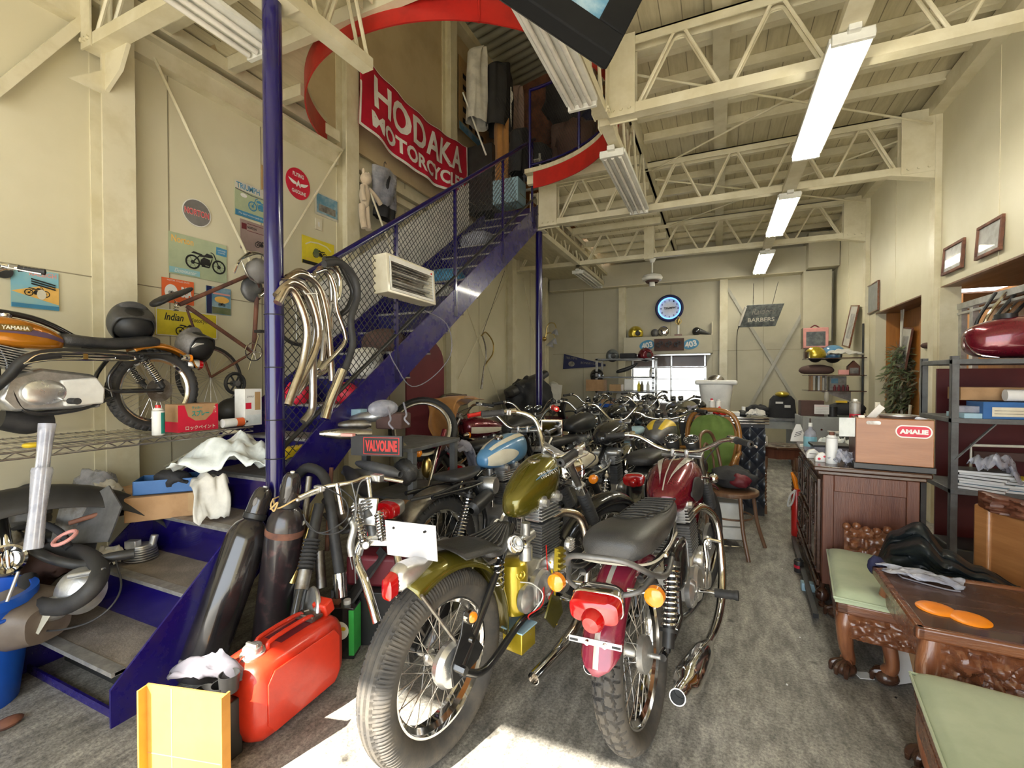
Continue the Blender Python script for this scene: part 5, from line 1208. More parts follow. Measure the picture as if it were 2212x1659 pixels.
for q in((-.15,.15,-.09,-.086),(-.15,.15,.086,.09),(-.15,-.146,-.09,.09),(.146,.15,-.09,.09)):part('side_wall',MB().bb(q[0],q[1],q[2],q[3],0,.075),'blue_box',bx)
part('bottom_sheet',MB().bb(-.15,.15,-.09,.09,0,.004),'blue_box',bx);part('end_label',MB().bb(-.1515,-.150,-.06,.0,.01,.07),'off_white',bx)
blob('dark_glove','black glove and tools heaped in the blue box','glove','dark_cloth',(-2.83,1.58,stz(1.64)+.20),(.12,.07,.05),4,.3)
def rag(name,label,cat,m,c,w,d,rz=0,amp=.05,seed=0,drop=0.0,th=.004,n=22,dome=.05,group=None):
 def f(u,v):
  x,y=(u-.5)*w,(v-.5)*d;e=1-max(abs(u-.5),abs(v-.5))*2
  jx=.03*noise.noise(Vector((u*3,v*3,seed+9)))
  z=dome*math.sin(PI*u)*math.sin(PI*v)+amp*(noise.noise(Vector((u*4+seed,v*4,seed)))+.5*noise.noise(Vector((u*9,v*9+seed,2))))+amp*.6
  z-=drop*max(0,(u-.62)/.38)**1.5
  return(x+jx*2,y+jx,z)
 return single(name,MB().grid(f,n,n),m,label,cat,group,loc=c,rz=rz,solid=th,ang=80)
rag('plastic_bag','pile of crumpled white plastic bags on the step behind the blue box','bag','white_bag',(-2.62,1.78,stz(1.92)+.03),.52,.34,.7,.10,3,.0,dome=.12)
rag('cotton_rag','white rag hanging over the carton edge beside the plastic bags','rag','white_cloth',(-2.56,1.62,stz(1.64)+.16),.26,.16,-.5,.04,5,.16)
chd=thing('cylinder_head','grey finned engine cylinder head lying on the stair step','engine part',Vector((-2.80,1.41,stz(1.4))),.4)
m_=MB()
for k in range(6):m_.lathe([(0,.008+k*.012),(.075-.002*k,.008+k*.012),(.075-.002*k,.013+k*.012),(0,.013+k*.012)],28)
part('fins',m_,'aluminium',chd);part('core',MB().cyl((0,0,0),(0,0,.08),.055,.05,20).cyl((.04,.02,.06),(.05,.03,.12),.018).box((-.02,-.03,.09),(.06,.04,.04)),'aluminium',chd,bev=.003)
rag('newspaper','crumpled newspaper beside the finned cylinder head','paper','off_white',Vector((-2.86,1.30,stz(1.4)+.01)),.16,.14,.5,.05,8)
# wire shelf and the orange moped
ws=thing('wire_shelf','long chrome wire shelf on the left wall carrying the orange moped','shelf',(-2.72,.2,1.05))
L_=1.80
for z in(0,-.028):part('edge_wire',MB().cyl((0,-.3,z),(0,L_,z),.0048),'steel',ws)
m_=MB();n_=52;pts=[]
for i in range(n_+1):pts.append((0,-.3+(L_+.3)*i/n_,-.001 if i%2 else-.027))
part('zigzag_wire',m_.tube(pts,.0034,5,sp=False),'steel',ws)
m_=MB()
for i in range(64):m_.cyl((0,-.3+(L_+.3)*i/63,-.003),(-.72,-.3+(L_+.3)*i/63,-.003),.002,n=5)
part('deck_wires',m_,'steel',ws)
for x in(-.24,-.48,-.72):part('support_rail',MB().cyl((x,-.3,-.008),(x,L_,-.008),.004),'steel',ws)
for y in(.1,1.7):part('shelf_bracket',MB().bar((-.76,y,-.02),(0,y,-.02),.02,.02).bar((-.76,y,-.3),(-.1,y,-.03),.015,.015),'steel_paint',ws)
yc=dict(hq=True,R=.335,Rf=.33,wb=1.28,rw=.10,fw=.08,tread='knob',rdrum=(1,.075),ex=.66,ez=.34,engine=0,hx=.98,hz=.92,rail=.62,rx=-.06,shx=.16,shb=.01,
 tank=[(.58,0,.68,.03,.02,.02),(.585,0,.685,.07,.04,.06,3),(.68,0,.72,.105,.07,.10,3),(.82,0,.745,.115,.085,.12,3),(.95,0,.75,.10,.085,.12,3),(1.04,0,.76,.06,.05,.08,3),(1.045,0,.76,.02,.02,.02)],tank_m='amber_paint',cap=(.86,.83),
 seat=[(-.02,0,.72,.02,.01,.01),(-.015,0,.725,.08,.035,.04,2.8),(.05,0,.73,.10,.05,.05,2.8),(.18,0,.705,.10,.045,.05,2.8),(.34,0,.69,.10,.04,.05,2.8),(.50,0,.695,.085,.045,.05,2.8),(.60,0,.70,.07,.06,.05,2.8),(.61,0,.70,.02,.01,.01)],seat_m='dark_leather',
 bar=BAR_UP,rf=(-58,28),rf_m='amber_paint',ff=None,ind=[(-.16,.60,.15)],peg=(.62,.28),tail=(-.30,.56,'lucas'))
ymb,YS,YBS=bike('orange tanked trail moped standing on the wire shelf',(-3.02,1.60),-90,0,yc,z0=1.052,sc=.72)
q=part('crankcase',MB().prism([(.40,.22),(.86,.22),(.92,.30),(.88,.44),(.72,.50),(.44,.46),(.40,.38)],'xz',-.09,.10),'aluminium',ymb,bev=.02)
part('magneto_cover',MB().loft([(.10,.72,.34,.115,.085,.085,2.2),(.135,.72,.34,.11,.08,.08,2.2),(.15,.72,.34,.085,.06,.06,2.2),(.151,.72,.34,.02,.02,.02)],28,'y'),'polished_aluminium',q)
part('side_casing',MB().prism([(.40,.25),(.62,.24),(.64,.42),(.44,.44),(.39,.36)],'xz',.10,.135),'white_plastic',q,bev=.012)
m_=MB()
for k in range(9):m_.box((.86,0,.50+k*.016),(.20-.004*k,.19,.006),ry=-.25)
part('cylinder_fins',m_,'aluminium',q)
part('exhaust_pipe',MB().tube([(.98,.05,.52),(1.05,.11,.44),(1.0,.14,.34),(.90,.15,.44),(.82,.15,.55),(.66,.155,.60),(.40,.16,.605),(.26,.16,.59)],[.024,.024,.026,.03,.034,.036,.034,.02],14),'black_satin',ymb)
hs=part('heat_shield',MB().tube([(.84,.19,.525),(.72,.20,.60),(.30,.20,.605),(.24,.20,.585),(.28,.20,.565),(.68,.20,.555),(.84,.19,.525)],.006,8,res=5),'chrome',ymb)
part('shield_bar',MB().tube([(.66,.20,.585),(.40,.20,.590),(.36,.20,.58),(.40,.20,.572),(.66,.20,.572)],.004,6),'chrome',hs);part('shield_strap',MB().bb(.52,.545,.196,.204,.555,.605),'brass',hs)
part('tank_stripe',MB().grid(lambda u,v:tp2(yc['tank'],.60+.42*u,-(84+14*v),.002),14,3),'violet_stripe',ymb)
part('tank_stripe',MB().grid(lambda u,v:tp2(yc['tank'],.60+.42*u,(84+14*v),.002),14,3),'violet_stripe',ymb)
q=part('tank_badge',MB().prism([(.78,.735),(.92,.735),(.935,.755),(.92,.775),(.78,.775),(.765,.755)],'xz',.112,.120),'brass',ymb,bev=.002)
txt('badge_lettering','YAMAHA','cream_paint',ymb,.85,.1215,.755,.13,.024,rz=PI,bold=.03)
part('number_bracket',MB().box((-.26,.0,.56),(.004,.14,.09),ry=.5),'chrome',ymb)
part('rear_sprocket',MB().lathe([(.03,.06),(.095,.06),(.095,.066),(.03,.066)],40,(0,0,.335),(0,1,0),closed=True),'dull_steel',ymb)
def helmet(label,c,r,m,rz=0,ry=0,rx=0,face=True,group=None):
 t=thing('helmet',label,'helmet',c,rz,group,rx=rx,ry=ry,sc=r)
 def f(u,v):
  th=PI*(.0+.66*v);a=2*PI*u;cut=.0
  x=math.sin(th)*math.cos(a);y=math.sin(th)*math.sin(a)*.86;z=math.cos(th)*.92
  if x>.55 and z<.32:x=.55+(x-.55)*.25
  return(x,y,z+.35)
 part('shell',MB().grid(f,44,22,cu=True),m,t,solid=.05,ang=60)
 part('lining',MB().sph((0,0,.33),(.86,.74,.80),24,14),'print_black',t)
 part('trim',MB().tube([Vector(f(i/40,1.0))for i in range(40)],.035,6,closed=True,sp=False),'black_satin',t)
 return t
helmet('dark padded crash helmet resting on the moped seat',XP(297,700,-3.0)+Vector((-.04,0,-.02)),.125,'grey_leather',rz=-.2,ry=-.85)
h_=helmet('dusty grey open face helmet hanging by the moped tail with its opening forward',XP(440,748,-2.98)+Vector((-.03,0,-.01)),.118,'print_grey',rz=.25,ry=-1.2)
part('visor_strap',MB().box((.2,-.5,-.25),(.35,.5,.04),ry=.5),'white_plastic',h_)
def spray(name,label,c,h,r,body,cap,band=None,rz=0,lie=False,group=None,cat='spray can'):
 t=thing(name,label,cat,c,rz,group)
 if lie:t.rotation_euler=(PI/2,0,rz)
 part('can',MB().lathe([(0,0),(r*.96,0),(r,.004),(r,h*.80),(r*.95,h*.83),(r*.6,h*.90),(r*.5,h*.90),(0,h*.90)],24),body,t)
 part('cap',MB().lathe([(0,h*.88),(r*.48,h*.88),(r*.45,h),(0,h)],18),cap,t)
 if band:part('label_band',MB().lathe([(r+.0006,h*band[1]),(r+.0006,h*band[2])],24,a0=band[3]if len(band)>3 else 0,a1=band[4]if len(band)>4 else 2*PI),band[0],t)
 part('rim',MB().torus((0,0,h*.815),(0,0,1),r*.97,.0015,24,5),'steel',t)
 return t
shy=lambda u:XP(u,925,-2.80)
p=XP(342,925,-2.80);spray('spray_can','white and green spray can with red cap on the wire shelf',(-2.80,p.y,1.052),.165,.029,'print_white','red_plastic',('teal_print',.05,.75,1.5,3.6))
p=XP(425,922,-2.82)
cx_=thing('spray_paint_box','red and tan cardboard box with Japanese lettering on the wire shelf','box',(-2.86,p.y,1.052),RZL)
part('carton',MB().bb(-.115,.115,-.06,.06,0,.16),'cardboard',cx_,bev=.001)
part('red_print',MB().prism([(-.115,0),(.115,0),(.115,.155),(.10,.155),(.08,.10),(.04,.062),(-.02,.062),(-.06,.09),(-.08,.155),(-.115,.155)],'xz',-.0608,-.0602),'print_red',cx_)
txt('lettering','ロックペイント','cream_paint',cx_,.01,-.0615,.022,.17,.024,bold=.02);txt('lettering','スプレー','teal_print',cx_,.01,-.0615,.105,.10,.034,bold=.04);txt('lettering','ラッカー','teal_print',cx_,-.01,-.0615,.138,.06,.016,bold=.03);txt('lettering','アロ','cream_paint',cx_,.095,-.0615,.12,.014,.04)
part('red_print',MB().bb(-.1156,-.1151,-.06,.06,0,.06),'print_red',cx_)
c2=spray('spray_can','white and orange spray can lying on the wire shelf',(-2.80,XP(480,915,-2.8).y,1.082),.165,.027,'print_white','steel',('print_orange',.5,.8),lie=True)
c2.rotation_euler=(-PI/2,0,0)
p=XP(556,905,-2.78)
wb_=thing('paper_carton','tall white carton with red and leaf print beside the blue post','carton',(-2.84,p.y-.02,1.052),RZL)
part('carton',MB().bb(-.06,.06,-.05,.05,0,.24),'print_white',wb_,bev=.001);part('red_print',MB().bb(-.055,-.015,-.0508,-.0502,.11,.15),'print_red',wb_);part('leaf_print',MB().bb(-.05,.05,-.0508,-.0502,.01,.07),'white_bag',wb_);part('line_print',MB().bb(.01,.05,-.0508,-.0502,.10,.22),'print_tan',wb_)
txt('lettering','2WAY','print_grey',wb_,-.02,-.0512,.19,.05,.012)
single('rubber_pad',MB().tube([XP(0,905,-3.1),XP(60,912,-3.1),XP(110,905,-3.1)],[.05,.06,.045],12),'black_rubber','black rubber pad under the moped at the left edge','pad')
single('yellow_tape',MB().torus((-2.80,XP(68,935,-2.8).y,1.065),(0,0,1),.022,.010,20,8),'yellow_paint','small yellow tape roll at the left end of the wire shelf','tape roll')
t=thing('wrapped_tube_bundle','tall bundle of tubes in clear plastic standing at the left','bundle',(0,0,0))
a_=XP(72,1185,-2.45);b_=XP(102,915,-2.50)
part('plastic_sleeve',MB().tube([a_,a_+(b_-a_)*.3,a_+(b_-a_)*.62,a_+(b_-a_)*.66,b_],[.030,.026,.034,.020,.028],14),'clear_plastic',t)
for k in(-1,0,1):part('tube',MB().cyl(a_+Vector((0,k*.016,0)),a_+(b_-a_)*.95+Vector((0,k*.014,0)),.009),'aluminium',t)
bc_=thing('bicycle','old brown bicycle parked nose up against the left wall','bicycle',(0,0,0))
BX=-3.27
bp_=lambda u,v,dx=0:XP(u,v,BX+dx)
head,hb_,seat_,bbk=bp_(553,588),bp_(556,622),bp_(398,660),bp_(548,760)
rw_c,fw_c=bp_(455,815),bp_(640,690)
part('frame',MB().cyl(bp_(388,658),head,.014).cyl(hb_,bp_(548,758),.016).cyl(bp_(404,662),bp_(545,760),.014).cyl(bbk,rw_c,.009).cyl(bp_(404,668),rw_c,.008).cyl(head,hb_,.019),'dull_steel' if False else 'rust',bc_)
part('saddle',MB().loft([(-.15,0,0,.01,.01,.01),(-.14,0,0,.075,.02,.02),(-.06,0,.01,.08,.025,.02),(.03,0,.0,.04,.02,.02),(.13,0,.0,.02,.018,.015),(.14,0,0,.005,.005,.005)],16),'dark_leather',bc_,sub=1)
sd_=bpy.data.objects[[o.name for o in bpy.data.objects if o.name.startswith('saddle')and o.parent==bc_][0]];sd_.location=bp_(376,640);sd_.rotation_euler=(0,-.55,PI/2)
part('seat_spring',MB().coil(bp_(380,672),bp_(382,650),.014,.003,4),'chrome',bc_)
for cc,nm in((rw_c,'rear_wheel'),(fw_c,'front_wheel')):
 q=part(nm,MB().torus(cc,(1,0,.12),.205,.008,48,8),'steel',bc_);part('tyre',MB().torus(cc,(1,0,.12),.218,.014,48,8),'black_rubber',q)
 m_=MB()
 for k in range(24):
  a=2*PI*k/24;m_.cyl(cc,cc+Vector((0,.205*math.cos(a),.205*math.sin(a))),.0012,n=4)
 part('spokes',m_,'steel',q)
q=part('chainring',MB().torus(bp_(548,760,.03),(1,0,0),.068,.005,32,6),'chrome',bc_);m_=MB()
for k in range(5):m_.cyl(bp_(548,760,.03),bp_(548,760,.03)+Vector((0,.066*math.cos(k*1.257),.066*math.sin(k*1.257))),.004)
part('chainring_arms',m_,'chrome',q);part('crank',MB().cyl(bp_(548,760,.05),bp_(560,722,.06),.007).cyl(bp_(548,760,.02),bp_(536,800,.02),.007),'chrome',bc_)
part('handlebar',MB().tube([bp_(505,590,.12),bp_(520,560,.14),bp_(548,545,.08),bp_(575,560,0),bp_(560,600,-.05)],.009,8),'chrome',bc_)
part('pedal',MB().box(bp_(562,716,.09),(.07,.05,.02)),'black_rubber',bc_);part('bottle_lamp',MB().cyl(bp_(560,640,.05),bp_(585,618,.05),.022,.03),'chrome',bc_)
part('basket',MB().tube([bp_(520,560,.10),bp_(560,548,.12),bp_(590,570,.1),bp_(580,610,.1),bp_(540,600,.1),bp_(520,560,.10)],.006,6),'steel',bc_)
blob('headlamp_bag','dusty round bag hung on the bicycle handlebar','bag','print_grey',bp_(560,585,.10),(.07,.10,.09),3,.2,flat=False)
blob('dusty_headlamp','large dusty lamp shell behind the bicycle head','lamp','grey_metal',bp_(545,625,-.02),(.04,.09,.10),7,.05,flat=False)
t=thing('training_pulley','dark spoked pulley wheel behind the moped wheel','pulley',(0,0,0));c0=XP(508,828,-3.15)
part('rim',MB().torus(c0,(1,0,0),.07,.012,32,8),'black_satin',t);m_=MB()
for k in range(6):m_.cyl(c0,c0+Vector((0,.068*math.cos(k*PI/3),.068*math.sin(k*PI/3))),.006)
part('spokes',m_,'black_satin',t);part('hub',MB().cyl(c0-Vector((.03,0,0)),c0+Vector((.03,0,0)),.02),'grey_metal',t)
single('shelf_engine',MB().sph(XP(500,890,-3.15),(.10,.09,.10),20,12),'black_satin','dark round engine part below the spoked pulley','engine part')
# == FOREGROUND LEFT AND MIDDLE CLUTTER
def gas_cyl(label,p0,p1,r,m,worn=False):
 p0=Vector(p0);p1=Vector(p1);d=(p1-p0);L=d.length
 t=thing('gas_cylinder',label,'gas cylinder',p0);t.rotation_mode='QUATERNION';t.rotation_quaternion=d.to_track_quat('Z','Y')
 prof=[(0,.0),(r*.92,0),(r,.012),(r,L*.70),(r*.93,L*.745),(r*.75,L*.785),(r*.50,L*.81),(r*.42,L*.82),(0,L*.82)]
 part('cylinder_body',MB().lathe(prof,40),m,t)
 part('neck_ring',MB().lathe([(r*.5,L*.815),(r*.56,L*.82),(r*.56,L*.845),(r*.5,L*.85)],28),'black_satin',t)
 c=part('valve_cap',MB().lathe([(r*.52,L*.845),(r*.50,L*.92),(r*.44,L*.97),(r*.28,L*.995),(0,L)],28),'cylinder_black',t)
 for a in(0,PI):part('cap_slot',MB().sph((0,0,0),(.010,.022,.003),16,6,(0,0,1)),'print_grey',c)
 for k,q in enumerate([x for x in c.children]):
  q.location=(r*.50*math.cos(-1.0+k*PI),r*.50*math.sin(-1.0+k*PI),L*.91);q.rotation_euler=(0,PI/2,-1.0+k*PI)
 part('cap_button',MB().cyl((0,0,L*.99),(0,0,L*1.005),.010),'white_plastic',c)
 part('paper_tag',MB().lathe([(r*.96,0),(r*.955,.03)],8,(0,0,L*.715),(0,0,1),a0=.2,a1=.7),'white_paper',t)
 if worn:part('rust_band',MB().lathe([(r+.0006,L*.665),(r+.0006,L*.70)],40),'rust',t)
 return t
c1b=ZP(425,1478)
g1=gas_cyl('black gas cylinder leaning further left against the stair side, with a round sticker',(c1b.x,c1b.y,.03),DP(573,1052,2.30),.094,'cylinder_black')
q=part('round_sticker',MB().lathe([(0,0),(.022,0),(.022,.001),(0,.001)],24,(.094*math.cos(.1),.094*math.sin(.1)-.0,.62),(math.cos(.1),math.sin(.1),0)),'brown_cloth',g1)
c2b=ZP(583,1415)
gas_cyl('scratched black gas cylinder standing nearer upright beside the red can',(c2b.x,c2b.y,.02),DP(632,1020,2.20),.088,'cylinder_worn',True)
single('tie_rope',MB().tube([DP(590,1078,2.2),DP(600,1098,2.14),DP(640,1078,2.13),DP(655,1072,2.2),DP(625,1066,2.28),DP(590,1078,2.2)],.004,6).tube([DP(590,1078,2.16),DP(585,1092,2.14),DP(592,1104,2.13),DP(600,1085,2.13),DP(584,1100,2.13)],.004,6),'straw','yellow rope tied round the neck of the right gas cylinder','rope')
jc=thing('fuel_can','red metal fuel can standing in the sun patch','fuel can',(-1.615,1.34,0),0,rz=math.radians(-3))if False else thing('fuel_can','red metal fuel can standing in the sun patch','fuel can',(-1.615,1.325,0),math.radians(2))
secs=[]
for y,k in((-.235,0),(-.232,.55),(-.215,.84),(-.18,.97),(-.12,1),(.12,1),(.18,.97),(.215,.84),(.232,.55),(.235,0)):
 secs.append((y,0,.165,.115*max(k,.02),.155*max(k,.02)+.0,.155*max(k,.02),4.2))
part('can_body',MB().loft(secs,40,'y'),'jerry_red',jc,ang=60)
part('weld_seam',MB().tube([(-.0,-.236,.06),(0,-.22,.30),(0,-.12,.322),(0,.12,.322),(0,.22,.30),(0,.236,.06)],.003,6),'jerry_red',jc)
part('side_panel',MB().prism([(-.15,.05),(.15,.05),(.18,.09),(.18,.24),(.15,.28),(-.15,.28),(-.18,.24),(-.18,.09)],'yz',.112,.1175),'jerry_red',jc,bev=.004)
for s_ in(-1,1):part('handle_bar',MB().tube([(s_*.03,-.11,.318),(s_*.03,-.09,.345),(s_*.03,.09,.345),(s_*.03,.11,.318)],.009,8),'jerry_red',jc)
part('handle_recess',MB().bb(-.045,.045,-.06,.10,.3195,.3205),'print_maroon',jc)
q=part('filler_cap',MB().lathe([(0,.03),(.018,.03),(.034,.022),(.036,.0),(.045,0),(.045,-.01)],26,(.0,-.15,.322),(0,-.12,1)),'polished_aluminium',jc)
part('cap_bar',MB().box((0,-.153,.352),(.055,.014,.012)),'polished_aluminium',q,bev=.003)
q=part('spout_cap',MB().box((0.02,.185,.345),(.075,.055,.06),rx=.3),'jerry_red',jc,bev=.008);part('spout_clamp',MB().box((-.0,.12,.330),(.10,.06,.014)).cyl((-.05,.10,.337),(.05,.10,.337),.006),'dull_steel',jc)
part('scratch_mark',MB().bar((-.05,-.2352,.15),(.03,-.2362,.075),.002,.005,(0,1,0)),'print_pink',jc)
ob=thing('open_carton','sunlit open cardboard box at the bottom edge beside the red can','box',(-1.60,.93,0),math.radians(14))
part('back_wall',MB().bb(-.155,.155,.0,.006,0,.335),'cardboard_orange_lit',ob);part('side_wall',MB().bb(-.161,-.155,-.03,.006,0,.33),'cardboard_orange_lit',ob);part('side_wall',MB().bb(.155,.161,-.03,.006,0,.345),'cardboard_orange_lit',ob)
part('bottom',MB().bb(-.155,.155,-.26,.006,0,.006),'cardboard_orange_lit',ob);part('fold_line',MB().bb(-.06,-.056,-.001,0,.06,.33),'cardboard',ob);part('fold_line',MB().bb(-.155,.155,-.001,0,.10,.103),'cardboard',ob)
pk=thing('printed_packet','small white printed packet inside the open carton','packet',(-1.50,.83,.06),.5);pk.rotation_euler=(.3,.4,.5)
part('packet',MB().box((0,0,.05),(.10,.03,.12)),'print_white',pk,bev=.002);part('red_print',MB().box((-.01,-.0155,.02),(.07,.001,.03)),'print_red',pk);part('dark_print',MB().box((.0,-.0155,.075),(.05,.001,.02)),'print_grey',pk)
t=thing('work_gloves','grey work gloves and dark cups lying on the back of the carton','gloves',DP(440,1475,1.62))
rg=rag('shop_rag','pale grey rag draped over dark cups behind the open carton','rag','shaded_rag',DP(450,1450,1.66)+Vector((0,0,-.01)),.22,.09,.5,.03,12,.04)
bpy.data.objects.remove(t)
for i,(u,v)in enumerate(((440,1490),(478,1478),(495,1455))):
 p=DP(u,v,1.62);single('rubber_cup',MB().lathe([(0,0),(.030,0),(.034,.06),(.031,.06),(.028,.01)],24,(p.x,p.y,p.z-.06)),'black_satin',['dark rubber cup nearest the carton edge','dark rubber cup in the middle behind the carton','dark rubber cup closest to the red can'][i],'cup','dark cups behind the carton')
p=DP(465,1478,1.64);single('parts_crate',MB().bb(p.x-.13,p.x+.06,p.y-.07,p.y+.06,0,p.z-.06),'black_satin','low black crate under the dark cups behind the carton','crate',bev=.004)
# scrap heap at the far left
def bin_():
 t=thing('plastic_bin','bright blue plastic bin at the left picture edge','bin',(-2.83,.79,0))
 part('bucket',MB().lathe([(0,.0),(.15,0),(.20,.42),(.215,.42),(.215,.46),(.19,.46),(.14,.02),(0,.02)],40),'blue_plastic',t)
 part('rim_rib',MB().torus((0,0,.38),(0,0,1),.20,.008,40,8),'blue_plastic',t)
bin_()
def pipe_(name,label,cat,pix,r,m,n=10,group=None,sp=True,ends=True):
 return single(name,MB().tube([DP(*q)for q in pix],r,n,sp=sp),m,label,cat,group)
pipe_('steel_tube','bright steel tube sticking up at the left edge above the blue bin','tube',[(20,1330,2.15),(18,1210,2.15),(2,1100,2.2)],.022,'chrome')
single('headlamp_shell',MB().lathe([(0,-.07),(.04,-.06),(.065,-.02),(.07,.02),(.06,.025)],26,DP(14,1210,2.1),(1,-.4,.3)),'chrome','chrome lamp shell at the left edge above the blue bin','lamp')
def fender_arc(u,v):
 a=math.radians(20+140*u);p=Vector((-3.05+.42*-math.cos(a)*.35,1.05-.55*math.cos(a),.42+.42*math.sin(a)));p.x+=(v-.5)*.28;p.z-=.10*abs(v-.5)**2*4;return p
single('car_fender',MB().grid(fender_arc,30,8),'black_satin','big curved black mudguard in the scrap heap','fender',solid=.004)
pipe_('rubber_belt','broad grey rubber band curled in front of the scrap heap','belt',[(60,1250,2.1),(70,1300,2.0),(140,1310,1.95),(200,1270,1.95),(215,1225,2.05),(180,1195,2.2),(110,1185,2.25)],.035,'black_rubber')
pipe_('rubber_belt','dark folded strap lying on top of the scrap heap','belt',[(75,1190,2.2),(120,1210,2.1),(180,1220,2.1),(235,1205,2.1),(290,1195,2.15)],.022,'black_satin')
single('metal_sheet',MB().box((0,0,0),(.22,.006,.26),ry=.1),'dull_steel','bent grey sheet metal panel standing in the scrap heap','panel',loc=DP(170,1130,2.35),rz=.5,rx=-.2)
single('metal_sheet',MB().prism([(-.12,0),(.12,.03),(.14,.2),(.02,.3),(-.1,.22)],'xz',-.004,.004),'grey_metal','dark bracket plate with a hole beside the finned cylinder head','panel',loc=DP(190,1180,2.3),rz=.2,rx=-.3)
o=single('vacuum_canister',MB().loft([(-.16,0,.10,.02,.02,.02),(-.155,0,.10,.12,.08,.09,3.2),(-.05,0,.11,.15,.11,.10,3.2),(.10,0,.11,.14,.10,.10,3.2),(.17,0,.10,.09,.07,.08,3),(.175,0,.10,.01,.01,.01)],28),'brown_plastic','brown plastic housing lying at the front of the scrap heap','housing',loc=(-2.78,.92,.22),rz=.3)
o=single('fan_cover',MB().lathe([(0,.06),(.05,.055),(.085,.03),(.10,0),(.095,-.01)],32),'aluminium','pale round cover with dark red side in the scrap heap','cover',loc=DP(175,1275,2.05),rx=PI/2-.3,rz=.7)
single('red_collar',MB().torus((0,0,0),(0,0,1),.045,.009,30,8),'print_pink','red patterned collar ring in the scrap heap','collar',loc=DP(140,1162,2.2),rx=.5)
for i,(u,v,d,r_,m_x)in enumerate([(60,1110,2.5,.09,'grey_metal'),(120,1160,2.45,.08,'black_satin'),(40,1180,2.3,.09,'dull_steel'),(200,1100,2.55,.07,'khaki_cloth'),(30,1080,2.6,.09,'black_satin'),(90,1220,2.3,.10,'brown_cloth'),(230,1060,2.6,.06,'off_white')]):
 blob('scrap_part',['dull metal lump in the upper left of the heap','black lump beside the wrapped tubes','steel lump right above the blue bin','khaki bundle in the upper right of the heap','black part at the top left edge of the heap','brown bundle in the middle of the heap','crumpled pale bag at the top right of the heap'][i],'scrap',m_x,DP(u,v,d),(r_*1.3,r_,r_*.9),i,.35,flat=False)
pipe_('cable','thin black cable trailing off the heap over the lowest step','cable',[(250,1210,2.1),(262,1265,2.05),(240,1310,1.98),(190,1345,1.95),(120,1362,1.95),(60,1360,2.0)],.004,'black_rubber',6)
single('table_leg',MB().cyl(ZP(48,1425),ZP(30,1420)+Vector((0.05,.0,.25)),.012),'chrome','thin chrome leg standing on the floor beside the blue bin','leg')
single('heap_crate',MB().bb(-3.25,-2.93,.75,1.9,0,.30),'grey_metal','grey crate underneath the scrap heap','crate',bev=.006)
single('floor_stone',MB().sph((0,0,.015),(.05,.03,.02),10,6),'rust','small rusty lump on the floor at the left edge','lump',loc=ZP(15,1570))
# leaning parts between the cylinders and the bikes
pipe_('fork_tube','slim steel fork tube leaning right behind the gas cylinders','fork tube',[(668,1030,2.42),(640,1300,2.2)],.016,'dull_steel',sp=False)
pipe_('fork_tube','brassy fork tube leaning next to the slim steel one','fork tube',[(683,1090,2.35),(630,1260,2.2)],.017,'brass',sp=False)
t=thing('gaitered_fork','black fork leg with ribbed gaiter leaning behind the red can','fork leg',(0,0,0))
a_,b_=DP(632,1365,2.0),DP(690,1090,2.3);d_=(b_-a_)
part('slider',MB().cyl(a_,a_+d_*.35,.026),'black_paint',t);part('sleeve',MB().cyl(a_+d_*.30,a_+d_*.45,.030),'dull_steel',t)
part('gaiter',MB().lathe([(.030 if k%2 else.040,k*.0085)for k in range(17)],20,a_+d_*.45,d_),'black_rubber',t);part('upper_tube',MB().cyl(a_+d_*.62,b_,.026),'black_satin',t)
pipe_('bent_exhaust','thick black bent pipe arching over behind the gas cylinders','exhaust pipe',[(640,1030,2.55),(665,1010,2.5),(700,1030,2.45),(715,1100,2.35),(725,1180,2.3),(735,1245,2.25)],.026,'black_rubber',14)
pipe_('pipe_clamp_end','chrome clamped end of the thick black bent pipe','pipe end',[(734,1238,2.25),(737,1290,2.22)],.032,'chrome',18,sp=False)
pipe_('muffler_cone','small steel cone leaning behind the ribbed fork leg','muffler',[(690,1190,2.4),(695,1270,2.35)],.025,'dull_steel',sp=False)
t=thing('brake_plate','round alloy brake plate standing behind the red can','brake plate',DP(672,1320,2.08),-.5)
part('plate',MB().lathe([(0,.02),(.03,.02),(.05,.01),(.10,.008),(.105,0),(.1,-.01),(0,-.01)],36,(0,0,0),(0,-1,.2)),'aluminium',t);part('cam_lever',MB().bar((-.02,-.03,.0),(.05,-.03,.03),.02,.008).cyl((-.03,-.03,-.02),(-.03,-.05,-.02),.014),'polished_aluminium',t)
m_=MB()
for k in range(6):m_.torus((-.06+k*.022,-.035,.0),(0,-1,.2),.006,.002,12,5)
part('hole_strip',m_.bar((-.08,-.032,.0),(.06,-.032,.0),.026,.003,(0,1,0)),'steel',t)
t=thing('oil_tin','green and black tin with yellow pictures behind the red can','tin',DP(742,1395,2.27),math.radians(22));t.location.z=0
part('tin',MB().bb(-.07,.07,-.045,.045,0,.25),'black_paint',t,bev=.004);part('green_band',MB().bb(-.0705,-.045,-.0465,.046,.02,.24).bb(.045,.0705,-.0465,.046,.02,.24),'green_label',t);part('picture_label',MB().lathe([(0,0),(.045,0),(.045,.0015),(0,.0015)],28,(0,-.0465,.14),(0,-1,0)),'print_white',t)
part('yellow_print',MB().sph((-.012,-.0485,.135),(.016,.012,.001),12,6,(0,-1,0)).sph((.018,-.0485,.15),(.014,.010,.001),12,6,(0,-1,0)),'yellow_paint',t);part('screw_cap',MB().cyl((.02,0,.25),(.02,0,.27),.018),'white_plastic',t);part('carry_lug',MB().box((-.035,0,.262),(.04,.03,.03)),'rust',t,bev=.004)
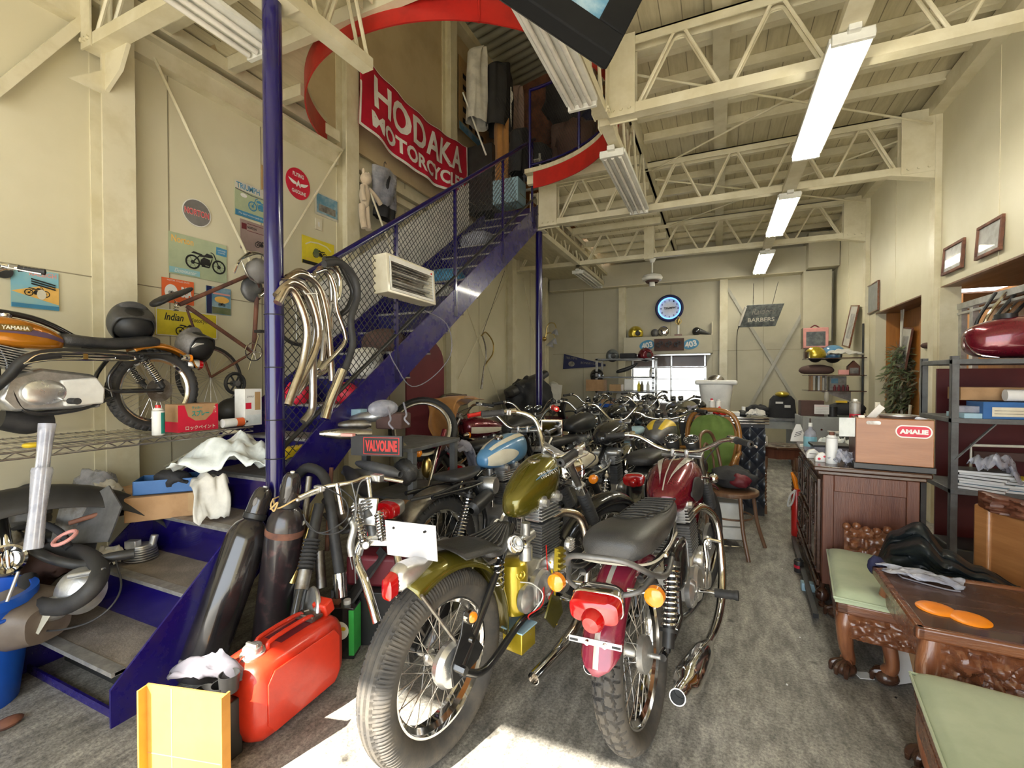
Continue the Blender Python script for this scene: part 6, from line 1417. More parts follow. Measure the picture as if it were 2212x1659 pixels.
single('parts_can',MB().bb(-.04,.04,-.03,.03,0,.22),'dull_steel','rusty square tin left of the green one','tin',loc=(DP(700,1330,2.15).x,DP(700,1330,2.15).y,0),rz=.4,bev=.003)
t=thing('springer_fork','chrome springer fork with handlebars and cables left of the green bike','fork',(0,0,0))
dd=2.15
Q=lambda u,v,d=dd:DP(u,v,d)
part('fork_tube',MB().tube([Q(783,1165,2.15),Q(770,1205,2.12),Q(790,1260,2.05),Q(815,1345,1.98)],.020,14),'chrome',t);part('fork_tube',MB().tube([Q(840,1165,2.25),Q(855,1190,2.22),Q(868,1250,2.15),Q(885,1330,2.1)],.018,14),'chrome',t)
part('crossover_yoke',MB().tube([Q(775,1200,2.12),Q(785,1172),Q(812,1160,2.18),Q(842,1165,2.2),Q(856,1192,2.22)],.016,12),'polished_aluminium',t)
part('bottom_link',MB().box(Q(812,1170,2.17),(.12,.04,.03),rz=.4).cyl(Q(790,1178,2.1),Q(790,1178,2.2),.018).cyl(Q(846,1162,2.15),Q(846,1162,2.25),.018),'polished_aluminium',t,bev=.004)
part('steering_stem',MB().cyl(Q(806,1160,2.18),Q(795,1100,2.22),.020,.024).cyl(Q(799,1120,2.2),Q(796,1104,2.22),.030),'grey_metal',t)
part('top_plate',MB().box(Q(793,1105,2.2),(.10,.012,.13),rz=.35,rx=-.35),'steel',t,bev=.008)
for i,(a,b)in enumerate((((765,1092),(782,1160)),((776,1130),(788,1180)),((818,1110),(826,1165)))):
 q=part('fork_spring',MB().coil(Q(a[0],a[1],2.18),Q(b[0],b[1],2.12),.019,.0042,9,6,10),'chrome',t);part('spring_rod',MB().cyl(Q(a[0],a[1]-6,2.18),Q(b[0],b[1]+4,2.12),.009),'dull_steel',q)
part('stem_spring',MB().coil(Q(790,1078,2.22),Q(796,1104,2.2),.024,.004,4),'steel',t)
part('curved_link',MB().tube([Q(758,1120,2.1),Q(765,1140,2.08),Q(757,1175,2.06),Q(760,1200,2.06)],.016,12),'aluminium',t)
part('handlebar',MB().tube([Q(645,1075,2.15),Q(700,1052,2.2),Q(760,1042,2.25),Q(800,1030,2.3),Q(870,1040,2.35)],.011,10),'chrome',t)
part('riser',MB().cyl(Q(728,1045,2.22),Q(740,1110,2.2),.013).cyl(Q(795,1032,2.28),Q(802,1088,2.24),.011),'chrome',t)
part('lever_clamp',MB().box(Q(690,1055,2.2),(.05,.03,.03)).box(Q(815,1032,2.3),(.06,.04,.035)),'polished_aluminium',t,bev=.005);part('brake_lever',MB().tube([Q(690,1062,2.18),Q(665,1072,2.14),Q(643,1082,2.1)],.006,7),'polished_aluminium',t);part('lever_ball',MB().sph(Q(643,1080,2.1),.009),'polished_aluminium',t)
for i,pts in enumerate(([(700,1050),(745,1080),(748,1120),(700,1150),(668,1140),(655,1110)],[(760,1042),(770,1100),(755,1180),(762,1230)],[(730,1050),(768,1090),(740,1145),(690,1152),(660,1125)],[(800,1032),(775,1050),(765,1140),(768,1260)])):
 part('control_cable',MB().tube([Q(u,v,2.08)for u,v in pts],.0032,6),'grey_metal' if i%2 else 'black_rubber',t)
single('foot_rubber_mat',MB().box((0,0,0),(.10,.30,.012)),'black_rubber','ribbed black rubber step mat leaning behind the springer fork','mat',loc=DP(790,1245,2.35),rx=.9,rz=-.6)
single('red_toolbox',MB().bb(-.14,.14,-.08,.08,0,.16),'print_maroon','dark pink plastic toolbox behind the springer fork','toolbox',loc=(DP(815,1250,2.45).x,DP(815,1250,2.45).y,.28),rz=.3,bev=.02)
single('toolbox_stand',MB().bb(-.2,.2,-.12,.12,0,.275),'black_satin','dark crate under the pink toolbox','crate',loc=(DP(815,1250,2.45).x,DP(815,1250,2.45).y,0),rz=.3,bev=.004)
wb=thing('workbench','steel frame workbench beside the stairs loaded with mufflers','workbench',(-1.87,2.62,0))
part('bench_top',MB().bb(-.22,.20,-.36,.20,.915,.94),'shelf_grey',wb,bev=.003)
for x,y in((-.19,-.32),(.17,-.32),(-.19,.16),(.17,.16)):part('leg',MB().bb(x-.02,x+.02,y-.02,y+.02,0,.915),'shelf_grey',wb)
part('lower_shelf',MB().bb(-.2,.18,-.32,.18,.60,.615),'shelf_grey',wb);part('bottom_shelf',MB().bb(-.2,.18,-.32,.18,.28,.295),'shelf_grey',wb)
b=Board('advert_sign','black sign reading VALVOLINE in red on the front of the workbench','sign',DP(816,962,2.62),.31,.115,math.radians(14),'black_satin',th=.02)
part('return_side',MB().bb(-.155,-.15,0,.12,-.057,.057),'black_satin',b.t)
b.rect(.10,0,.70,.84,'sign_red','red_border');b.rect(.10,0,.67,.78,'print_black','inner_field');b.text('VALVOLINE',.10,0,.62,.56,'sign_red',bold=.05)
b=Board('advert_sign','second red lettered black sign half hidden under the workbench','sign',DP(820,1140,2.45),.26,.10,math.radians(14),'black_satin',th=.02)
b.rect(.12,0,.7,.84,'sign_red','red_border');b.rect(.12,0,.67,.78,'print_black','inner_field');b.text('VALVOLINE',.12,0,.62,.56,'sign_red',bold=.05)
def muffler(label,p0,p1,r,m='steel',cone=True):
 p0=Vector(p0);p1=Vector(p1);L=(p1-p0).length
 t=thing('muffler',label,'muffler',(0,0,0),0,'loose mufflers around the workbench')
 part('shell',MB().lathe([(r*.35,0),(r*.6,L*.08),(r,L*.35),(r,L*.8),(r*.55 if cone else r,L*.93),(r*.55 if cone else r,L),(r*.48 if cone else r*.92,L),(r*.48 if cone else r*.92,L*.94)],22,p0,p1-p0),m,t)
 part('inside',MB().cyl(p0+(p1-p0)*.955,p0+(p1-p0)*.96,r*.5 if cone else r*.93,n=18),'print_black',t);return t
muffler('long slash cut steel muffler lying at the front of the workbench',DP(690,937,2.62),DP(802,938,2.75),.032,'steel',False)
muffler('steel muffler with a paper tag on the workbench, behind the slash cut one',DP(730,918,2.80),DP(802,917,2.85),.032,'dull_steel')
muffler('steel muffler pointing right on the workbench below the glass lamp',DP(755,905,2.95),DP(825,898,2.9),.034,'aluminium')
muffler('black muffler on the lower shelf of the workbench, leftmost',DP(745,1010,2.75),DP(790,1060,2.45),.038,'black_satin',False)
muffler('grey muffler pointing right on the lower shelf of the workbench',DP(770,1000,2.8),DP(865,1025,2.6),.034,'grey_metal')
muffler('thick dark muffler on the lower shelf of the workbench, uppermost',DP(740,1020,2.8),DP(835,1035,2.65),.036,'grey_metal')
muffler('large dark muffler lying under the lower workbench shelf',DP(700,1080,2.7),DP(800,1160,2.5),.05,'dull_steel')
single('headlamp_unit',MB().sph((0,0,0),(.11,.055,.055),24,12),'clear_plastic','clear wrapped oval headlamp unit on top of the mufflers','lamp',loc=DP(828,882,2.85),rz=-.2,ry=.35)
single('small_box',MB().bb(-.06,.06,-.04,.04,0,.05),'pale_blue','small blue and white parts box on the workbench','box',loc=DP(768,900,2.98),rz=.2,bev=.002)
single('pink_eraser',MB().bb(-.035,.035,-.015,.015,0,.015),'print_pink','small pink block on the front edge of the workbench','block',loc=DP(752,942,2.5),rz=.2)
single('brown_case',MB().bb(-.09,.09,-.07,.07,0,.10),'brown_cloth','brown leather case at the right end of the workbench','case',loc=DP(850,925,2.95),rz=.2,bev=.01)
for i,(u,v)in enumerate(((838,915),(872,905))):pipe_('rubber_hose',['curled grey hose end hanging over the bench sign, left one','curled grey hose end hanging over the bench sign, right one'][i],'hose',[(u,v-35,2.8),(u+6,v-10,2.7),(u+2,v,2.68),(u+12,v+12,2.66)],.006,'grey_cloth',7)
single('arched_board',MB().prism([(-.28,0),(.28,0),(.28,1.25)]+[(.28*math.cos(a*PI/16),1.25+.32*math.sin(a*PI/16))for a in range(1,16)]+[(-.28,1.25)],'xz',-.015,.015),'print_maroon','dark red round topped board standing under the stairs','board',loc=(-3.1,4.45,.25),rz=math.radians(75),bev=.004)
b2=thing('canvas_bag','tall olive canvas bag behind the orange cloth','bag',(-2.92,4.75,.3),math.radians(65))
part('bag_body',MB().loft([(0,0,0,.26,.16,.16,3),(.5,0,0,.25,.14,.14,3),(.80,0,0,.20,.09,.09,3),(.88,0,0,.14,.04,.04,3)],24,'z'),'khaki_cloth',b2,sub=1,ang=80);part('brass_button',MB().sph((0.0,-.10,.82),.012),'brass',b2);part('bag_flap',MB().box((0,-.10,.80),(.3,.02,.12),rx=-.2),'brown_cloth',b2,bev=.008)
single('platform',MB().bb(-3.35,-2.6,4.1,5.2,0,.28),'black_satin','low dark platform under the stairs carrying the board and bag','platform',bev=.004)
def ocl(u,v):
 p=[DP(905+140*u,862,0)][0]if False else None
 a=u*1.0;x=915+125*u;y0=862+14*math.sin(u*5)*.6;hang=(1-smooth(.28,.5,u))*98+9;d=4.75-.5*u*0+.15*math.sin(u*9)
 return DP(x+v*30*(1-u)+6*math.sin(v*8+u*10),y0+v*hang-12*(1-v)*math.sin(u*4),4.55+.25*math.sin(u*13)*v*.5+.2*u-.25*(v*(1-v)))
single('cloth_cover',MB().grid(ocl,34,18),'ochre_cloth','ochre orange cloth thrown over the handlebars under the stairs','cloth',solid=.006,ang=80)
t=thing('wheel_rim','loose silver wheel rim leaning under the stairs','wheel rim',DP(912,925,4.0));part('rim',MB().torus((0,0,0),(.55,-.75,.45),.24,.018,44,8,flat=.8),'steel',t);part('tyre',MB().torus((-.03,.06,-.01),(.55,-.75,.45),.27,.035,44,8),'black_rubber',t)
blob('canvas_pouch','khaki pouch hanging by the right end of the sign','pouch','khaki_cloth',DP(868,985,2.9),(.06,.04,.09),2,.1,flat=False)
single('amber_marker',MB().sph((0,0,0),(.03,.03,.02),16,8),'amber_lens','loose amber indicator lamp right of the khaki pouch','indicator',loc=DP(903,978,2.9),rx=PI/2)
blob('brass_horn','dark brass coloured bulb part standing behind the seat of the blue bike','part','brass',DP(922,1010,3.0),(.035,.035,.07),5,.05,flat=False)
blob('dark_cover','round black leather part behind the bare rear fender','part','dark_leather',DP(875,1020,2.8),(.09,.06,.08),6,.15,flat=False)
pipe_('silver_rod','slender silver rod standing behind the blue bike seat','rod',[(945,965,3.1),(925,1055,2.9)],.012,'steel',sp=False)
single('carton',MB().bb(-.15,.15,-.1,.1,0,.12),'cardboard','flat brown carton behind the bare rear fender','box',loc=(DP(865,1055,2.7).x,DP(865,1055,2.7).y,.50),rz=.2,bev=.002)
single('carton_crate',MB().bb(-.16,.16,-.12,.12,0,.497),'black_satin','dark crate standing under the flat brown carton','crate',loc=(DP(865,1055,2.7).x,DP(865,1055,2.7).y,0),rz=.2,bev=.004)
rag('grey_rag','pale grey rag hanging from the blue and cream tank','rag','grey_cloth',DP(1000,985,3.55),.22,.2,1.0,.08,15,.2)
rag('brown_rag','dull maroon cloth on the seat of a dark bike behind the blue tank','rag','brown_cloth',DP(975,975,3.9),.26,.2,.6,.04,17,.05)
single('spare_tyre',MB().torus((0,0,0),(.95,.3,.1),.26,.055,44,10),'black_rubber','knobbly black tyre standing between the rows behind the blue bike','tyre',loc=(DP(950,1060,3.4).x,DP(950,1060,3.4).y,.315))
t=thing('square_mirror','square chrome backed mirror on a bent white stem above the green tank','mirror',DP(1192,925,2.42))
mr=part('mirror_shell',MB().box((0,0,0),(.115,.012,.10),rz=.30,rx=.35),'chrome',t,bev=.012);part('mirror_glass',MB().box((.002,-.0075,-.002),(.10,.003,.085),rz=.30,rx=.35),'mirror_dark',t,bev=.006)
part('stem',MB().tube([Vector((0,0,-.05)),Vector((-.03,.02,-.10)),DP(1176,965,2.40)-t.location,DP(1182,985,2.35)-t.location],.005,7,sp=False),'cream_paint',t)
HP=[('steel_bracket','short rusty bracket tube crossing the middle of the heap',[(150,1130,2.3),(215,1110,2.35)],.012,'rust'),
 ('rubber_hose','black rubber hose looped on top of the heap behind the wrapped tubes',[(10,1080,2.5),(70,1050,2.5),(150,1075,2.45),(190,1110,2.4)],.018,'black_rubber'),
 ('seat_strap','dark webbing strap crossing the heap left of the red collar',[(20,1150,2.3),(80,1130,2.3),(130,1150,2.25),(150,1185,2.2)],.016,'dark_cloth'),
 ('handle_rod','thin pale rod sticking out above the blue bin',[(15,1300,1.85),(40,1235,1.9)],.006,'aluminium'),
 ('lever_arm','grey lever arm pointing right below the rubber strap',[(150,1245,2.0),(225,1232,2.0)],.012,'aluminium'),
 ('spring_rod','dark steel rod lying behind the finned cylinder head',[(215,1120,2.5),(300,1100,2.55)],.014,'black_satin')]
for n_,l_,p_,r_,m_x in HP:pipe_(n_,l_,'scrap',p_,r_,m_x)
t=thing('brake_drum','round alloy drum with dark centre at the front of the heap','drum',DP(112,1315,1.98));part('drum_shell',MB().lathe([(0,.03),(.03,.03),(.04,.02),(.05,0),(.05,-.03),(0,-.03)],28,(0,0,0),(.5,-1,.3)),'aluminium',t);part('drum_nut',MB().lathe([(0,.045),(.012,.045),(.012,.03)],6,(0,0,0),(.5,-1,.3)),'black_satin',t)
blob('paper_bag','crumpled transparent bag at the right end of the heap','bag','clear_plastic',DP(205,1055,2.65),(.12,.09,.10),17,.4,flat=False)
single('tin_plate',MB().box((0,0,0),(.14,.004,.10),ry=.3),'beige_metal','beige bent tin plate in the front of the heap','plate',loc=DP(75,1330,1.95),rz=.3,rx=-.4,bev=.002)
for k_,(n_,l_,p_,r_,m_x)in enumerate([('steel_tube','rusty tube leaning against the workbench legs',[(706,1190,2.5),(716,1010,2.6)],.012,'rust'),('frame_tube','dark maroon frame tube rising behind the blue bike seat',[(930,1030,3.1),(960,930,3.4)],.020,'maroon_paint'),('rubber_hose','black hose drooping under the lower muffler shelf',[(700,1110,2.45),(740,1150,2.4),(790,1120,2.4)],.010,'black_rubber')]):pipe_(n_,l_,'tube',p_,r_,m_x)
# == RIGHT SIDE FURNITURE
RZR=-PI/2
def tb(o,*a,**k):return part(*a,**k)
cab=thing('sideboard','dark carved wooden sideboard with panelled doors on the right','sideboard',(.55,3.20,0),math.radians(-3));cab.scale=(.92,1,.95)
part('carcass',MB().bb(.02,.50,.02,1.20,.16,.84),'dark_wood_v',cab,bev=.003)
part('worktop',MB().bb(-.035,.55,-.035,1.25,.865,.895),'dark_wood',cab,bev=.008);part('cornice',MB().bb(-.01,.53,-.01,1.22,.84,.865),'dark_wood',cab,bev=.006)
part('end_frame',MB().bb(.02,.08,.0,.02,.16,.84).bb(.44,.50,.0,.02,.16,.84).bb(.08,.44,.0,.02,.74,.84).bb(.08,.44,.0,.02,.16,.24),'dark_wood_v',cab,bev=.004)
part('plinth_rail',MB().bb(-.01,.01,.0,1.22,.14,.18).bb(-.005,.02,0,1.22,.08,.10),'dark_wood',cab,bev=.005)
for i,(y0,y1,z0,z1,kind)in enumerate(((.06,.40,.20,.80,'door'),(.46,.78,.20,.46,'drawer'),(.46,.78,.50,.80,'door'),(.84,1.16,.20,.46,'drawer'),(.84,1.16,.50,.80,'door'))):
 d_=part(kind,MB().bb(-.002,.02,y0,y1,z0,z1),'dark_wood',cab,bev=.004)
 m_=MB()
 for q in((y0+.03,y1-.03,z0+.03,z0+.045),(y0+.03,y1-.03,z1-.045,z1-.03),(y0+.03,y0+.045,z0+.03,z1-.03),(y1-.045,y1-.03,z0+.03,z1-.03)):m_.bb(-.012,-.002,*q)
 part('panel_moulding',m_,'dark_wood',d_,bev=.003)
 m_=MB();cy,cz=(y0+y1)/2,(z0+z1)/2
 for k in range(4):m_.sph((-.004,cy+.03*math.cos(k*PI/2),cz+.03*math.sin(k*PI/2)),(.018,.018,.006),10,5,(1,0,0))
 part('carved_rosette',m_,'dark_wood',d_)
 if i:part('ring_pull',MB().torus((-.014,cy,cz-.02),(1,0,0),.018,.003,20,6).cyl((-.014,cy,cz),(-.0,cy,cz),.006),'dull_steel',d_)
for(x,y)in((.03,.05),(.49,.05),(.03,1.17),(.49,1.17)):
 part('turned_foot',MB().lathe([(0,0),(.02,0),(.022,.02),(.012,.03),(.036,.05),(.04,.08),(.03,.105),(.014,.12),(.02,.16),(0,.16)],20,(x,y,0)),'dark_wood',cab)
part('foot_rail',MB().bb(-.05,-.02,-.2,1.2,.03,.055),'black_satin',cab)
def on_cab(x,y,z=.8505):
 a=math.radians(-3);return Vector((.55+.92*x*math.cos(a)-y*math.sin(a),3.20+.92*x*math.sin(a)+y*math.cos(a),z if z<.9 else z-.045))
p=on_cab(.37,.14)
am=thing('wooden_chest','light wooden chest with a red oval AMALIE sticker','chest',p,math.radians(-6));am.scale=(.94,1,1.08)
part('body',MB().bb(-.17,.19,-.15,.12,.03,.265),'veneer',am,bev=.003);part('base_board',MB().bb(-.18,.20,-.16,.13,0,.03),'black_satin',am,bev=.003)
part('side_face',MB().bb(-.172,-.17,-.15,.12,.03,.265),'dark_wood_v',am)
def oval(cx,cz,w,h,n=16):
 P=[]
 for k in range(n+1):a=-PI/2+PI*k/n;P.append((cx+w/2-h/2+h/2*math.cos(a),cz+h/2*math.sin(a)))
 for k in range(n+1):a=PI/2+PI*k/n;P.append((cx-w/2+h/2+h/2*math.cos(a),cz+h/2*math.sin(a)))
 return P
q=part('sticker',MB().prism(oval(.10,.205,.165,.064),'xz',-.1512,-.1500),'print_white',am);part('red_field',MB().prism(oval(.10,.205,.152,.052),'xz',-.1518,-.1512),'print_red',q)
txt('lettering','AMALIE','print_white',q,.10,-.1522,.205,.128,.024,bold=.06)
part('oval_badge',MB().prism(oval(-.085,.243,.07,.018),'xz',-.153,-.150),'dull_steel',am)
part('plastic_sleeve',MB().box((-.215,-.16,.215),(.085,.003,.10),rz=.3),'white_bag',am)
t=thing('aluminium_tray','crumpled silver foil tray on top of the AMALIE chest','tray',on_cab(.42,.12,1.162),-.1)
part('tray',MB().lathe([(0,.0),(.06,.0),(.085,.035),(.095,.037),(.095,.034)],28,fn=lambda r,h,a,i:r*(1+.04*math.sin(a*13))),'aluminium',t);part('foil_spout',MB().prism([(0.06,0),(.13,.02),(.06,.036)],'xz',-.03,.03),'aluminium',t)
single('number_board',MB().box((0,0,0),(.12,.008,.035)),'white_plastic','small white licence board leaning on the foil tray','board',loc=on_cab(.30,.10,1.20),ry=-.9,rz=.1)
t=spray('spray_can','black red and white spray can on the back of the AMALIE chest',on_cab(.22,.20,1.162),.12,.028,'photo_grey','white_plastic',('print_red',.0,.25))
t=thing('toy_motorcycle','tiny toy motorcycle in front of the spray can on the chest','toy',on_cab(.235,.10,1.162))
for x in(-.025,.025):part('wheel',MB().torus((x,0,.014),(0,1,0),.011,.003,16,6),'black_satin',t)
part('toy_body',MB().box((0,0,.022),(.03,.008,.012)).tube([(.025,0,.014),(.015,0,.035),(.012,0,.04)],.002,5),'chrome',t)
t=thing('foam_paddle','cream rounded foam paddle standing behind the chest top','paddle',on_cab(.36,.30,1.16));part('blade',MB().bb(-.014,.014,-.005,.005,0,.10),'cream_paint',t,bev=.004)
part('pedestal',MB().bb(-.03,.03,-.03,.03,-.26,0),'dark_wood',t)
spray('spray_can','white and red spray can on the near left corner of the sideboard',on_cab(.08,.10),.19,.030,'white_paper','rust',('print_red',.02,.80,2.9,4.4))
for i,(x,y)in enumerate(((.03,.14),(-.005,.27))):
 t=thing('card_tent',['small white cap box with red dots nearest the spray can','larger white folded card tent on the sideboard'][i],'box',on_cab(x,y))
 part('card',MB().prism([(-.035,0),(.035,0),(.032,.04),(.01,.058),(-.02,.05),(-.035,.03)],'xz',-.02,.02),'print_white',t,bev=.003)
 if i==0:part('red_dots',MB().cyl((-.015,-.0205,.02),(-.015,-.021,.02),.008).cyl((.012,-.0205,.035),(.012,-.021,.035),.006),'print_red',t)
 else:part('print_line',MB().bb(-.02,.02,-.021,-.0204,.028,.032),'print_grey',t)
t=thing('spray_bottle','clear plastic spirit bottle with blue white label on the sideboard','bottle',on_cab(.02,.62));part('bottle',MB().lathe([(0,0),(.036,0),(.04,.01),(.04,.11),(.036,.13),(.014,.155),(.013,.17),(0,.17)],26),'clear_plastic',t)
part('label',MB().lathe([(.0406,.03),(.0406,.10)],26),'print_lightblue',t);part('cap',MB().cyl((0,0,.165),(0,0,.195),.013),'white_plastic',t)
t=thing('paint_scraper','small white and black lighter set near the far edge of the sideboard','lighter',on_cab(-.0,.78));part('white_part',MB().bb(-.03,.03,-.015,.015,0,.02),'white_plastic',t,bev=.003);part('black_part',MB().bb(-.025,.035,.018,.04,0,.015),'black_satin',t,bev=.002)
t=thing('glass_case','clear boxy case with dark tray in the middle of the sideboard','case',on_cab(.12,.45));part('case',MB().bb(-.10,.10,-.07,.07,0,.06),'clear_plastic',t,bev=.004);part('dark_tray',MB().bb(-.11,.11,-.08,.08,.06,.075),'black_satin',t,bev=.003)
rag('plastic_wrap','crumpled yellow and clear plastic wrappers on the sideboard','wrapper','white_bag',on_cab(.18,.62,.855),.2,.14,.2,.07,21,dome=.04)
rag('clear_wrap','clear crumpled wrap between spray can and AMALIE chest','wrapper','clear_plastic',on_cab(.14,.08,.855),.10,.07,.2,.05,22,dome=.03)
t=thing('golf_club_head','white iron head with black lines standing at the far end of the sideboard','club head',on_cab(-.02,1.1));part('blade',MB().prism([(-.05,0),(.05,0),(.055,.04),(.02,.14),(-.01,.14),(-.04,.06)],'xz',-.006,.006),'white_plastic',t,bev=.003)
part('score_lines',MB().box((0,-.008,.05),(.05,.002,.004),ry=-.4).box((.005,-.008,.065),(.05,.002,.004),ry=-.4).box((.01,-.008,.08),(.05,.002,.004),ry=-.4),'print_black',t)
t=thing('red_extinguisher','slim red tube with white strap standing at the far left of the sideboard','tube',(.63,4.60,0));t.scale=(.8,.8,.88);part('tube',MB().lathe([(0,0),(.045,0),(.05,.02),(.05,.40),(.03,.46),(0,.46)],20),'red_plastic',t);part('nozzle',MB().tube([(0,0,.45),(-.02,0,.55),(-.05,0,.62)],[.02,.025,.012],10),'orange_plastic',t);part('white_strap',MB().tube([(-.02,-.05,.46),(-.07,-.06,.40),(-.09,-.06,.30),(-.05,-.06,.33),(-.02,-.05,.46)],.010,8),'white_plastic',t)
t=spray('small_tin','black and red tin under the sideboard front',(.53,3.75,.0),.10,.03,'black_satin','black_satin',('print_red',.3,.5),cat='tin')
single('tissue_pack',MB().bb(-.04,.04,-.03,.03,0,.05),'pale_blue','pale blue and white packet under the sideboard front','packet',loc=(.54,3.45,.0),bev=.004)
# carved rosewood set
def carved(mb_name,parent,x0,x1,y,z0,z1,seed,m='rose_wood',dep=.022,nx=44,nz=18):
 """relief carved apron facing -y"""
 def f(u,v):
  x=x0+(x1-x0)*u;z=z0+(z1-z0)*v
  n_=abs(noise.noise(Vector((x*16+seed,z*16,seed))))+.6*abs(noise.noise(Vector((x*34+seed,z*34,seed+3))))
  e=min(u,1-u,v,1-v)*14;return(x,y-dep*min(1,n_*1.6)*min(1,e),z)
 mb=MB().grid(f,nx,nz);mb.bb(x0,x1,y,y+.02,z0,z1)
 return part(mb_name,mb,m,parent)
def claw_leg(parent,x,y,h,dx,dy,m='rose_wood_v'):
 d=Vector((dx,dy,0)).normalized()
 q=part('leg',MB().tube([Vector((x,y,h)),Vector((x,y,h*.75))+d*.02,Vector((x,y,h*.45))+d*.015,Vector((x,y,h*.22))-d*.005,Vector((x,y,.06))+d*.012],[.032,.036,.030,.025,.032],14),m,parent)
 f=MB().sph((x+d.x*.02,y+d.y*.02,.035),(.048,.048,.036),16,10)
 for k in(-1,0,1):
  a=math.atan2(d.y,d.x)+k*.6;f.tube([(x+.02*math.cos(a),y+.02*math.sin(a),.06),(x+.06*math.cos(a),y+.06*math.sin(a),.045),(x+.068*math.cos(a),y+.068*math.sin(a),.01)],[.014,.015,.008],8)
 part('claw_foot',f,'dark_wood',q)
def carved_stool(label,loc,rz,w=.60,d=.52,h=.36,back=False):
 t=thing('carved_stool',label,'stool',loc,rz)
 part('seat_frame',MB().bb(-w/2,w/2,-d/2,-d/2+.05,h-.05,h).bb(-w/2,w/2,d/2-.05,d/2,h-.05,h).bb(-w/2,-w/2+.05,-d/2,d/2,h-.05,h).bb(w/2-.05,w/2,-d/2,d/2,h-.05,h),'rose_wood',t,bev=.008)
 carved('carved_apron',t,-w/2+.04,w/2-.04,-d/2+.01,h-.16,h-.05,3)
 m_=None
 for q in(-w/2,w/2-.03):part('side_apron',MB().bb(q,q+.03,-d/2+.04,d/2-.04,h-.13,h-.05),'rose_wood',t,bev=.006)
 for sx in(-1,1):
  for sy in(-1,1):claw_leg(t,sx*(w/2-.05),sy*(d/2-.05),h-.03,sx,sy)
 def f(u,v):
  a=2*u-1;b=2*v-1;e=(1-abs(a)**8)*(1-abs(b)**8);return(a*(w/2+.01),b*(d/2+.01),h+.012+.05*e**.4-.012*(1-a*a)*(1-b*b))
 cu=part('seat_cushion',MB().grid(f,30,30).bb(-w/2-.005,w/2+.005,-d/2-.005,d/2+.005,h,h+.018),'pale_green_seat',t,ang=60)
 part('cushion_piping',MB().tube([(-w/2-.008,-d/2-.008,h+.022),(w/2+.008,-d/2-.008,h+.022),(w/2+.008,d/2+.008,h+.022),(-w/2-.008,d/2+.008,h+.022)],.005,6,closed=True,sp=False),'pale_green_seat',t)
 return t
s1=carved_stool('carved claw foot stool with pale green seat at the end of the sideboard',(.755,2.80,0),math.radians(-8),.42,.66,.345)
s2=carved_stool('carved stool with pale green seat in the bottom right corner, nearest the camera',(.87,1.58,0),math.radians(-8),.62,.66,.345)
cb=s1
carved('carved_back',cb,-.14,.20,.30,.36,.53,9,dep=.03)
m_=MB()
for k in range(8):m_.sph((-.13+k*.045,.30,.53+.010*math.sin(k*1.9)),.022,10,8)
part('grape_crest',m_,'rose_wood',cb)
tbx=thing('carved_table','low carved rosewood table with two orange discs on it','table',(.68,2.55,0),math.radians(-2))
W_T,D_T,H_T=.62,.52,.50
part('table_top',MB().bb(0,W_T,-D_T,0,H_T-.02,H_T),'dark_wood',tbx,bev=.004)
part('top_rim',MB().bb(-.03,0,-D_T-.03,.03,H_T-.035,H_T+.008).bb(W_T,W_T+.03,-D_T-.03,.03,H_T-.035,H_T+.008).bb(-.03,W_T+.03,-D_T-.03,-D_T,H_T-.035,H_T+.008).bb(-.03,W_T+.03,0,.03,H_T-.035,H_T+.008),'rose_wood',tbx,bev=.008)
carved('carved_apron',tbx,.04,W_T-.02,-D_T,H_T-.22,H_T-.035,5,dep=.045,nx=90,nz=26)
part('side_apron',MB().bb(-.0,.03,-D_T+.05,-.05,H_T-.14,H_T-.035),'rose_wood',tbx,bev=.008)
for sx,sy,x,y in((-1,-1,.03,-D_T+.03),(-1,1,.03,-.03),(1,-1,W_T-.03,-D_T+.03),(1,1,W_T-.03,-.03)):claw_leg(tbx,x,y,H_T-.03,sx,sy)
p0=ZP(2022,1316,H_T);p1=ZP(2094,1338,H_T)
for i,p in enumerate((p0,p1)):
 single('plastic_disc',MB().lathe([(0,.010),(.03,.009),(.055,.006),(.060,.002),(.060,0),(0,0)],40),'orange_plastic',['bright orange plastic disc on the carved table, left one','bright orange plastic disc on the carved table, right one'][i],'disc',loc=(p.x,p.y,H_T+.0005))
rag('face_mask','folded pale grey face masks in plastic on the carved table','mask','clear_plastic',ZP(1990,1252,H_T)+Vector((0,0,.005)),.26,.09,-.35,.02,31,dome=.015)
pc=[ZP(u,v,H_T+.004)for u,v in((1930,1228),(1945,1245),(1965,1252),(2040,1272),(2075,1278))]
single('mask_strap',MB().tube(pc,.003,6),'grey_cloth','grey elastic strap of the masks on the carved table','strap')
bn=thing('carved_bench','carved rosewood sofa bench behind the low table','bench',(1.34,2.88,0),math.radians(-65))
part('seat',MB().bb(-.22,.9,-.20,0,.28,.33),'rose_wood',bn,bev=.01);part('back_panel',MB().bb(-.22,.9,.0,.035,.30,.70),'panel_wood',bn,bev=.008)
part('back_post',MB().bb(-.28,-.20,-.015,.05,.0,.72),'panel_wood',bn,bev=.012)
carved('crest_rail',bn,-.26,.9,-.01,.70,.79,14,'dark_wood_v',dep=.05)
def fan(u,v):
 a=PI*u;r=.03+.12*v;n_=abs(noise.noise(Vector((u*14,v*9,4))));return(.12+r*math.cos(a),-.012-.035*n_*(1 if 0<v<1 else.3),.42+1.35*r*math.sin(a))
part('carved_fan',MB().grid(fan,40,14),'rose_wood',bn)
claw_leg(bn,-.18,-.26,.30,0,-1);claw_leg(bn,.8,-.26,.30,0,-1)
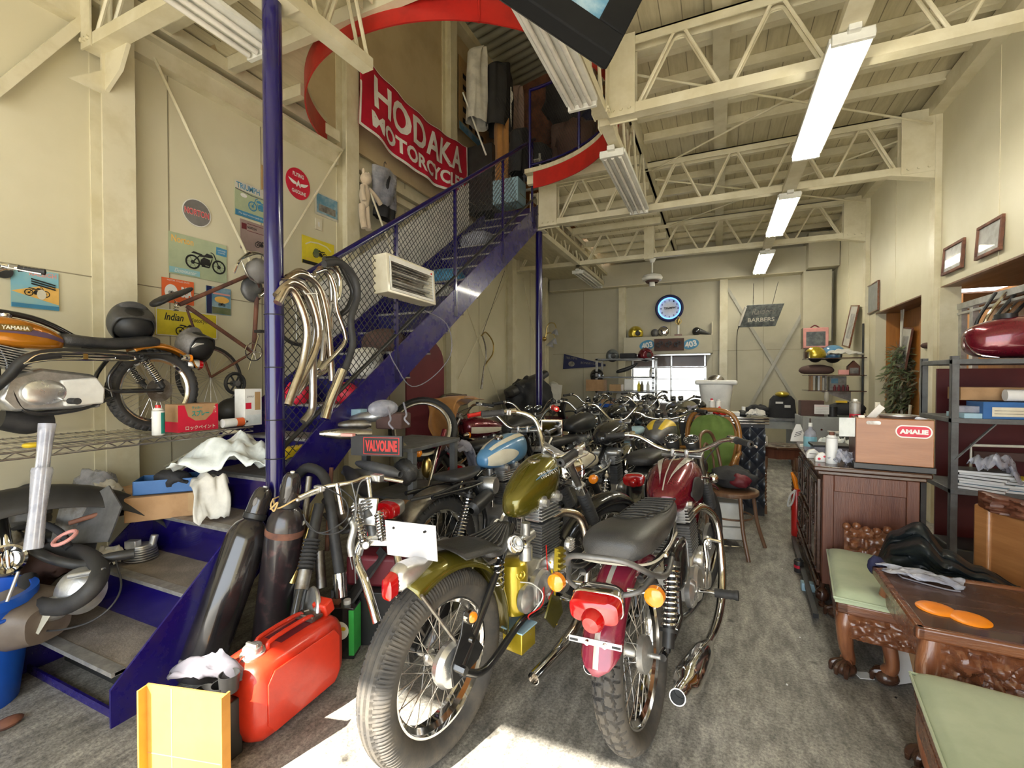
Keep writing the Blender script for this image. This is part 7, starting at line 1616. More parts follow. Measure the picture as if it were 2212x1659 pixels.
def jacket(u,v):
 P=[(1890,1215),(1930,1150),(1985,1130),(2040,1190),(2110,1225),(2205,1270)]
 Q_=[(1905,1225),(1930,1228),(1990,1236),(2050,1258),(2120,1272),(2200,1295)]
 k=u*5;i=min(int(k),4);f_=k-i;s_=f_*f_*(3-2*f_)
 a=(P[i][0]+(P[i+1][0]-P[i][0])*f_,P[i][1]+(P[i+1][1]-P[i][1])*s_);b=(Q_[i][0]+(Q_[i+1][0]-Q_[i][0])*f_,Q_[i][1]+(Q_[i+1][1]-Q_[i][1])*s_)
 x=a[0]+(b[0]-a[0])*v;y=a[1]+(b[1]-a[1])*v
 return DP(x,y,2.42-.42*u-.12*v-.08*math.sin(PI*v)*math.sin(PI*u)+.05*noise.noise(Vector((u*3.5,v*5,1)))+.014*noise.noise(Vector((u*5,v*14,3))))
single('jacket',MB().grid(jacket,60,30),'black_jacket','shiny black jacket thrown over the carved bench','jacket',solid=.02,ang=80)
blob('jacket_cuff','dark knitted cap by the corner of the carved table','cap','navy',DP(1893,1222,2.12),(.035,.03,.045),3,.1,flat=False)
single('paper_scrap',MB().box((0,0,.002),(.06,.05,.003)),'white_paper','small white paper scrap on the floor by the stool foot','scrap',loc=ZP(1866,1460),rz=.3)
single('paper_sheet',MB().box((0,0,0),(.20,.003,.20)),'white_paper','white sheet leaning under the carved table','paper',loc=ZP(1958,1420,.1),rz=.6,rx=-.3)
single('kraft_sheet',MB().prism([(-.1,0),(.1,0),(.1,.18),(-.06,.22)],'xz',-.002,.002),'cardboard','brown cardboard sheet under the carved table','cardboard',loc=ZP(1960,1470,.01),rz=.4,rx=-.3)
for i,(u,v)in enumerate(((1728,1378),(1700,1480),(1935,1508),(1690,1230))):
 single('litter_speck',MB().sph((0,0,.003),(.006,.005,.003),8,5),'white_paper' if i!=2 else 'print_black',['white speck on the floor left of the far stool leg','white speck on the bare floor right of the maroon bike','black speck on the floor before the nearest stool','pale speck on the floor left of the sideboard'][i],'speck',loc=ZP(u,v))
# grey shelving in the near opening
sx0,sx1,sy0,sy1=1.42,2.55,3.55,3.95
sh=thing('shelf_rack','dark grey angle iron shelf rack in the right hand opening','shelf rack',(0,0,0))
SR=lambda u,v,y:YP(u,v,y)
fy=3.62
pa=SR(2052,780,fy);levels=[SR(2130,775,fy).z,SR(2130,905,fy).z,SR(2130,1062,fy).z]
x0=SR(2055,900,fy).x
for x,y in((x0,fy),(x0+1.0,fy),(x0,fy+.45),(x0+1.0,fy+.45)):part('upright',MB().bb(x,x+.035,y,y+.004,0,levels[0]+.02).bb(x,x+.004,y,y+.035,0,levels[0]+.02),'shelf_grey',sh)
for z in levels:part('shelf_board',MB().bb(x0,x0+1.03,fy-.005,fy+.46,z-.03,z),'shelf_grey',sh,bev=.003)
part('corner_brace',MB().bar((x0+.02,fy,levels[1]-.25),(x0+.2,fy,levels[1]-.03),.02,.006),'shelf_grey',sh)
L1,L2,L3=levels
tk=thing('loose_fuel_tank','large metallic maroon fuel tank on top of the shelf rack','fuel tank',(x0+.33,fy+.18,L1+.115),math.radians(-4));tk.scale=(.85,1.1,1.2)
part('tank_shell',MB().loft([(-.25,0,0,.01,.01,.01),(-.245,0,0,.05,.04,.04,2.4),(-.22,0,.0,.085,.075,.07,2.4),(-.14,0,.0,.12,.10,.09,2.5),(0,0,.01,.13,.115,.10,2.5),(.15,0,.02,.13,.105,.11,2.5),(.25,0,.03,.12,.09,.12,2.5),(.255,0,.03,.02,.02,.02)],30),'maroon_paint',tk,sub=1,ang=80)
part('cap_ring',MB().cyl((-.02,0,.11),(-.02,0,.135),.06),'black_satin',tk);part('seam_trim',MB().tube([(-.25,-.02,.03),(-.24,-.05,-.02),(-.20,-.09,-.07),(-.10,-.115,-.09)],.004,6),'chrome',tk)
o2=thing('cream_tank','cream and black tank part at the right edge on the shelf rack','fuel tank',(x0+.66,fy+.05,L1+.10));part('tank_shell',MB().sph((0,0,0),(.12,.12,.11),24,14),'cream_paint',o2);part('black_edge',MB().torus((-.075,0,.0),(1,0,0),.088,.018,28,8),'black_satin',o2)
for i,(u,v,w_,h_,m_,lab)in enumerate([(2160,870,.34,.08,'cardboard','long brown carton lying on the middle shelf of the rack'),(2165,893,.26,.10,'blue_box','dark blue box file on the middle shelf in front of the carton'),(2098,900,.16,.03,'pale_blue','pale blue booklet pile at the left of the middle shelf')]):
 p=SR(u,v,fy+.1);tz=L2 if i else L2+.105
 t=thing('storage_box',lab,'box',(p.x,p.y+(.12 if i==0 else 0),tz),.06*i)
 part('box',MB().bb(-w_/2,w_/2,-.09,.09,0,h_),m_,t,bev=.002)
 if i==1:part('label_sheet',MB().bb(-.09,.06,-.0912,-.0905,.015,.07),'cream_paint',t);part('label_lines',MB().bb(-.08,.05,-.0918,-.0912,.03,.033).bb(-.08,.05,-.0918,-.0912,.048,.051),'photo_grey',t)
single('clear_box',MB().bb(-.08,.08,-.06,.06,0,.04),'clear_plastic','clear plastic box on the pale blue booklets','box',loc=SR(2098,900,fy+.1)+Vector((0,0,0)),bev=.003).location.z=L2+.032
p=SR(2195,890,fy+.05);single('paper_roll',MB().cyl((-.05,0,0),(.08,0,0),.035),'white_paper','white paper roll at the right end of the middle shelf','roll',loc=(p.x,p.y,L2+.14))
rnd_=random.Random(4)
for i in range(12):
 p=SR(2115+8*(i%3)+(55 if i>6 else 0),1050,fy+.08);k=i if i<=6 else i-7
 w_,d_=.23,.17
 t=thing('magazine',['magazine at the bottom of the left stack on the lower shelf','magazine second from the bottom of the left stack','magazine third up in the left stack with pale edges','magazine in the middle of the left stack, turned slightly','magazine fifth up in the left stack','magazine second from the top of the left stack','dark covered magazine on top of the left stack','magazine at the bottom of the right stack on the lower shelf','magazine second up in the right stack','magazine third up in the right stack','magazine just below the yellow one in the right stack','yellow and green covered magazine on top of the right stack'][i],'magazine',(p.x,p.y,L3+.0+k*.017),-.35+rnd_.uniform(-.25,.25),'magazines on the lower shelf of the rack')
 part('pages',MB().bb(-w_/2,w_/2,-d_/2,d_/2,.001,.014),'white_paper',t);part('cover',MB().bb(-w_/2-.002,w_/2+.002,-d_/2-.002,d_/2,.014,.0155),['photo_grey','photo_blue','white_plastic','photo_dark','print_grey','off_white','photo_dark','print_blue','white_plastic','photo_blue','off_white','yellow_print'][i],t)
rag('clear_wrap','clear plastic film hanging over the magazines on the rack','wrapper','clear_plastic',SR(2150,1040,fy-.02)+Vector((0,0,.06)),.22,.12,.4,.06,41,.08)
single('rack_back',MB().bb(x0+.1,x0+1.0,fy+.5,fy+.52,.1,L1-.05),'deep_red','dark red board standing behind the shelf rack','board')
fr=thing('tubular_rack','cream tubular frame lying behind the lower shelf','frame',SR(2160,985,fy+.3));part('frame_tube',MB().tube([(-.14,0,-.12),(-.14,0,.06),(.25,0,.07),(.25,0,-.1)],.010,8,sp=False),'cream_paint',fr);part('red_padding',MB().bb(-.12,.25,.01,.03,-.03,.02),'brown_cloth',fr)
single('dark_shelf_filler',MB().bb(x0+.05,x0+1.0,fy+.1,fy+.4,.02,.30),'black_satin','dark box on the floor under the shelf rack','box',bev=.01)
single('sliding_door_frame',MB().bb(1.98,2.04,-.5,5.6,1.98,2.03).bb(1.98,2.04,-.5,5.6,1.93,1.95).bb(1.99,2.03,5.40,5.46,0,1.98).bb(1.99,2.03,5.2,5.26,0,1.98),'aluminium','grey aluminium sliding door frame in the right hand opening','door frame')
for i in range(5):
 p=YP(2105+18*i,640,4.6);single('bent_tube',MB().tube([(p.x,p.y,1.62),(p.x+.02,p.y,1.8),(p.x+.12+.02*i,p.y+.02*i,2.0)],.012,8),'chrome' if i%2 else 'black_satin',['bent tube nearest the door frame above the maroon tank','second bent tube above the maroon tank','middle bent tube above the maroon tank','fourth bent tube above the maroon tank','rightmost bent tube above the maroon tank'][i],'tube','bent tubes stacked above the maroon tank')
# doorway with dried plant
pl=thing('dried_plant_bundle','bundle of dried green plants hanging upside down in the doorway','plant',(2.05,7.08,1.40),sc=1.12)
rnd_=random.Random(9);m_=MB();m2=MB()
for i in range(900):
 a=rnd_.uniform(0,2*PI);h_=rnd_.uniform(-.38,.30);r_=.05+.20*max(.0,1-abs(h_+.05)*2.2)*rnd_.uniform(.3,1);c_=Vector((r_*math.cos(a)*.6,r_*math.sin(a),h_));d_=Vector((rnd_.uniform(-1,1),rnd_.uniform(-1,1),rnd_.uniform(-1.2,.6))).normalized()*.10
 (m_ if i%3 else m2).add([c_,c_+d_*.5+Vector((0,.016,.010)),c_+d_,c_+d_*.5-Vector((0,.016,.006))],[(0,1,2,3)])
part('leaves',m_,'dry_green',pl);part('dry_leaves',m2,'khaki_cloth',pl)
part('stalk',MB().cyl((0,0,.8),(0,.02,.2),.008).cyl((0,-.08,.85),(0,.02,.2),.008).cyl((0,.0,-.1),(0,-.10,-.85),.012),'off_white',pl)
blob('gourd','pale green gourd hanging beside the dried plants','gourd','dry_green',(2.0,7.3,.98),(.05,.07,.08),3,.05,flat=False)
single('wooden_sticks',MB().cyl((2.0,6.75,.0),(2.0,6.6,1.05),.014).cyl((2.0,6.95,0),(2.0,6.95,.9),.006),'off_white','pale broom sticks standing below the dried plants','stick')
single('latch_plate',MB().bb(1.86,1.88,5.84,5.92,1.22,1.36),'dull_steel','steel latch plate on the post beside the doorway','latch');single('key_holder',MB().sph((1.88,5.80,1.68),(.05,.05,.03),12,8),'brown_cloth','brown fish shaped hook on the post beside the doorway','hook')
single('card_small',MB().bb(2.09,2.10,6.02,6.12,.92,1.08),'print_blue','small blue and white card on the doorway wall','card')
def frame_(label,pos,w,h,rz,m='rust',photo='photo_grey',lean=(0,0),mat_=None,roll=0,mw=.025):
 t=thing('framed_picture',label,'picture',pos,rz);t.rotation_euler=(lean[0],roll,rz)
 for q in((-w/2,w/2,h/2-mw,h/2),(-w/2,w/2,-h/2,-h/2+mw),(-w/2,-w/2+mw,-h/2+mw,h/2-mw),(w/2-mw,w/2,-h/2+mw,h/2-mw)):part('frame_rail',MB().bb(q[0],q[1],-.022,0,q[2],q[3]),m,t,bev=.003)
 part('picture',MB().bb(-w/2+mw,w/2-mw,-.010,-.006,-h/2+mw,h/2-mw),mat_ or photo,t)
 if mat_:part('photo',MB().bb(-w/4,w/4,-.012,-.010,-h/3.4,h/3.4),photo,t)
 part('glass',MB().bb(-w/2+mw,w/2-mw,-.014,-.013,-h/2+mw,h/2-mw),'glass_pane',t);return t
xr=XR-.004
def fr_at(label,u0,u1,v,dv,**k):
 a=XP(u0,v,xr);b=XP(u1,v,xr);c_=XP((u0+u1)/2,v-dv/2,xr);d_=XP((u0+u1)/2,v+dv/2,xr)
 return frame_(label,(xr,(a.y+b.y)/2,(c_.z+d_.z)/2),abs(a.y-b.y),abs(c_.z-d_.z),RZR,**k)
fr_at('small wooden framed photo high on the right wall, nearer the camera',2114,2170,514,74,lean=(-.06,0))
fr_at('small wooden framed photo high on the right wall, left of the other one',2041,2085,556,62,lean=(-.06,0))
fr_at('dark picture in a thin wood frame over the dried plant doorway',1869,1900,645,62,photo='photo_dark',m='rose_wood',mw=.015)
frame_('tilted framed print leaning above the corner shelves',(1.80,8.25,2.12),.42,.62,RZR,m='rose_wood',mat_='off_white',photo='photo_grey',lean=(-.15,0),roll=.14,mw=.02)
frame_('cream framed print tilted inside the dried plant doorway',(2.08,7.05,1.72),.34,.50,RZR,m='rust',mat_='off_white',photo='photo_grey',lean=(-.1,0),roll=.12,mw=.015)
# == BACK OF THE WORKSHOP
ck=thing('neon_clock','round wall clock with a glowing blue neon ring','clock',(-.90,YB-.02,2.76))
part('case',MB().lathe([(.235,0),(.27,.02),(.275,.06),(.25,.08),(.225,.07),(.22,.03)],48,(0,0,0),(0,-1,0)),'print_navy',ck);part('dial',MB().cyl((0,0,0),(0,-.02,0),.23,n=48),'print_white',ck)
part('neon_ring',MB().torus((0,-.055,0),(0,1,0),.208,.011,48,8),'neon',ck)
for k in range(12):
 a=k*PI/6;txt('numeral',str(12 if k==0 else k),'print_black',ck,.165*math.sin(a),-.0215,.165*math.cos(a),.028,.034,bold=.03)
txt('lettering','TRIUMPH','print_black',ck,0,-.0218,.01,.22,.045,bold=.02)
part('hand',MB().bar((0,-.03,0),(-.085,-.03,-.01),.008,.002,(0,1,0)),'print_black',ck);part('hand',MB().bar((0,-.033,0),(.13,-.033,.025),.006,.002,(0,1,0)),'print_black',ck)
for sgn,x,s_ in((-1,-1.30,'403'),(1,-.48,'403')):
 b=Board('oval_sticker','blue oval number sticker 403 on the shutter box, '+('left one partly covered' if sgn<0 else 'right one'),'sticker',(x,YB-.304,2.01),.30,.20,0,'print_blue',th=.003,round_=True,roll=0)
 b.t.rotation_euler=(0,-.22,0);b.text(s_,0,0,.72,.58,'print_white',bold=.04)
b=Board('wooden_plaque','brown board with small dark figures between the two blue stickers','plaque',(-.88,YB-.31,2.01),.56,.24,0,'brown_cloth',th=.02)
for x in(-.3,0,.3):
 y=b.nx();part('ornament',MB().torus((x*.56-.03,-.04,-.0),(0,1,0),.036,.010,16,6).torus((x*.56+.025,-.04,.03),(0,1,0),.028,.010,16,6).bar((x*.56,-.04,-.06),(x*.56,-.04,.08),.016,.016),'black_satin',b.t)
SBZ=2.18
helmet('gold helmet at the left end on top of the shutter box',(-1.55,YB-.16,SBZ+.03),.165,'gold_paint',rz=-1.0)
t=thing('headlamp','dull grey lamp shell left of the chrome one on the shutter box','lamp',(-1.17,YB-.14,SBZ+.085));part('shell',MB().sph((0,0,0),(.085,.08,.085),24,14),'grey_metal',t)
t=thing('headlamp','chrome headlamp facing forward on top of the shutter box','lamp',(-1.00,YB-.16,SBZ+.105));part('shell',MB().lathe([(0,-.10),(.06,-.08),(.10,0),(.105,.02),(.1,.03)],28,(0,0,0),(0,-1,0)),'chrome',t);part('lens',MB().sph((0,-.03,0),(.095,.095,.025),24,8,(0,-1,0),0,.5),'mirror',t)
t=thing('trophy','small trophy with a gold figure on top of the shutter box','trophy',(-.72,YB-.14,SBZ));part('base',MB().bb(-.07,.07,-.05,.05,0,.04),'rose_wood',t,bev=.004);part('column',MB().cyl((0,0,.04),(0,0,.22),.022),'white_plastic',t);part('figure',MB().sph((0,0,.30),(.03,.03,.07)).sph((0,0,.38),.022).torus((0,0,.30),(0,1,0),.055,.008,20,6),'brass',t)
t=thing('headlamp','black lamp with pointed tail at the right end of the shutter box','lamp',(-.38,YB-.15,SBZ+.085));part('shell',MB().sph((0,0,0),(.085,.085,.085),24,14),'black_paint',t);part('tail_cone',MB().cyl((.05,0,0),(.26,.02,-.07),.06,.01,18),'black_satin',t)
t=thing('hanging_sign','dark smoked board sign with raised lettering hung on chains at the back','sign',YP(1640,682,9.3));t.rotation_euler=(.35,0,0)
part('board',MB().prism([(-.34,-.20),(.26,-.20),(.38,.20),(-.20,.20)],'xz',-.01,.01),'photo_dark',t,bev=.003)
txt('lettering','BARBERS','off_white',t,.03,-.012,-.07,.42,.075,bold=.02);txt('lettering','Raiders','photo_grey',t,.06,-.012,.08,.36,.11,shear=.3)
for x in(-.1,.2):part('chain',MB().cyl((x,0,.2),(x+.06*(1 if x>0 else-.2),-.1,.60),.005),'dull_steel',t)
part('lamp_tube',MB().cyl((-.22,-.03,.18),(-.32,-.03,-.16),.02),'tube_off',t)
single('power_cable',MB().tube([YP(1600,700,9.7),YP(1592,725,9.8),YP(1592,830,9.8)],.006,6),'black_rubber','black cable running down the back wall from the hanging sign','cable')
b=Board('pennant','navy triangular pennant on the back wall left of the steel rack','pennant',YP(1262,784,9.83),.95,.34,0,'print_navy')
for v in b.b.data.vertices:
 if v.co.x>0:v.co.z=v.co.z*.12-.02
b.t.rotation_euler=(0,.08,0);b.ell(-.3,-.12,.15,.34,'photo_grey');b.text('TRIUMPH',-.32,.25,.28,.16,'photo_grey');b.text('BONNEVILLE',.12,0,.4,.14,'photo_grey')
rk=thing('steel_rack','grey steel rack crowded with boxes and parts left of the back window','rack',(-2.13,8.75,0))
zs=(.50,.80,1.10,1.38,1.72)
for x in(0,1.05):
 for y in(0,.45):part('upright',MB().bb(x-.02,x+.02,y-.02,y+.02,0,1.74),'steel',rk)
for z in zs:part('shelf_board',MB().bb(-.02,1.07,-.02,.47,z-.03,z),'grey_metal',rk)
m_=MB()
for k in range(14):m_.bb(1.03,1.07,-.024,-.02,.35+k*.09,.37+k*.09)
part('upright_holes',m_,'print_black',rk)
def rbox(name,label,x,z,w,h,m,d=.25,y=.1,bev=.003,rz=0):return single(name,MB().bb(-w/2,w/2,-d/2,d/2,0,h),m,label,'box',loc=(-2.13+x,8.75+y,z),rz=rz,bev=bev)
rbox('carton','tan carton with tape at the left of the rack, third shelf',-.02,1.10,.34,.22,'cardboard',.3,.05)
rbox('packet','white labelled packet hanging in the middle of the rack',.62,1.13,.16,.20,'white_paper',.05,-.05)
rbox('carton','small brown carton on the second shelf of the rack',.22,.80,.26,.14,'cardboard')
rbox('tin_box','red brown tall box at the lower right of the rack',.84,.50,.20,.34,'rust',.2)
rbox('thermos_case','silver canister beside the red brown box on the rack',.98,.50,.09,.32,'chrome',.12,-.05,.02)
rbox('file_box','dark tool case on the second shelf of the rack',.60,.80,.26,.12,'black_satin')
rbox('brown_parcel','brown paper parcel on the third shelf of the rack',.36,1.10,.22,.13,'print_tan')
rbox('long_case','long blue case at the front of the second shelf of the rack',.1,.803,.55,.06,'blue_plastic',.12,-.1)
rbox('pale_tool','pale folded mat on the right of the second shelf',.85,.80,.2,.12,'off_white')
RK=lambda x,z:(-2.13+x,8.85,z)
helmet('dark olive helmet on top of the rack at its left end',RK(.28,1.725),.14,'photo_dark',rz=-1.2)
helmet('dark red helmet on top of the rack at its right end',RK(.90,1.725),.15,'maroon_paint',rz=-.8)
helmet('black helmet on the left of the upper shelf of the rack',RK(-.02,1.34),.15,'black_paint',rz=-1.5)
rbox('flat_bag','flat black bag on top of the rack between two helmets',.58,1.725,.28,.09,'dark_cloth')
single('seat_pan',MB().loft([(-.2,0,0,.04,.02,.03),(-.15,0,0,.10,.05,.03,2.5),(.05,0,.05,.08,.05,.04,2.5),(.22,0,.16,.05,.03,.03)],18),'dark_leather','black motorcycle seat tilted on the upper shelf of the rack','seat',loc=RK(.55,1.47),sub=1)
blob('oval_mirror','beige oval cover in the middle of the rack','cover','off_white',RK(.46,.98),(.11,.03,.12),1,.02,flat=False)
for i in range(5):single('bottle',MB().lathe([(0,0),(.03,0),(.03,.12),(.012,.16),(.012,.19),(0,.19)],14),['yellow_print','khaki_cloth','glass_pane','white_plastic','steel'][i],['yellow bottle','olive bottle','clear bottle','white bottle','steel bottle'][i]+' at the right end of the rack','bottle','bottles and cans on the rack',loc=RK(.78+.055*i,(1.10,1.10,.80,1.10,1.38)[i]))
single('cabinet_low',MB().bb(-3.35,-2.6,6.9,8.4,0,.62),'print_maroon','low dark red cabinet in the far left corner','cabinet',bev=.01)
blob('covered_heap','black folded sheets and bags heaped on the low red cabinet','heap','dark_cloth',(-3.0,7.4,1.0),(.34,.60,.36),4,.3,n=40)
single('guitar_case',MB().loft([(-.5,0,0,.05,.05,.05),(-.45,0,0,.12,.08,.08,2.6),(0,0,0,.14,.09,.09,2.6),(.5,0,0,.08,.06,.06,2.6),(.55,0,0,.02,.02,.02)],20),'dark_leather','long black case lying across the top of the heap','case',loc=(-2.95,7.2,1.26),rz=1.2,ry=-.35)
single('picture_board',MB().bb(-.1,.1,-.01,.01,0,.38),'off_white','pale picture card leaning right of the blue column','card',loc=(-2.70,7.9,.86),rz=.2,ry=.12)
single('seat_hood',MB().loft([(0,0,0,.16,.10,.10,3),(.5,0,0,.15,.08,.08,3),(.68,0,0,.08,.04,.04,2.5)],20,'z'),'beige_metal','grey beige rounded seat back behind the blue column','seat',loc=(-2.86,8.3,.62),sub=1)
t=thing('office_chair','black plastic office chair in front of the back wall','chair',(-2.45,8.3,0),2.2)
part('seat',MB().bb(-.2,.2,-.2,.2,.46,.52),'black_satin',t,bev=.02);part('backrest',MB().grid(lambda u,v:(-.2+.4*u,.20+.06*math.sin(PI*v),.55+.42*v),8,8),'black_satin',t,solid=.03);part('armrest',MB().tube([(.22,-.1,.5),(.24,-.1,.7),(.24,.15,.7)],.015,8),'black_satin',t);part('stem',MB().cyl((0,0,.05),(0,0,.46),.03),'steel',t)
for k in range(5):part('leg',MB().bar((0,0,.07),(.26*math.cos(k*1.257),.26*math.sin(k*1.257),.04),.03,.03),'black_satin',t)
t=thing('hung_exhaust','bent exhaust pipe with loop hung on the left wall behind the stairs','exhaust pipe',(0,0,0));W=lambda u,v:XP(u,v,-3.40)
part('pipe',MB().tube([W(1040,725),W(1050,718),W(1065,740),W(1064,765),W(1050,785),W(1045,800)],.012,10),'brass',t);part('pipe',MB().tube([W(1042,725),W(1048,745),W(1050,770),W(1046,795)],.011,10),'dull_steel',t);part('cone',MB().cyl(W(1046,790),W(1040,840),.010,.022),'dull_steel',t)
single('pull_rope',MB().cyl(XP(1090,585,-3.38),XP(1042,722,-3.38),.004,n=6),'dark_cloth','dark cord holding the bent exhaust on the left wall','cord')
t=thing('wall_lamp','brass arm wall lamp with glass flower shades beside the blue column','wall lamp',YP(1180,722,9.0));part('arm',MB().tube([(0,0,0),(.05,0,.10),(.18,-.02,.08),(.22,-.02,0)],.010,8).tube([(0,0,0),(.06,0,.28),(.20,-.02,.30),(.25,-.02,.20)],.010,8),'brass',t)
for x,z in((.22,-.02),(.25,.17),(.14,-.08)):part('glass_shade',MB().lathe([(.015,0),(.04,-.03),(.075,-.10),(.085,-.11)],16,(x,-.02,z),(.3,0,1),fn=lambda r,h,a,i:r*(1+.12*math.sin(a*5))),'clear_plastic',t)
part('wall_plate',MB().sph((-.02,0,-.02),.05),'brass',t)
t.location=YP(1178,730,9.2)
qx0,qx1=ZP(1542,1130).x,ZP(1645,1125).x
ct=thing('bar_counter','small bar counter with black quilted front and striped chrome edge','counter',(0.16,5.10,0),math.radians(6))
CW=.54;part('core',MB().bb(-CW/2-.24,CW/2,0,.5,.06,.93),'black_satin',ct)
def quilt(u,v):
 x=-CW/2+CW*u;z=.07+.80*v;a=(u*4.0+v*5.0);b_=(u*4.0-v*5.0);d=min(abs((a%1)-.5),abs((b_%1)-.5));fx=abs(math.sin(PI*a))*abs(math.sin(PI*b_));return(x,-.006-.032*fx**.6,z)
part('quilted_front',MB().grid(quilt,90,130),'quilt',ct,ang=80);part('plinth',MB().bb(-CW/2,CW/2,-.01,.5,0,.07),'black_satin',ct)
for k in range(3):part('chrome_strip',MB().bb(-CW/2-.25,CW/2+.03,-.05,-.03,.905+k*.026,.922+k*.026),'chrome',ct,bev=.004)
part('counter_top',MB().bb(-CW/2-.26,CW/2+.03,-.045,.52,.93,.975),'black_paint',ct,bev=.004)
for i in range(5):
 for j in range(6):
  if(i+j)%2==0:part('button',MB().sph((-CW/2+CW*(i+.5)/4.0*.9,-.010,.12+.80*j/5.0*.95),(.007,.007,.004),8,4,(0,-1,0)),'chrome',ct)
def ctp(x,y=.1,z=.976):a=math.radians(6);return Vector((.16+x*math.cos(a)-y*math.sin(a),5.10+x*math.sin(a)+y*math.cos(a),z))
t=thing('white_bucket_bin','white plastic lidded bin standing behind the counter','bin',(-.02,6.6,0));part('bin_body',MB().loft([(0,0,0,.17,.13,.13,4),(1.0,0,0,.17,.14,.14,4),(1.28,0,0,.21,.15,.15,4)],28,'z'),'white_plastic',t);part('lid',MB().box((0,0,1.30),(.50,.32,.06)),'white_plastic',t,bev=.02);part('metal_bowl',MB().sph((0,0,1.33),(.10,.10,.07),20,8,(0,0,1),0,.5),'steel',t)
spray('spray_can','white spray can with red cap on the counter',ctp(-.20,.15),.17,.028,'print_white','print_red')
spray('white_bottle','plain white bottle next to the red capped can on the counter',ctp(-.13,.2),.16,.03,'white_plastic','white_plastic',cat='bottle')
rag('red_cloth','small red cloth on the counter','cloth','red_plastic',ctp(-.12,.05),.14,.09,.3,.04,51)
single('white_tray',MB().bb(-.07,.07,-.04,.04,0,.045),'white_plastic','small white box in the middle of the counter','box',loc=ctp(-.02,.05),bev=.006)
blob('black_pouch','black tape dispenser on the counter','dispenser','black_satin',ctp(.08,.1,1.0),(.05,.04,.035),2,.1);single('small_bottle',MB().cyl((0,0,0),(0,0,.09),.018),'white_plastic','tiny white capped bottle at the right of the counter','bottle',loc=ctp(.10,.14))
rag('work_glove','pale work glove at the right end of the counter','glove','white_cloth',ctp(.20,.08),.13,.07,.1,.03,53)
single('yellow_note',MB().bb(-.03,.03,-.02,.02,0,.02),'yellow_paint','yellow block on the counter behind the white box','block',loc=ctp(.02,.2))
helmet('yellow fronted helmet on the left of the counter',ctp(-.42,.18),.11,'khaki_cloth',rz=-1.8);helmet('black glossy helmet behind the yellow one on the counter',ctp(-.34,.32),.12,'black_paint',rz=-.6)
rag('grey_rag','grey rag hanging off the left end of the counter','rag','grey_cloth',ctp(-.40,-.04,1.0),.10,.16,1.5,.03,57,.0).rotation_euler=(1.5,0,.2)
blob('chrome_parts','heap of chrome parts at the left end of the counter','parts','chrome',ctp(-.48,.08,1.0),(.09,.06,.035),6,.4)
ch=thing('velvet_armchair','wooden armchair with green buttoned velvet back before the counter','armchair',(-.04,4.74,0),math.radians(-15))
def oval_back(u,v):
 a=u*2-1;b=v*2-1;w_=.20*(1-.25*max(0,-b));return(a*w_*math.sqrt(max(0,1-abs(b)**4)),-.03-.03*math.cos(a*1.5)*math.cos(b*1.5)+.012*abs(math.sin(a*6))*abs(math.sin(b*7)),.74+.28*b)
part('back_cushion',MB().grid(oval_back,24,28),'green_velvet',ch,ang=80)
part('back_frame',MB().tube([(-.17,0,.42),(-.215,0,.60),(-.235,0,.85),(-.17,0,1.02),(0,0,1.06),(.17,0,1.02),(.235,0,.85),(.215,0,.60),(.17,0,.42)],.022,10),'chair_wood',ch);part('back_panel',MB().prism([(-.2,.45),(.2,.45),(.22,.85),(.15,1.0),(-.15,1.0),(-.22,.85)],'xz',-.005,.012),'chair_wood',ch)
part('seat_cushion',MB().loft([(-.48,0,.40,.20,.03,.04,3),(-.45,0,.42,.26,.06,.05,3.5),(-.2,0,.43,.25,.06,.05,3.5),(-.03,0,.41,.22,.04,.04,3)],24,'y'),'green_velvet',ch,sub=1,ang=80)
part('seat_rail',MB().bb(-.25,.25,-.47,-.43,.33,.39).bb(-.25,-.21,-.45,0,.33,.39).bb(.21,.25,-.45,0,.33,.39),'chair_wood',ch,bev=.01)
for s_ in(-1,1):
 part('armrest',MB().tube([(s_*.22,0,.68),(s_*.27,-.12,.69),(s_*.28,-.30,.68),(s_*.27,-.36,.63),(s_*.24,-.34,.5),(s_*.25,-.38,.39)],.018,10),'chair_wood',ch);part('leg',MB().tube([(s_*.23,-.44,.36),(s_*.25,-.47,.2),(s_*.23,-.45,0)],[.025,.018,.014],10),'chair_wood',ch);part('leg',MB().tube([(s_*.18,0,.40),(s_*.19,.05,.2),(s_*.19,.10,0)],[.022,.018,.014],10),'chair_wood',ch)
bw=thing('bentwood_chair','bentwood chair with round seat turned sideways behind the maroon bike','chair',(.10,4.05,0),math.radians(70))
part('seat',MB().lathe([(0,.44),(.19,.44),(.205,.45),(.205,.475),(.19,.48),(0,.475)],36),'bent_wood',bw,bev=.004)
part('back_hoop',MB().tube([(-.17,.12,.0),(-.17,.12,.46),(-.18,.17,.75),(-.10,.20,.90),(.10,.20,.90),(.18,.17,.75),(.17,.12,.46),(.17,.12,.0)],.014,10),'bent_wood',bw);part('inner_hoop',MB().tube([(-.10,.16,.47),(-.11,.18,.70),(0,.20,.82),(.11,.18,.70),(.10,.16,.47)],.010,8),'bent_wood',bw)
part('leg',MB().tube([(-.15,-.12,.45),(-.17,-.15,.2),(-.20,-.20,0)],.015,10),'bent_wood',bw);part('leg',MB().tube([(.15,-.12,.45),(.17,-.15,.2),(.20,-.20,0)],.015,10),'bent_wood',bw);part('stretcher_ring',MB().torus((0,0,.27),(0,0,1),.16,.008,32,8),'bent_wood',bw)
blob('folded_jacket','black and red folded clothing on the bentwood chair','clothing','dark_cloth',(.11,4.08,.56),(.17,.16,.09),11,.25);blob('red_patch_cloth','dark red cloth tucked in the clothing on the bentwood chair','cloth','print_maroon',(.16,3.97,.56),(.08,.06,.06),12,.2)
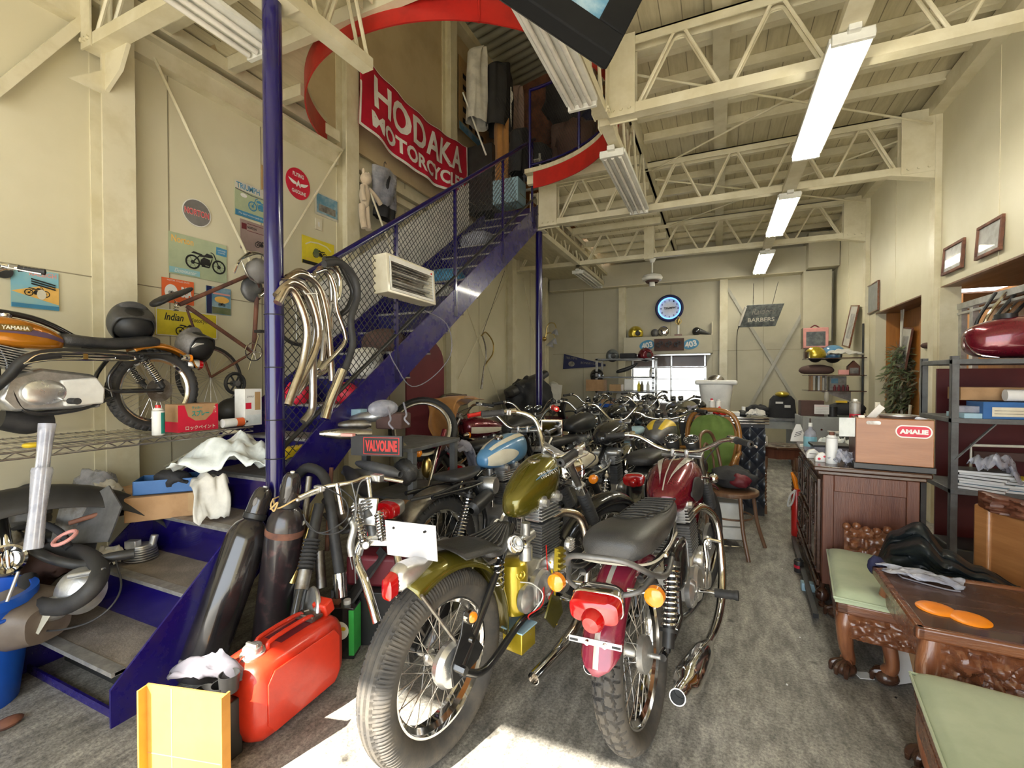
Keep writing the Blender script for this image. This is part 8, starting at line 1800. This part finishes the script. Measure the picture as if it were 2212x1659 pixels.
t=thing('white_crates','white plastic boxes stacked under the bentwood chair','boxes',(.04,4.14,0),.2);part('upper_box',MB().bb(-.14,.14,-.1,.1,.17,.36),'white_plastic',t,bev=.01);part('middle_box',MB().bb(-.15,.15,-.11,.11,.07,.165),'white_plastic',t,bev=.006);part('wire_tray',MB().tube([(-.16,-.12,.02),(.16,-.12,.02),(.16,.12,.02),(-.16,.12,.02)],.005,6,closed=True,sp=False),'chrome',t)
tx,ty=.58,5.35
sd=thing('side_table','small octagonal side table with bobbin turned legs','side table',(tx,ty,0),.2)
part('table_top',MB().prism([(.26*math.cos(k*PI/3+.2),.22*math.sin(k*PI/3+.2))for k in range(6)],'xy',.66,.68),'dark_wood',sd,bev=.004);part('frieze',MB().prism([(.22*math.cos(k*PI/3+.2),.18*math.sin(k*PI/3+.2))for k in range(6)],'xy',.56,.66),'dark_wood_v',sd)
for k in range(4):
 a=k*PI/2+.6;x,y=.17*math.cos(a),.15*math.sin(a);pr=[(.022,0),(.022,.08)]+[((.020 if i%2 else.012),.08+i*.018)for i in range(22)]+[(.024,.48),(.024,.58)]
 part('leg',MB().lathe(pr,12,(x*1.15,y*1.15,0)),'bent_wood',sd)
t=spray('white_tin','small white can on the side table',(tx-.14,ty-.05,.68),.10,.03,'off_white','white_plastic',cat='can');single('white_stick',MB().bb(-.012,.012,-.01,.01,0,.13),'cream_paint','cream stick beside the can on the side table','stick',loc=(tx-.19,ty-.04,.68))
single('keys',MB().tube([(-.05,0,0),(0,-.02,0),(.05,.0,0),(.02,.03,0)],.004,6),'steel','steel keys lying on the side table','keys',loc=(tx+.03,ty-.08,.684))
dk=thing('steel_desk','grey steel office desk behind the side table','desk',(.95,8.35,0));part('desk_top',MB().bb(-.65,.45,-.35,.35,.70,.74),'grey_metal',dk,bev=.004);part('drawer_unit',MB().bb(.08,.42,-.32,.32,.05,.70),'file_grey',dk,bev=.004);part('side_panel',MB().bb(-.63,-.60,-.32,.32,0,.70),'file_grey',dk)
for z in(.12,.34,.55):part('drawer',MB().bb(.10,.40,-.335,-.32,z,z+.12),'file_grey',dk,bev=.003);part('handle',MB().bb(.2,.3,-.345,-.335,z+.08,z+.095),'steel',dk)
part('apron',MB().bb(-.6,.08,-.33,-.31,.58,.70),'file_grey',dk)
fcx=thing('filing_cabinet','grey steel cabinet below the corner shelves','cabinet',(1.32,7.15,0),math.radians(3));part('body',MB().bb(-.32,.42,-.2,.3,0,.86),'file_grey',fcx,bev=.004);part('door',MB().bb(-.24,.41,-.212,-.2,.04,.84),'file_grey',fcx,bev=.003);part('light_edge',MB().bb(-.25,-.24,-.214,-.2,.04,.84),'chrome',fcx);part('lock',MB().cyl((-.12,-.212,.70),(-.12,-.222,.70),.012),'chrome',fcx);part('small_fridge',MB().bb(.1,.42,-.24,-.21,.60,.80),'photo_dark',fcx,bev=.003)
t=thing('wire_organiser','white wire tray stand in front of the grey cabinet','tray stand',(1.38,6.6,0));
for z in(.50,.60,.70):part('tray',MB().bb(-.15,.15,-.1,.1,z,z+.012),'white_plastic',t)
part('post',MB().bb(-.14,-.10,-.1,-.08,0,.72).bb(.10,.14,-.1,-.08,0,.72),'white_plastic',t)
bp_=thing('backpack','dark workshop bag with yellow helmet peak on the grey desk','bag',(.92,8.25,.74));part('bag',MB().loft([(0,0,0,.20,.13,.13,3),(.28,0,0,.17,.11,.11,3),(.34,0,0,.12,.08,.08,3)],20,'z'),'dark_cloth',bp_);part('white_labels',MB().bb(-.1,0,-.135,-.13,.22,.25).bb(.02,.1,-.135,-.13,.16,.20),'white_plastic',bp_);part('gold_peak',MB().sph((0,0,.36),(.17,.10,.05),20,8),'gold_paint',bp_)
blob('dark_clothes','dark clothes piled left of the workshop bag on the desk','clothes','dark_cloth',(.60,8.3,.83),(.20,.14,.09),6,.3)
for i in range(3):single('paper_stack',MB().bb(-.13,.13,-.09,.09,0,.02),'white_paper' if i else 'off_white',['paper sheets at the bottom of the desk pile','paper sheets in the middle of the desk pile','paper sheets on top of the desk pile'][i],'papers','paper sheets on the grey desk',loc=(1.26-.02*i,8.1+.01*i,.741+.021*i),rz=.2-.15*i)
single('brown_boxes',MB().bb(-.13,.13,-.1,.1,0,.20),'brown_cloth','brown wooden box on top of the grey cabinet','box',loc=(1.13,7.15,.862),bev=.004)
b=Board('desk_calendar','small white desk calendar on top of the grey cabinet','calendar',(1.22,6.98,.955),.16,.12,0,'white_paper',th=.006);b.rect(0,.36,.9,.04,'print_pink')
for z in(.15,-.02,-.19,-.36):b.line([(-.42,z),(.42,z)],.001,'photo_grey')
blob('black_bag','black bag on top of the grey cabinet','bag','dark_cloth',(1.52,7.15,.95),(.20,.13,.10),8,.2);single('yellow_box',MB().bb(-.06,.06,-.03,.03,0,.025),'yellow_paint','small yellow box on the black bag','box',loc=(1.45,7.1,1.04))
single('tall_cup',MB().cyl((0,0,0),(0,0,.13),.05),'black_satin','black cylinder beside the desk calendar','cup',loc=(1.35,7.05,.862))
cs=thing('corner_shelves','three thin dark shelves on a pole in the right back corner','shelves',(1.45,7.9,0));zz=(1.18,1.40,1.64)
for z in zz:part('shelf_board',MB().bb(-.28,.40,-.25,.25,z-.012,z),'dark_wood',cs)
part('pole',MB().cyl((.36,-.22,.5),(.36,-.22,2.1),.012),'black_satin',cs);part('bracket',MB().prism([(-.1,1.17),(.3,1.17),(.3,1.02)],'xz',.1,.11),'steel',cs)
helmet('gold helmet on the top corner shelf',(1.28,7.80,zz[2]+.0),.13,'gold_paint',rz=PI);helmet('blue helmet behind the gold one on the top corner shelf',(1.52,7.95,zz[2]+.0),.15,'sky_blue_paint',rz=-.4)
t=thing('lunch_box','pink framed picture box standing on the top corner shelf','box',(1.32,8.1,zz[2]+.02));part('box',MB().bb(-.16,.16,-.08,.08,.14,.44),'print_pink',t,bev=.01);part('side',MB().bb(-.165,-.16,-.08,.08,.14,.44),'khaki_cloth',t);part('picture',MB().bb(-.12,.12,-.084,-.08,.17,.38),'photo_dark',t);part('handle',MB().tube([(-.06,0,.44),(0,0,.48),(.06,0,.44)],.01,6),'print_maroon',t);part('stand',MB().bb(-.14,.14,-.07,.07,-.02,.14),'dark_wood',t)
rag('white_board','crumpled pale sheet over the right of the top corner shelf','sheet','white_cloth',(1.60,7.72,zz[2]+.03),.4,.2,0,.04,61)
blob('dark_case','dark rounded case on the middle corner shelf','case','brown_cloth',(1.30,7.85,zz[1]+.07),(.22,.12,.08),2,.05);single('pink_sign',MB().bb(-.06,.06,-.02,.02,0,.07),'print_pink','small pink lettered box on the middle corner shelf','box',loc=(1.60,7.72,zz[1]+.002),bev=.004)
t=thing('wooden_bird_house','little wooden house shaped box on the middle corner shelf','box',(1.74,7.85,zz[1]));part('house',MB().prism([(-.07,0),(.07,0),(.07,.12),(0,.20),(-.07,.12)],'xz',-.05,.05),'rust',t);part('label',MB().bb(-.05,.05,-.052,-.05,.02,.10),'photo_grey',t)
rnd_=random.Random(2)
for i in range(7):single('book',MB().bb(-.012,.012,-.09,.09,0,.22-.02*(i%3)),['cardboard','off_white','khaki_cloth','white_paper','print_tan','off_white','photo_grey'][i],['brown book, leftmost on the lowest corner shelf','cream book second from the left on the lowest corner shelf','olive book third from the left on the lowest corner shelf','white book in the middle of the lowest corner shelf','tan book right of the white one on the corner shelf','cream book second from the right in the corner row','grey book at the right end of the corner row'][i],'book','books on the lowest corner shelf',loc=(1.24+.028*i,7.88,zz[0]+.0))
t=thing('bottle_row','grey lidded box on the lowest corner shelf','box',(1.55,7.85,zz[0]));part('box',MB().bb(-.1,.1,-.07,.07,0,.2),'photo_grey',t,bev=.004);part('stickers',MB().bb(-.08,.0,-.072,-.07,.10,.17),'photo_blue',t)
for i in range(4):single('ink_bottle',MB().lathe([(0,0),(.018,0),(.018,.05),(.01,.06),(.01,.08),(0,.08)],12),'print_maroon',['small dark bottle, leftmost on the shelf edge','small dark bottle second from the left on the shelf edge','small dark bottle third from the left on the shelf edge','small dark bottle at the right end on the shelf edge'][i],'bottle','small bottles on the corner shelf edge',loc=(1.50+.05*i,7.72,zz[0]+.0))
blob('cloth_horn','white cone hanging under the lowest corner shelf','cone','off_white',(1.40,7.68,1.10),(.03,.03,.09),1,.05,flat=False)
for i,(u,v)in enumerate(((1408,868),(1450,912),(1475,918))):
 p=DP(u,v,8.1);t=thing('drum',['black drum with pale rim leaning below the window, largest','small black drum with blue rim, left of the pair by the green chair','small brown drum with blue rim, right of the pair'][i],'drum',p)
 r_=(.16,.10,.10)[i];ax=(.6,-.5,.5);part('shell',MB().lathe([(0,-.2),(r_,-.18),(r_,0),(r_*.92,0),(r_*.9,-.05),(0,-.05)],28,(0,0,0),ax),'black_satin' if i<2 else 'brown_cloth',t);part('rim',MB().torus((0,0,0),ax,r_,.012,28,8),'pale_blue' if i else 'white_plastic',t);part('stand',MB().bb(-.05,.05,-.05,.05,-p.z,-.12),'black_satin',t)
# == THE LOFT SEEN THROUGH THE OPENING
ZL=ZF+.05
single('loft_poster',MB().bb(-3.42,-3.41,5.75,6.6,4.95,6.0),'print_tan','tall tan poster with dark pictures on the loft wall','poster')
m_=bpy.data.objects['loft_poster'];m2=MB()
for r_ in range(5):
 for c_ in range(4):m2.bb(-3.408,-3.406,5.85+c_*.18,5.95+c_*.18,5.08+r_*.16,5.15+r_*.16)
part('picture_grid',m2,'print_black',m_);part('poster_edge',MB().bb(-3.409,-3.407,5.75,6.6,4.95,5.06),'photo_blue',m_)
cloth_hang('hanging_garment','white patterned trousers hanging in the loft beside the column','garment','white_cloth',XP(1015,110,-3.2),.42,1.05,.20,1)
t=cloth_hang('hanging_garment','black embroidered jacket hanging in the loft','garment','dark_cloth',XP(1058,150,-3.05),.60,.95,.26,4)
part('white_embroidery',MB().sph((-.1,-.24,-.3),(.05,.02,.14),12,8).sph((.12,-.27,-.4),(.05,.02,.10),12,8),'print_white',t);part('white_piping',MB().cyl((.06,-.31,-.3),(.06,-.31,-.92),.008),'print_white',t)
cloth_hang('hanging_garment','pinkish tan coat hanging behind the black jacket in the loft','garment','print_mauve',XP(1090,195,-3.1),.5,1.15,.24,7)
cloth_hang('hanging_garment','red and straw coloured scarves hanging below the black jacket','garment','ochre_cloth',XP(1072,262,-2.95),.30,.95,.16,9)
cloth_hang('hanging_garment','black vest hanging by the loft stair head','garment','dark_cloth',XP(1105,285,-2.7),.40,.65,.2,12)
def lbox(name,label,cat,u,v,y,w,h,d,m,z0=None,**k):
 p=YP(u,v,y);return single(name,MB().bb(-w/2,w/2,-d/2,d/2,-h/2,h/2),m,label,cat,loc=(p.x,p.y,p.z),**k)
lbox('hanging_coat','brown leather coat hanging in the loft in front of the wood wall','coat',1150,240,7.7,.75,1.3,.2,'rust',bev=.08)
blob('dark_clothes','bulky black clothes hanging at the right of the loft opening','clothes','dark_cloth',YP(1235,215,7.0),(.45,.25,.42),3,.25,flat=False)
blob('white_dotted_scarf','black and white dotted scarf by the centre girder in the loft','scarf','navy',YP(1268,275,6.6),(.14,.08,.25),5,.1,flat=False)
blob('fur_bundle','brown furry coat over the loft guard rail','coat','brown_cloth',YP(1245,300,6.3),(.30,.20,.26),7,.3,flat=False)
lbox('hanging_coat','dark brown coat with silvery folds in the loft behind the guard rail','coat',1215,310,6.6,.35,.6,.15,'brown_cloth',bev=.06)
single('loft_cabinet',MB().bb(-1.9,-.9,7.2,7.8,ZL,ZL+.9),'orange_wood','orange brown wooden cabinet at the back of the loft','cabinet',bev=.01)
lbox('loudspeaker','tall black speaker box at the head of the stairs','loudspeaker',1048,395,6.0,.40,.95,.35,'black_satin',bev=.01)
blob('covered_chair','heap of dark things beyond the top of the stairs','heap','dark_cloth',YP(1150,350,6.6),(.35,.3,.25),9,.3,flat=False)
t=thing('step_ladder','pale metal step ladder folded in the loft behind the rail','ladder',YP(1150,380,6.2));
for x in(-.14,.14):part('ladder_rail',MB().bar((x,0,-.35),(x*.8,0,.30),.02,.03),'aluminium',t)
for z in(-.2,0,.2):part('rung',MB().bb(-.14,.14,-.03,.03,z,z+.02),'aluminium',t)
lbox('blue_crate','pale blue plastic crate at the top of the stairs','crate',1100,420,6.0,.40,.34,.3,'pale_blue',bev=.01)
single('white_pipe',MB().cyl(XP(1000,200,-3.2),XP(1050,335,-2.9),.012,n=8),'white_plastic','thin white pole crossing in front of the hanging clothes','pole');single('loft_hook',MB().cyl(YP(1195,205,7.0),YP(1180,235,7.0),.010,n=8),'white_plastic','short white strut hanging from the loft roof','strut')
lbox('fur_hat','navy cap lying on dark things near the stair head','cap',1135,325,6.3,.22,.12,.2,'navy',bev=.05)
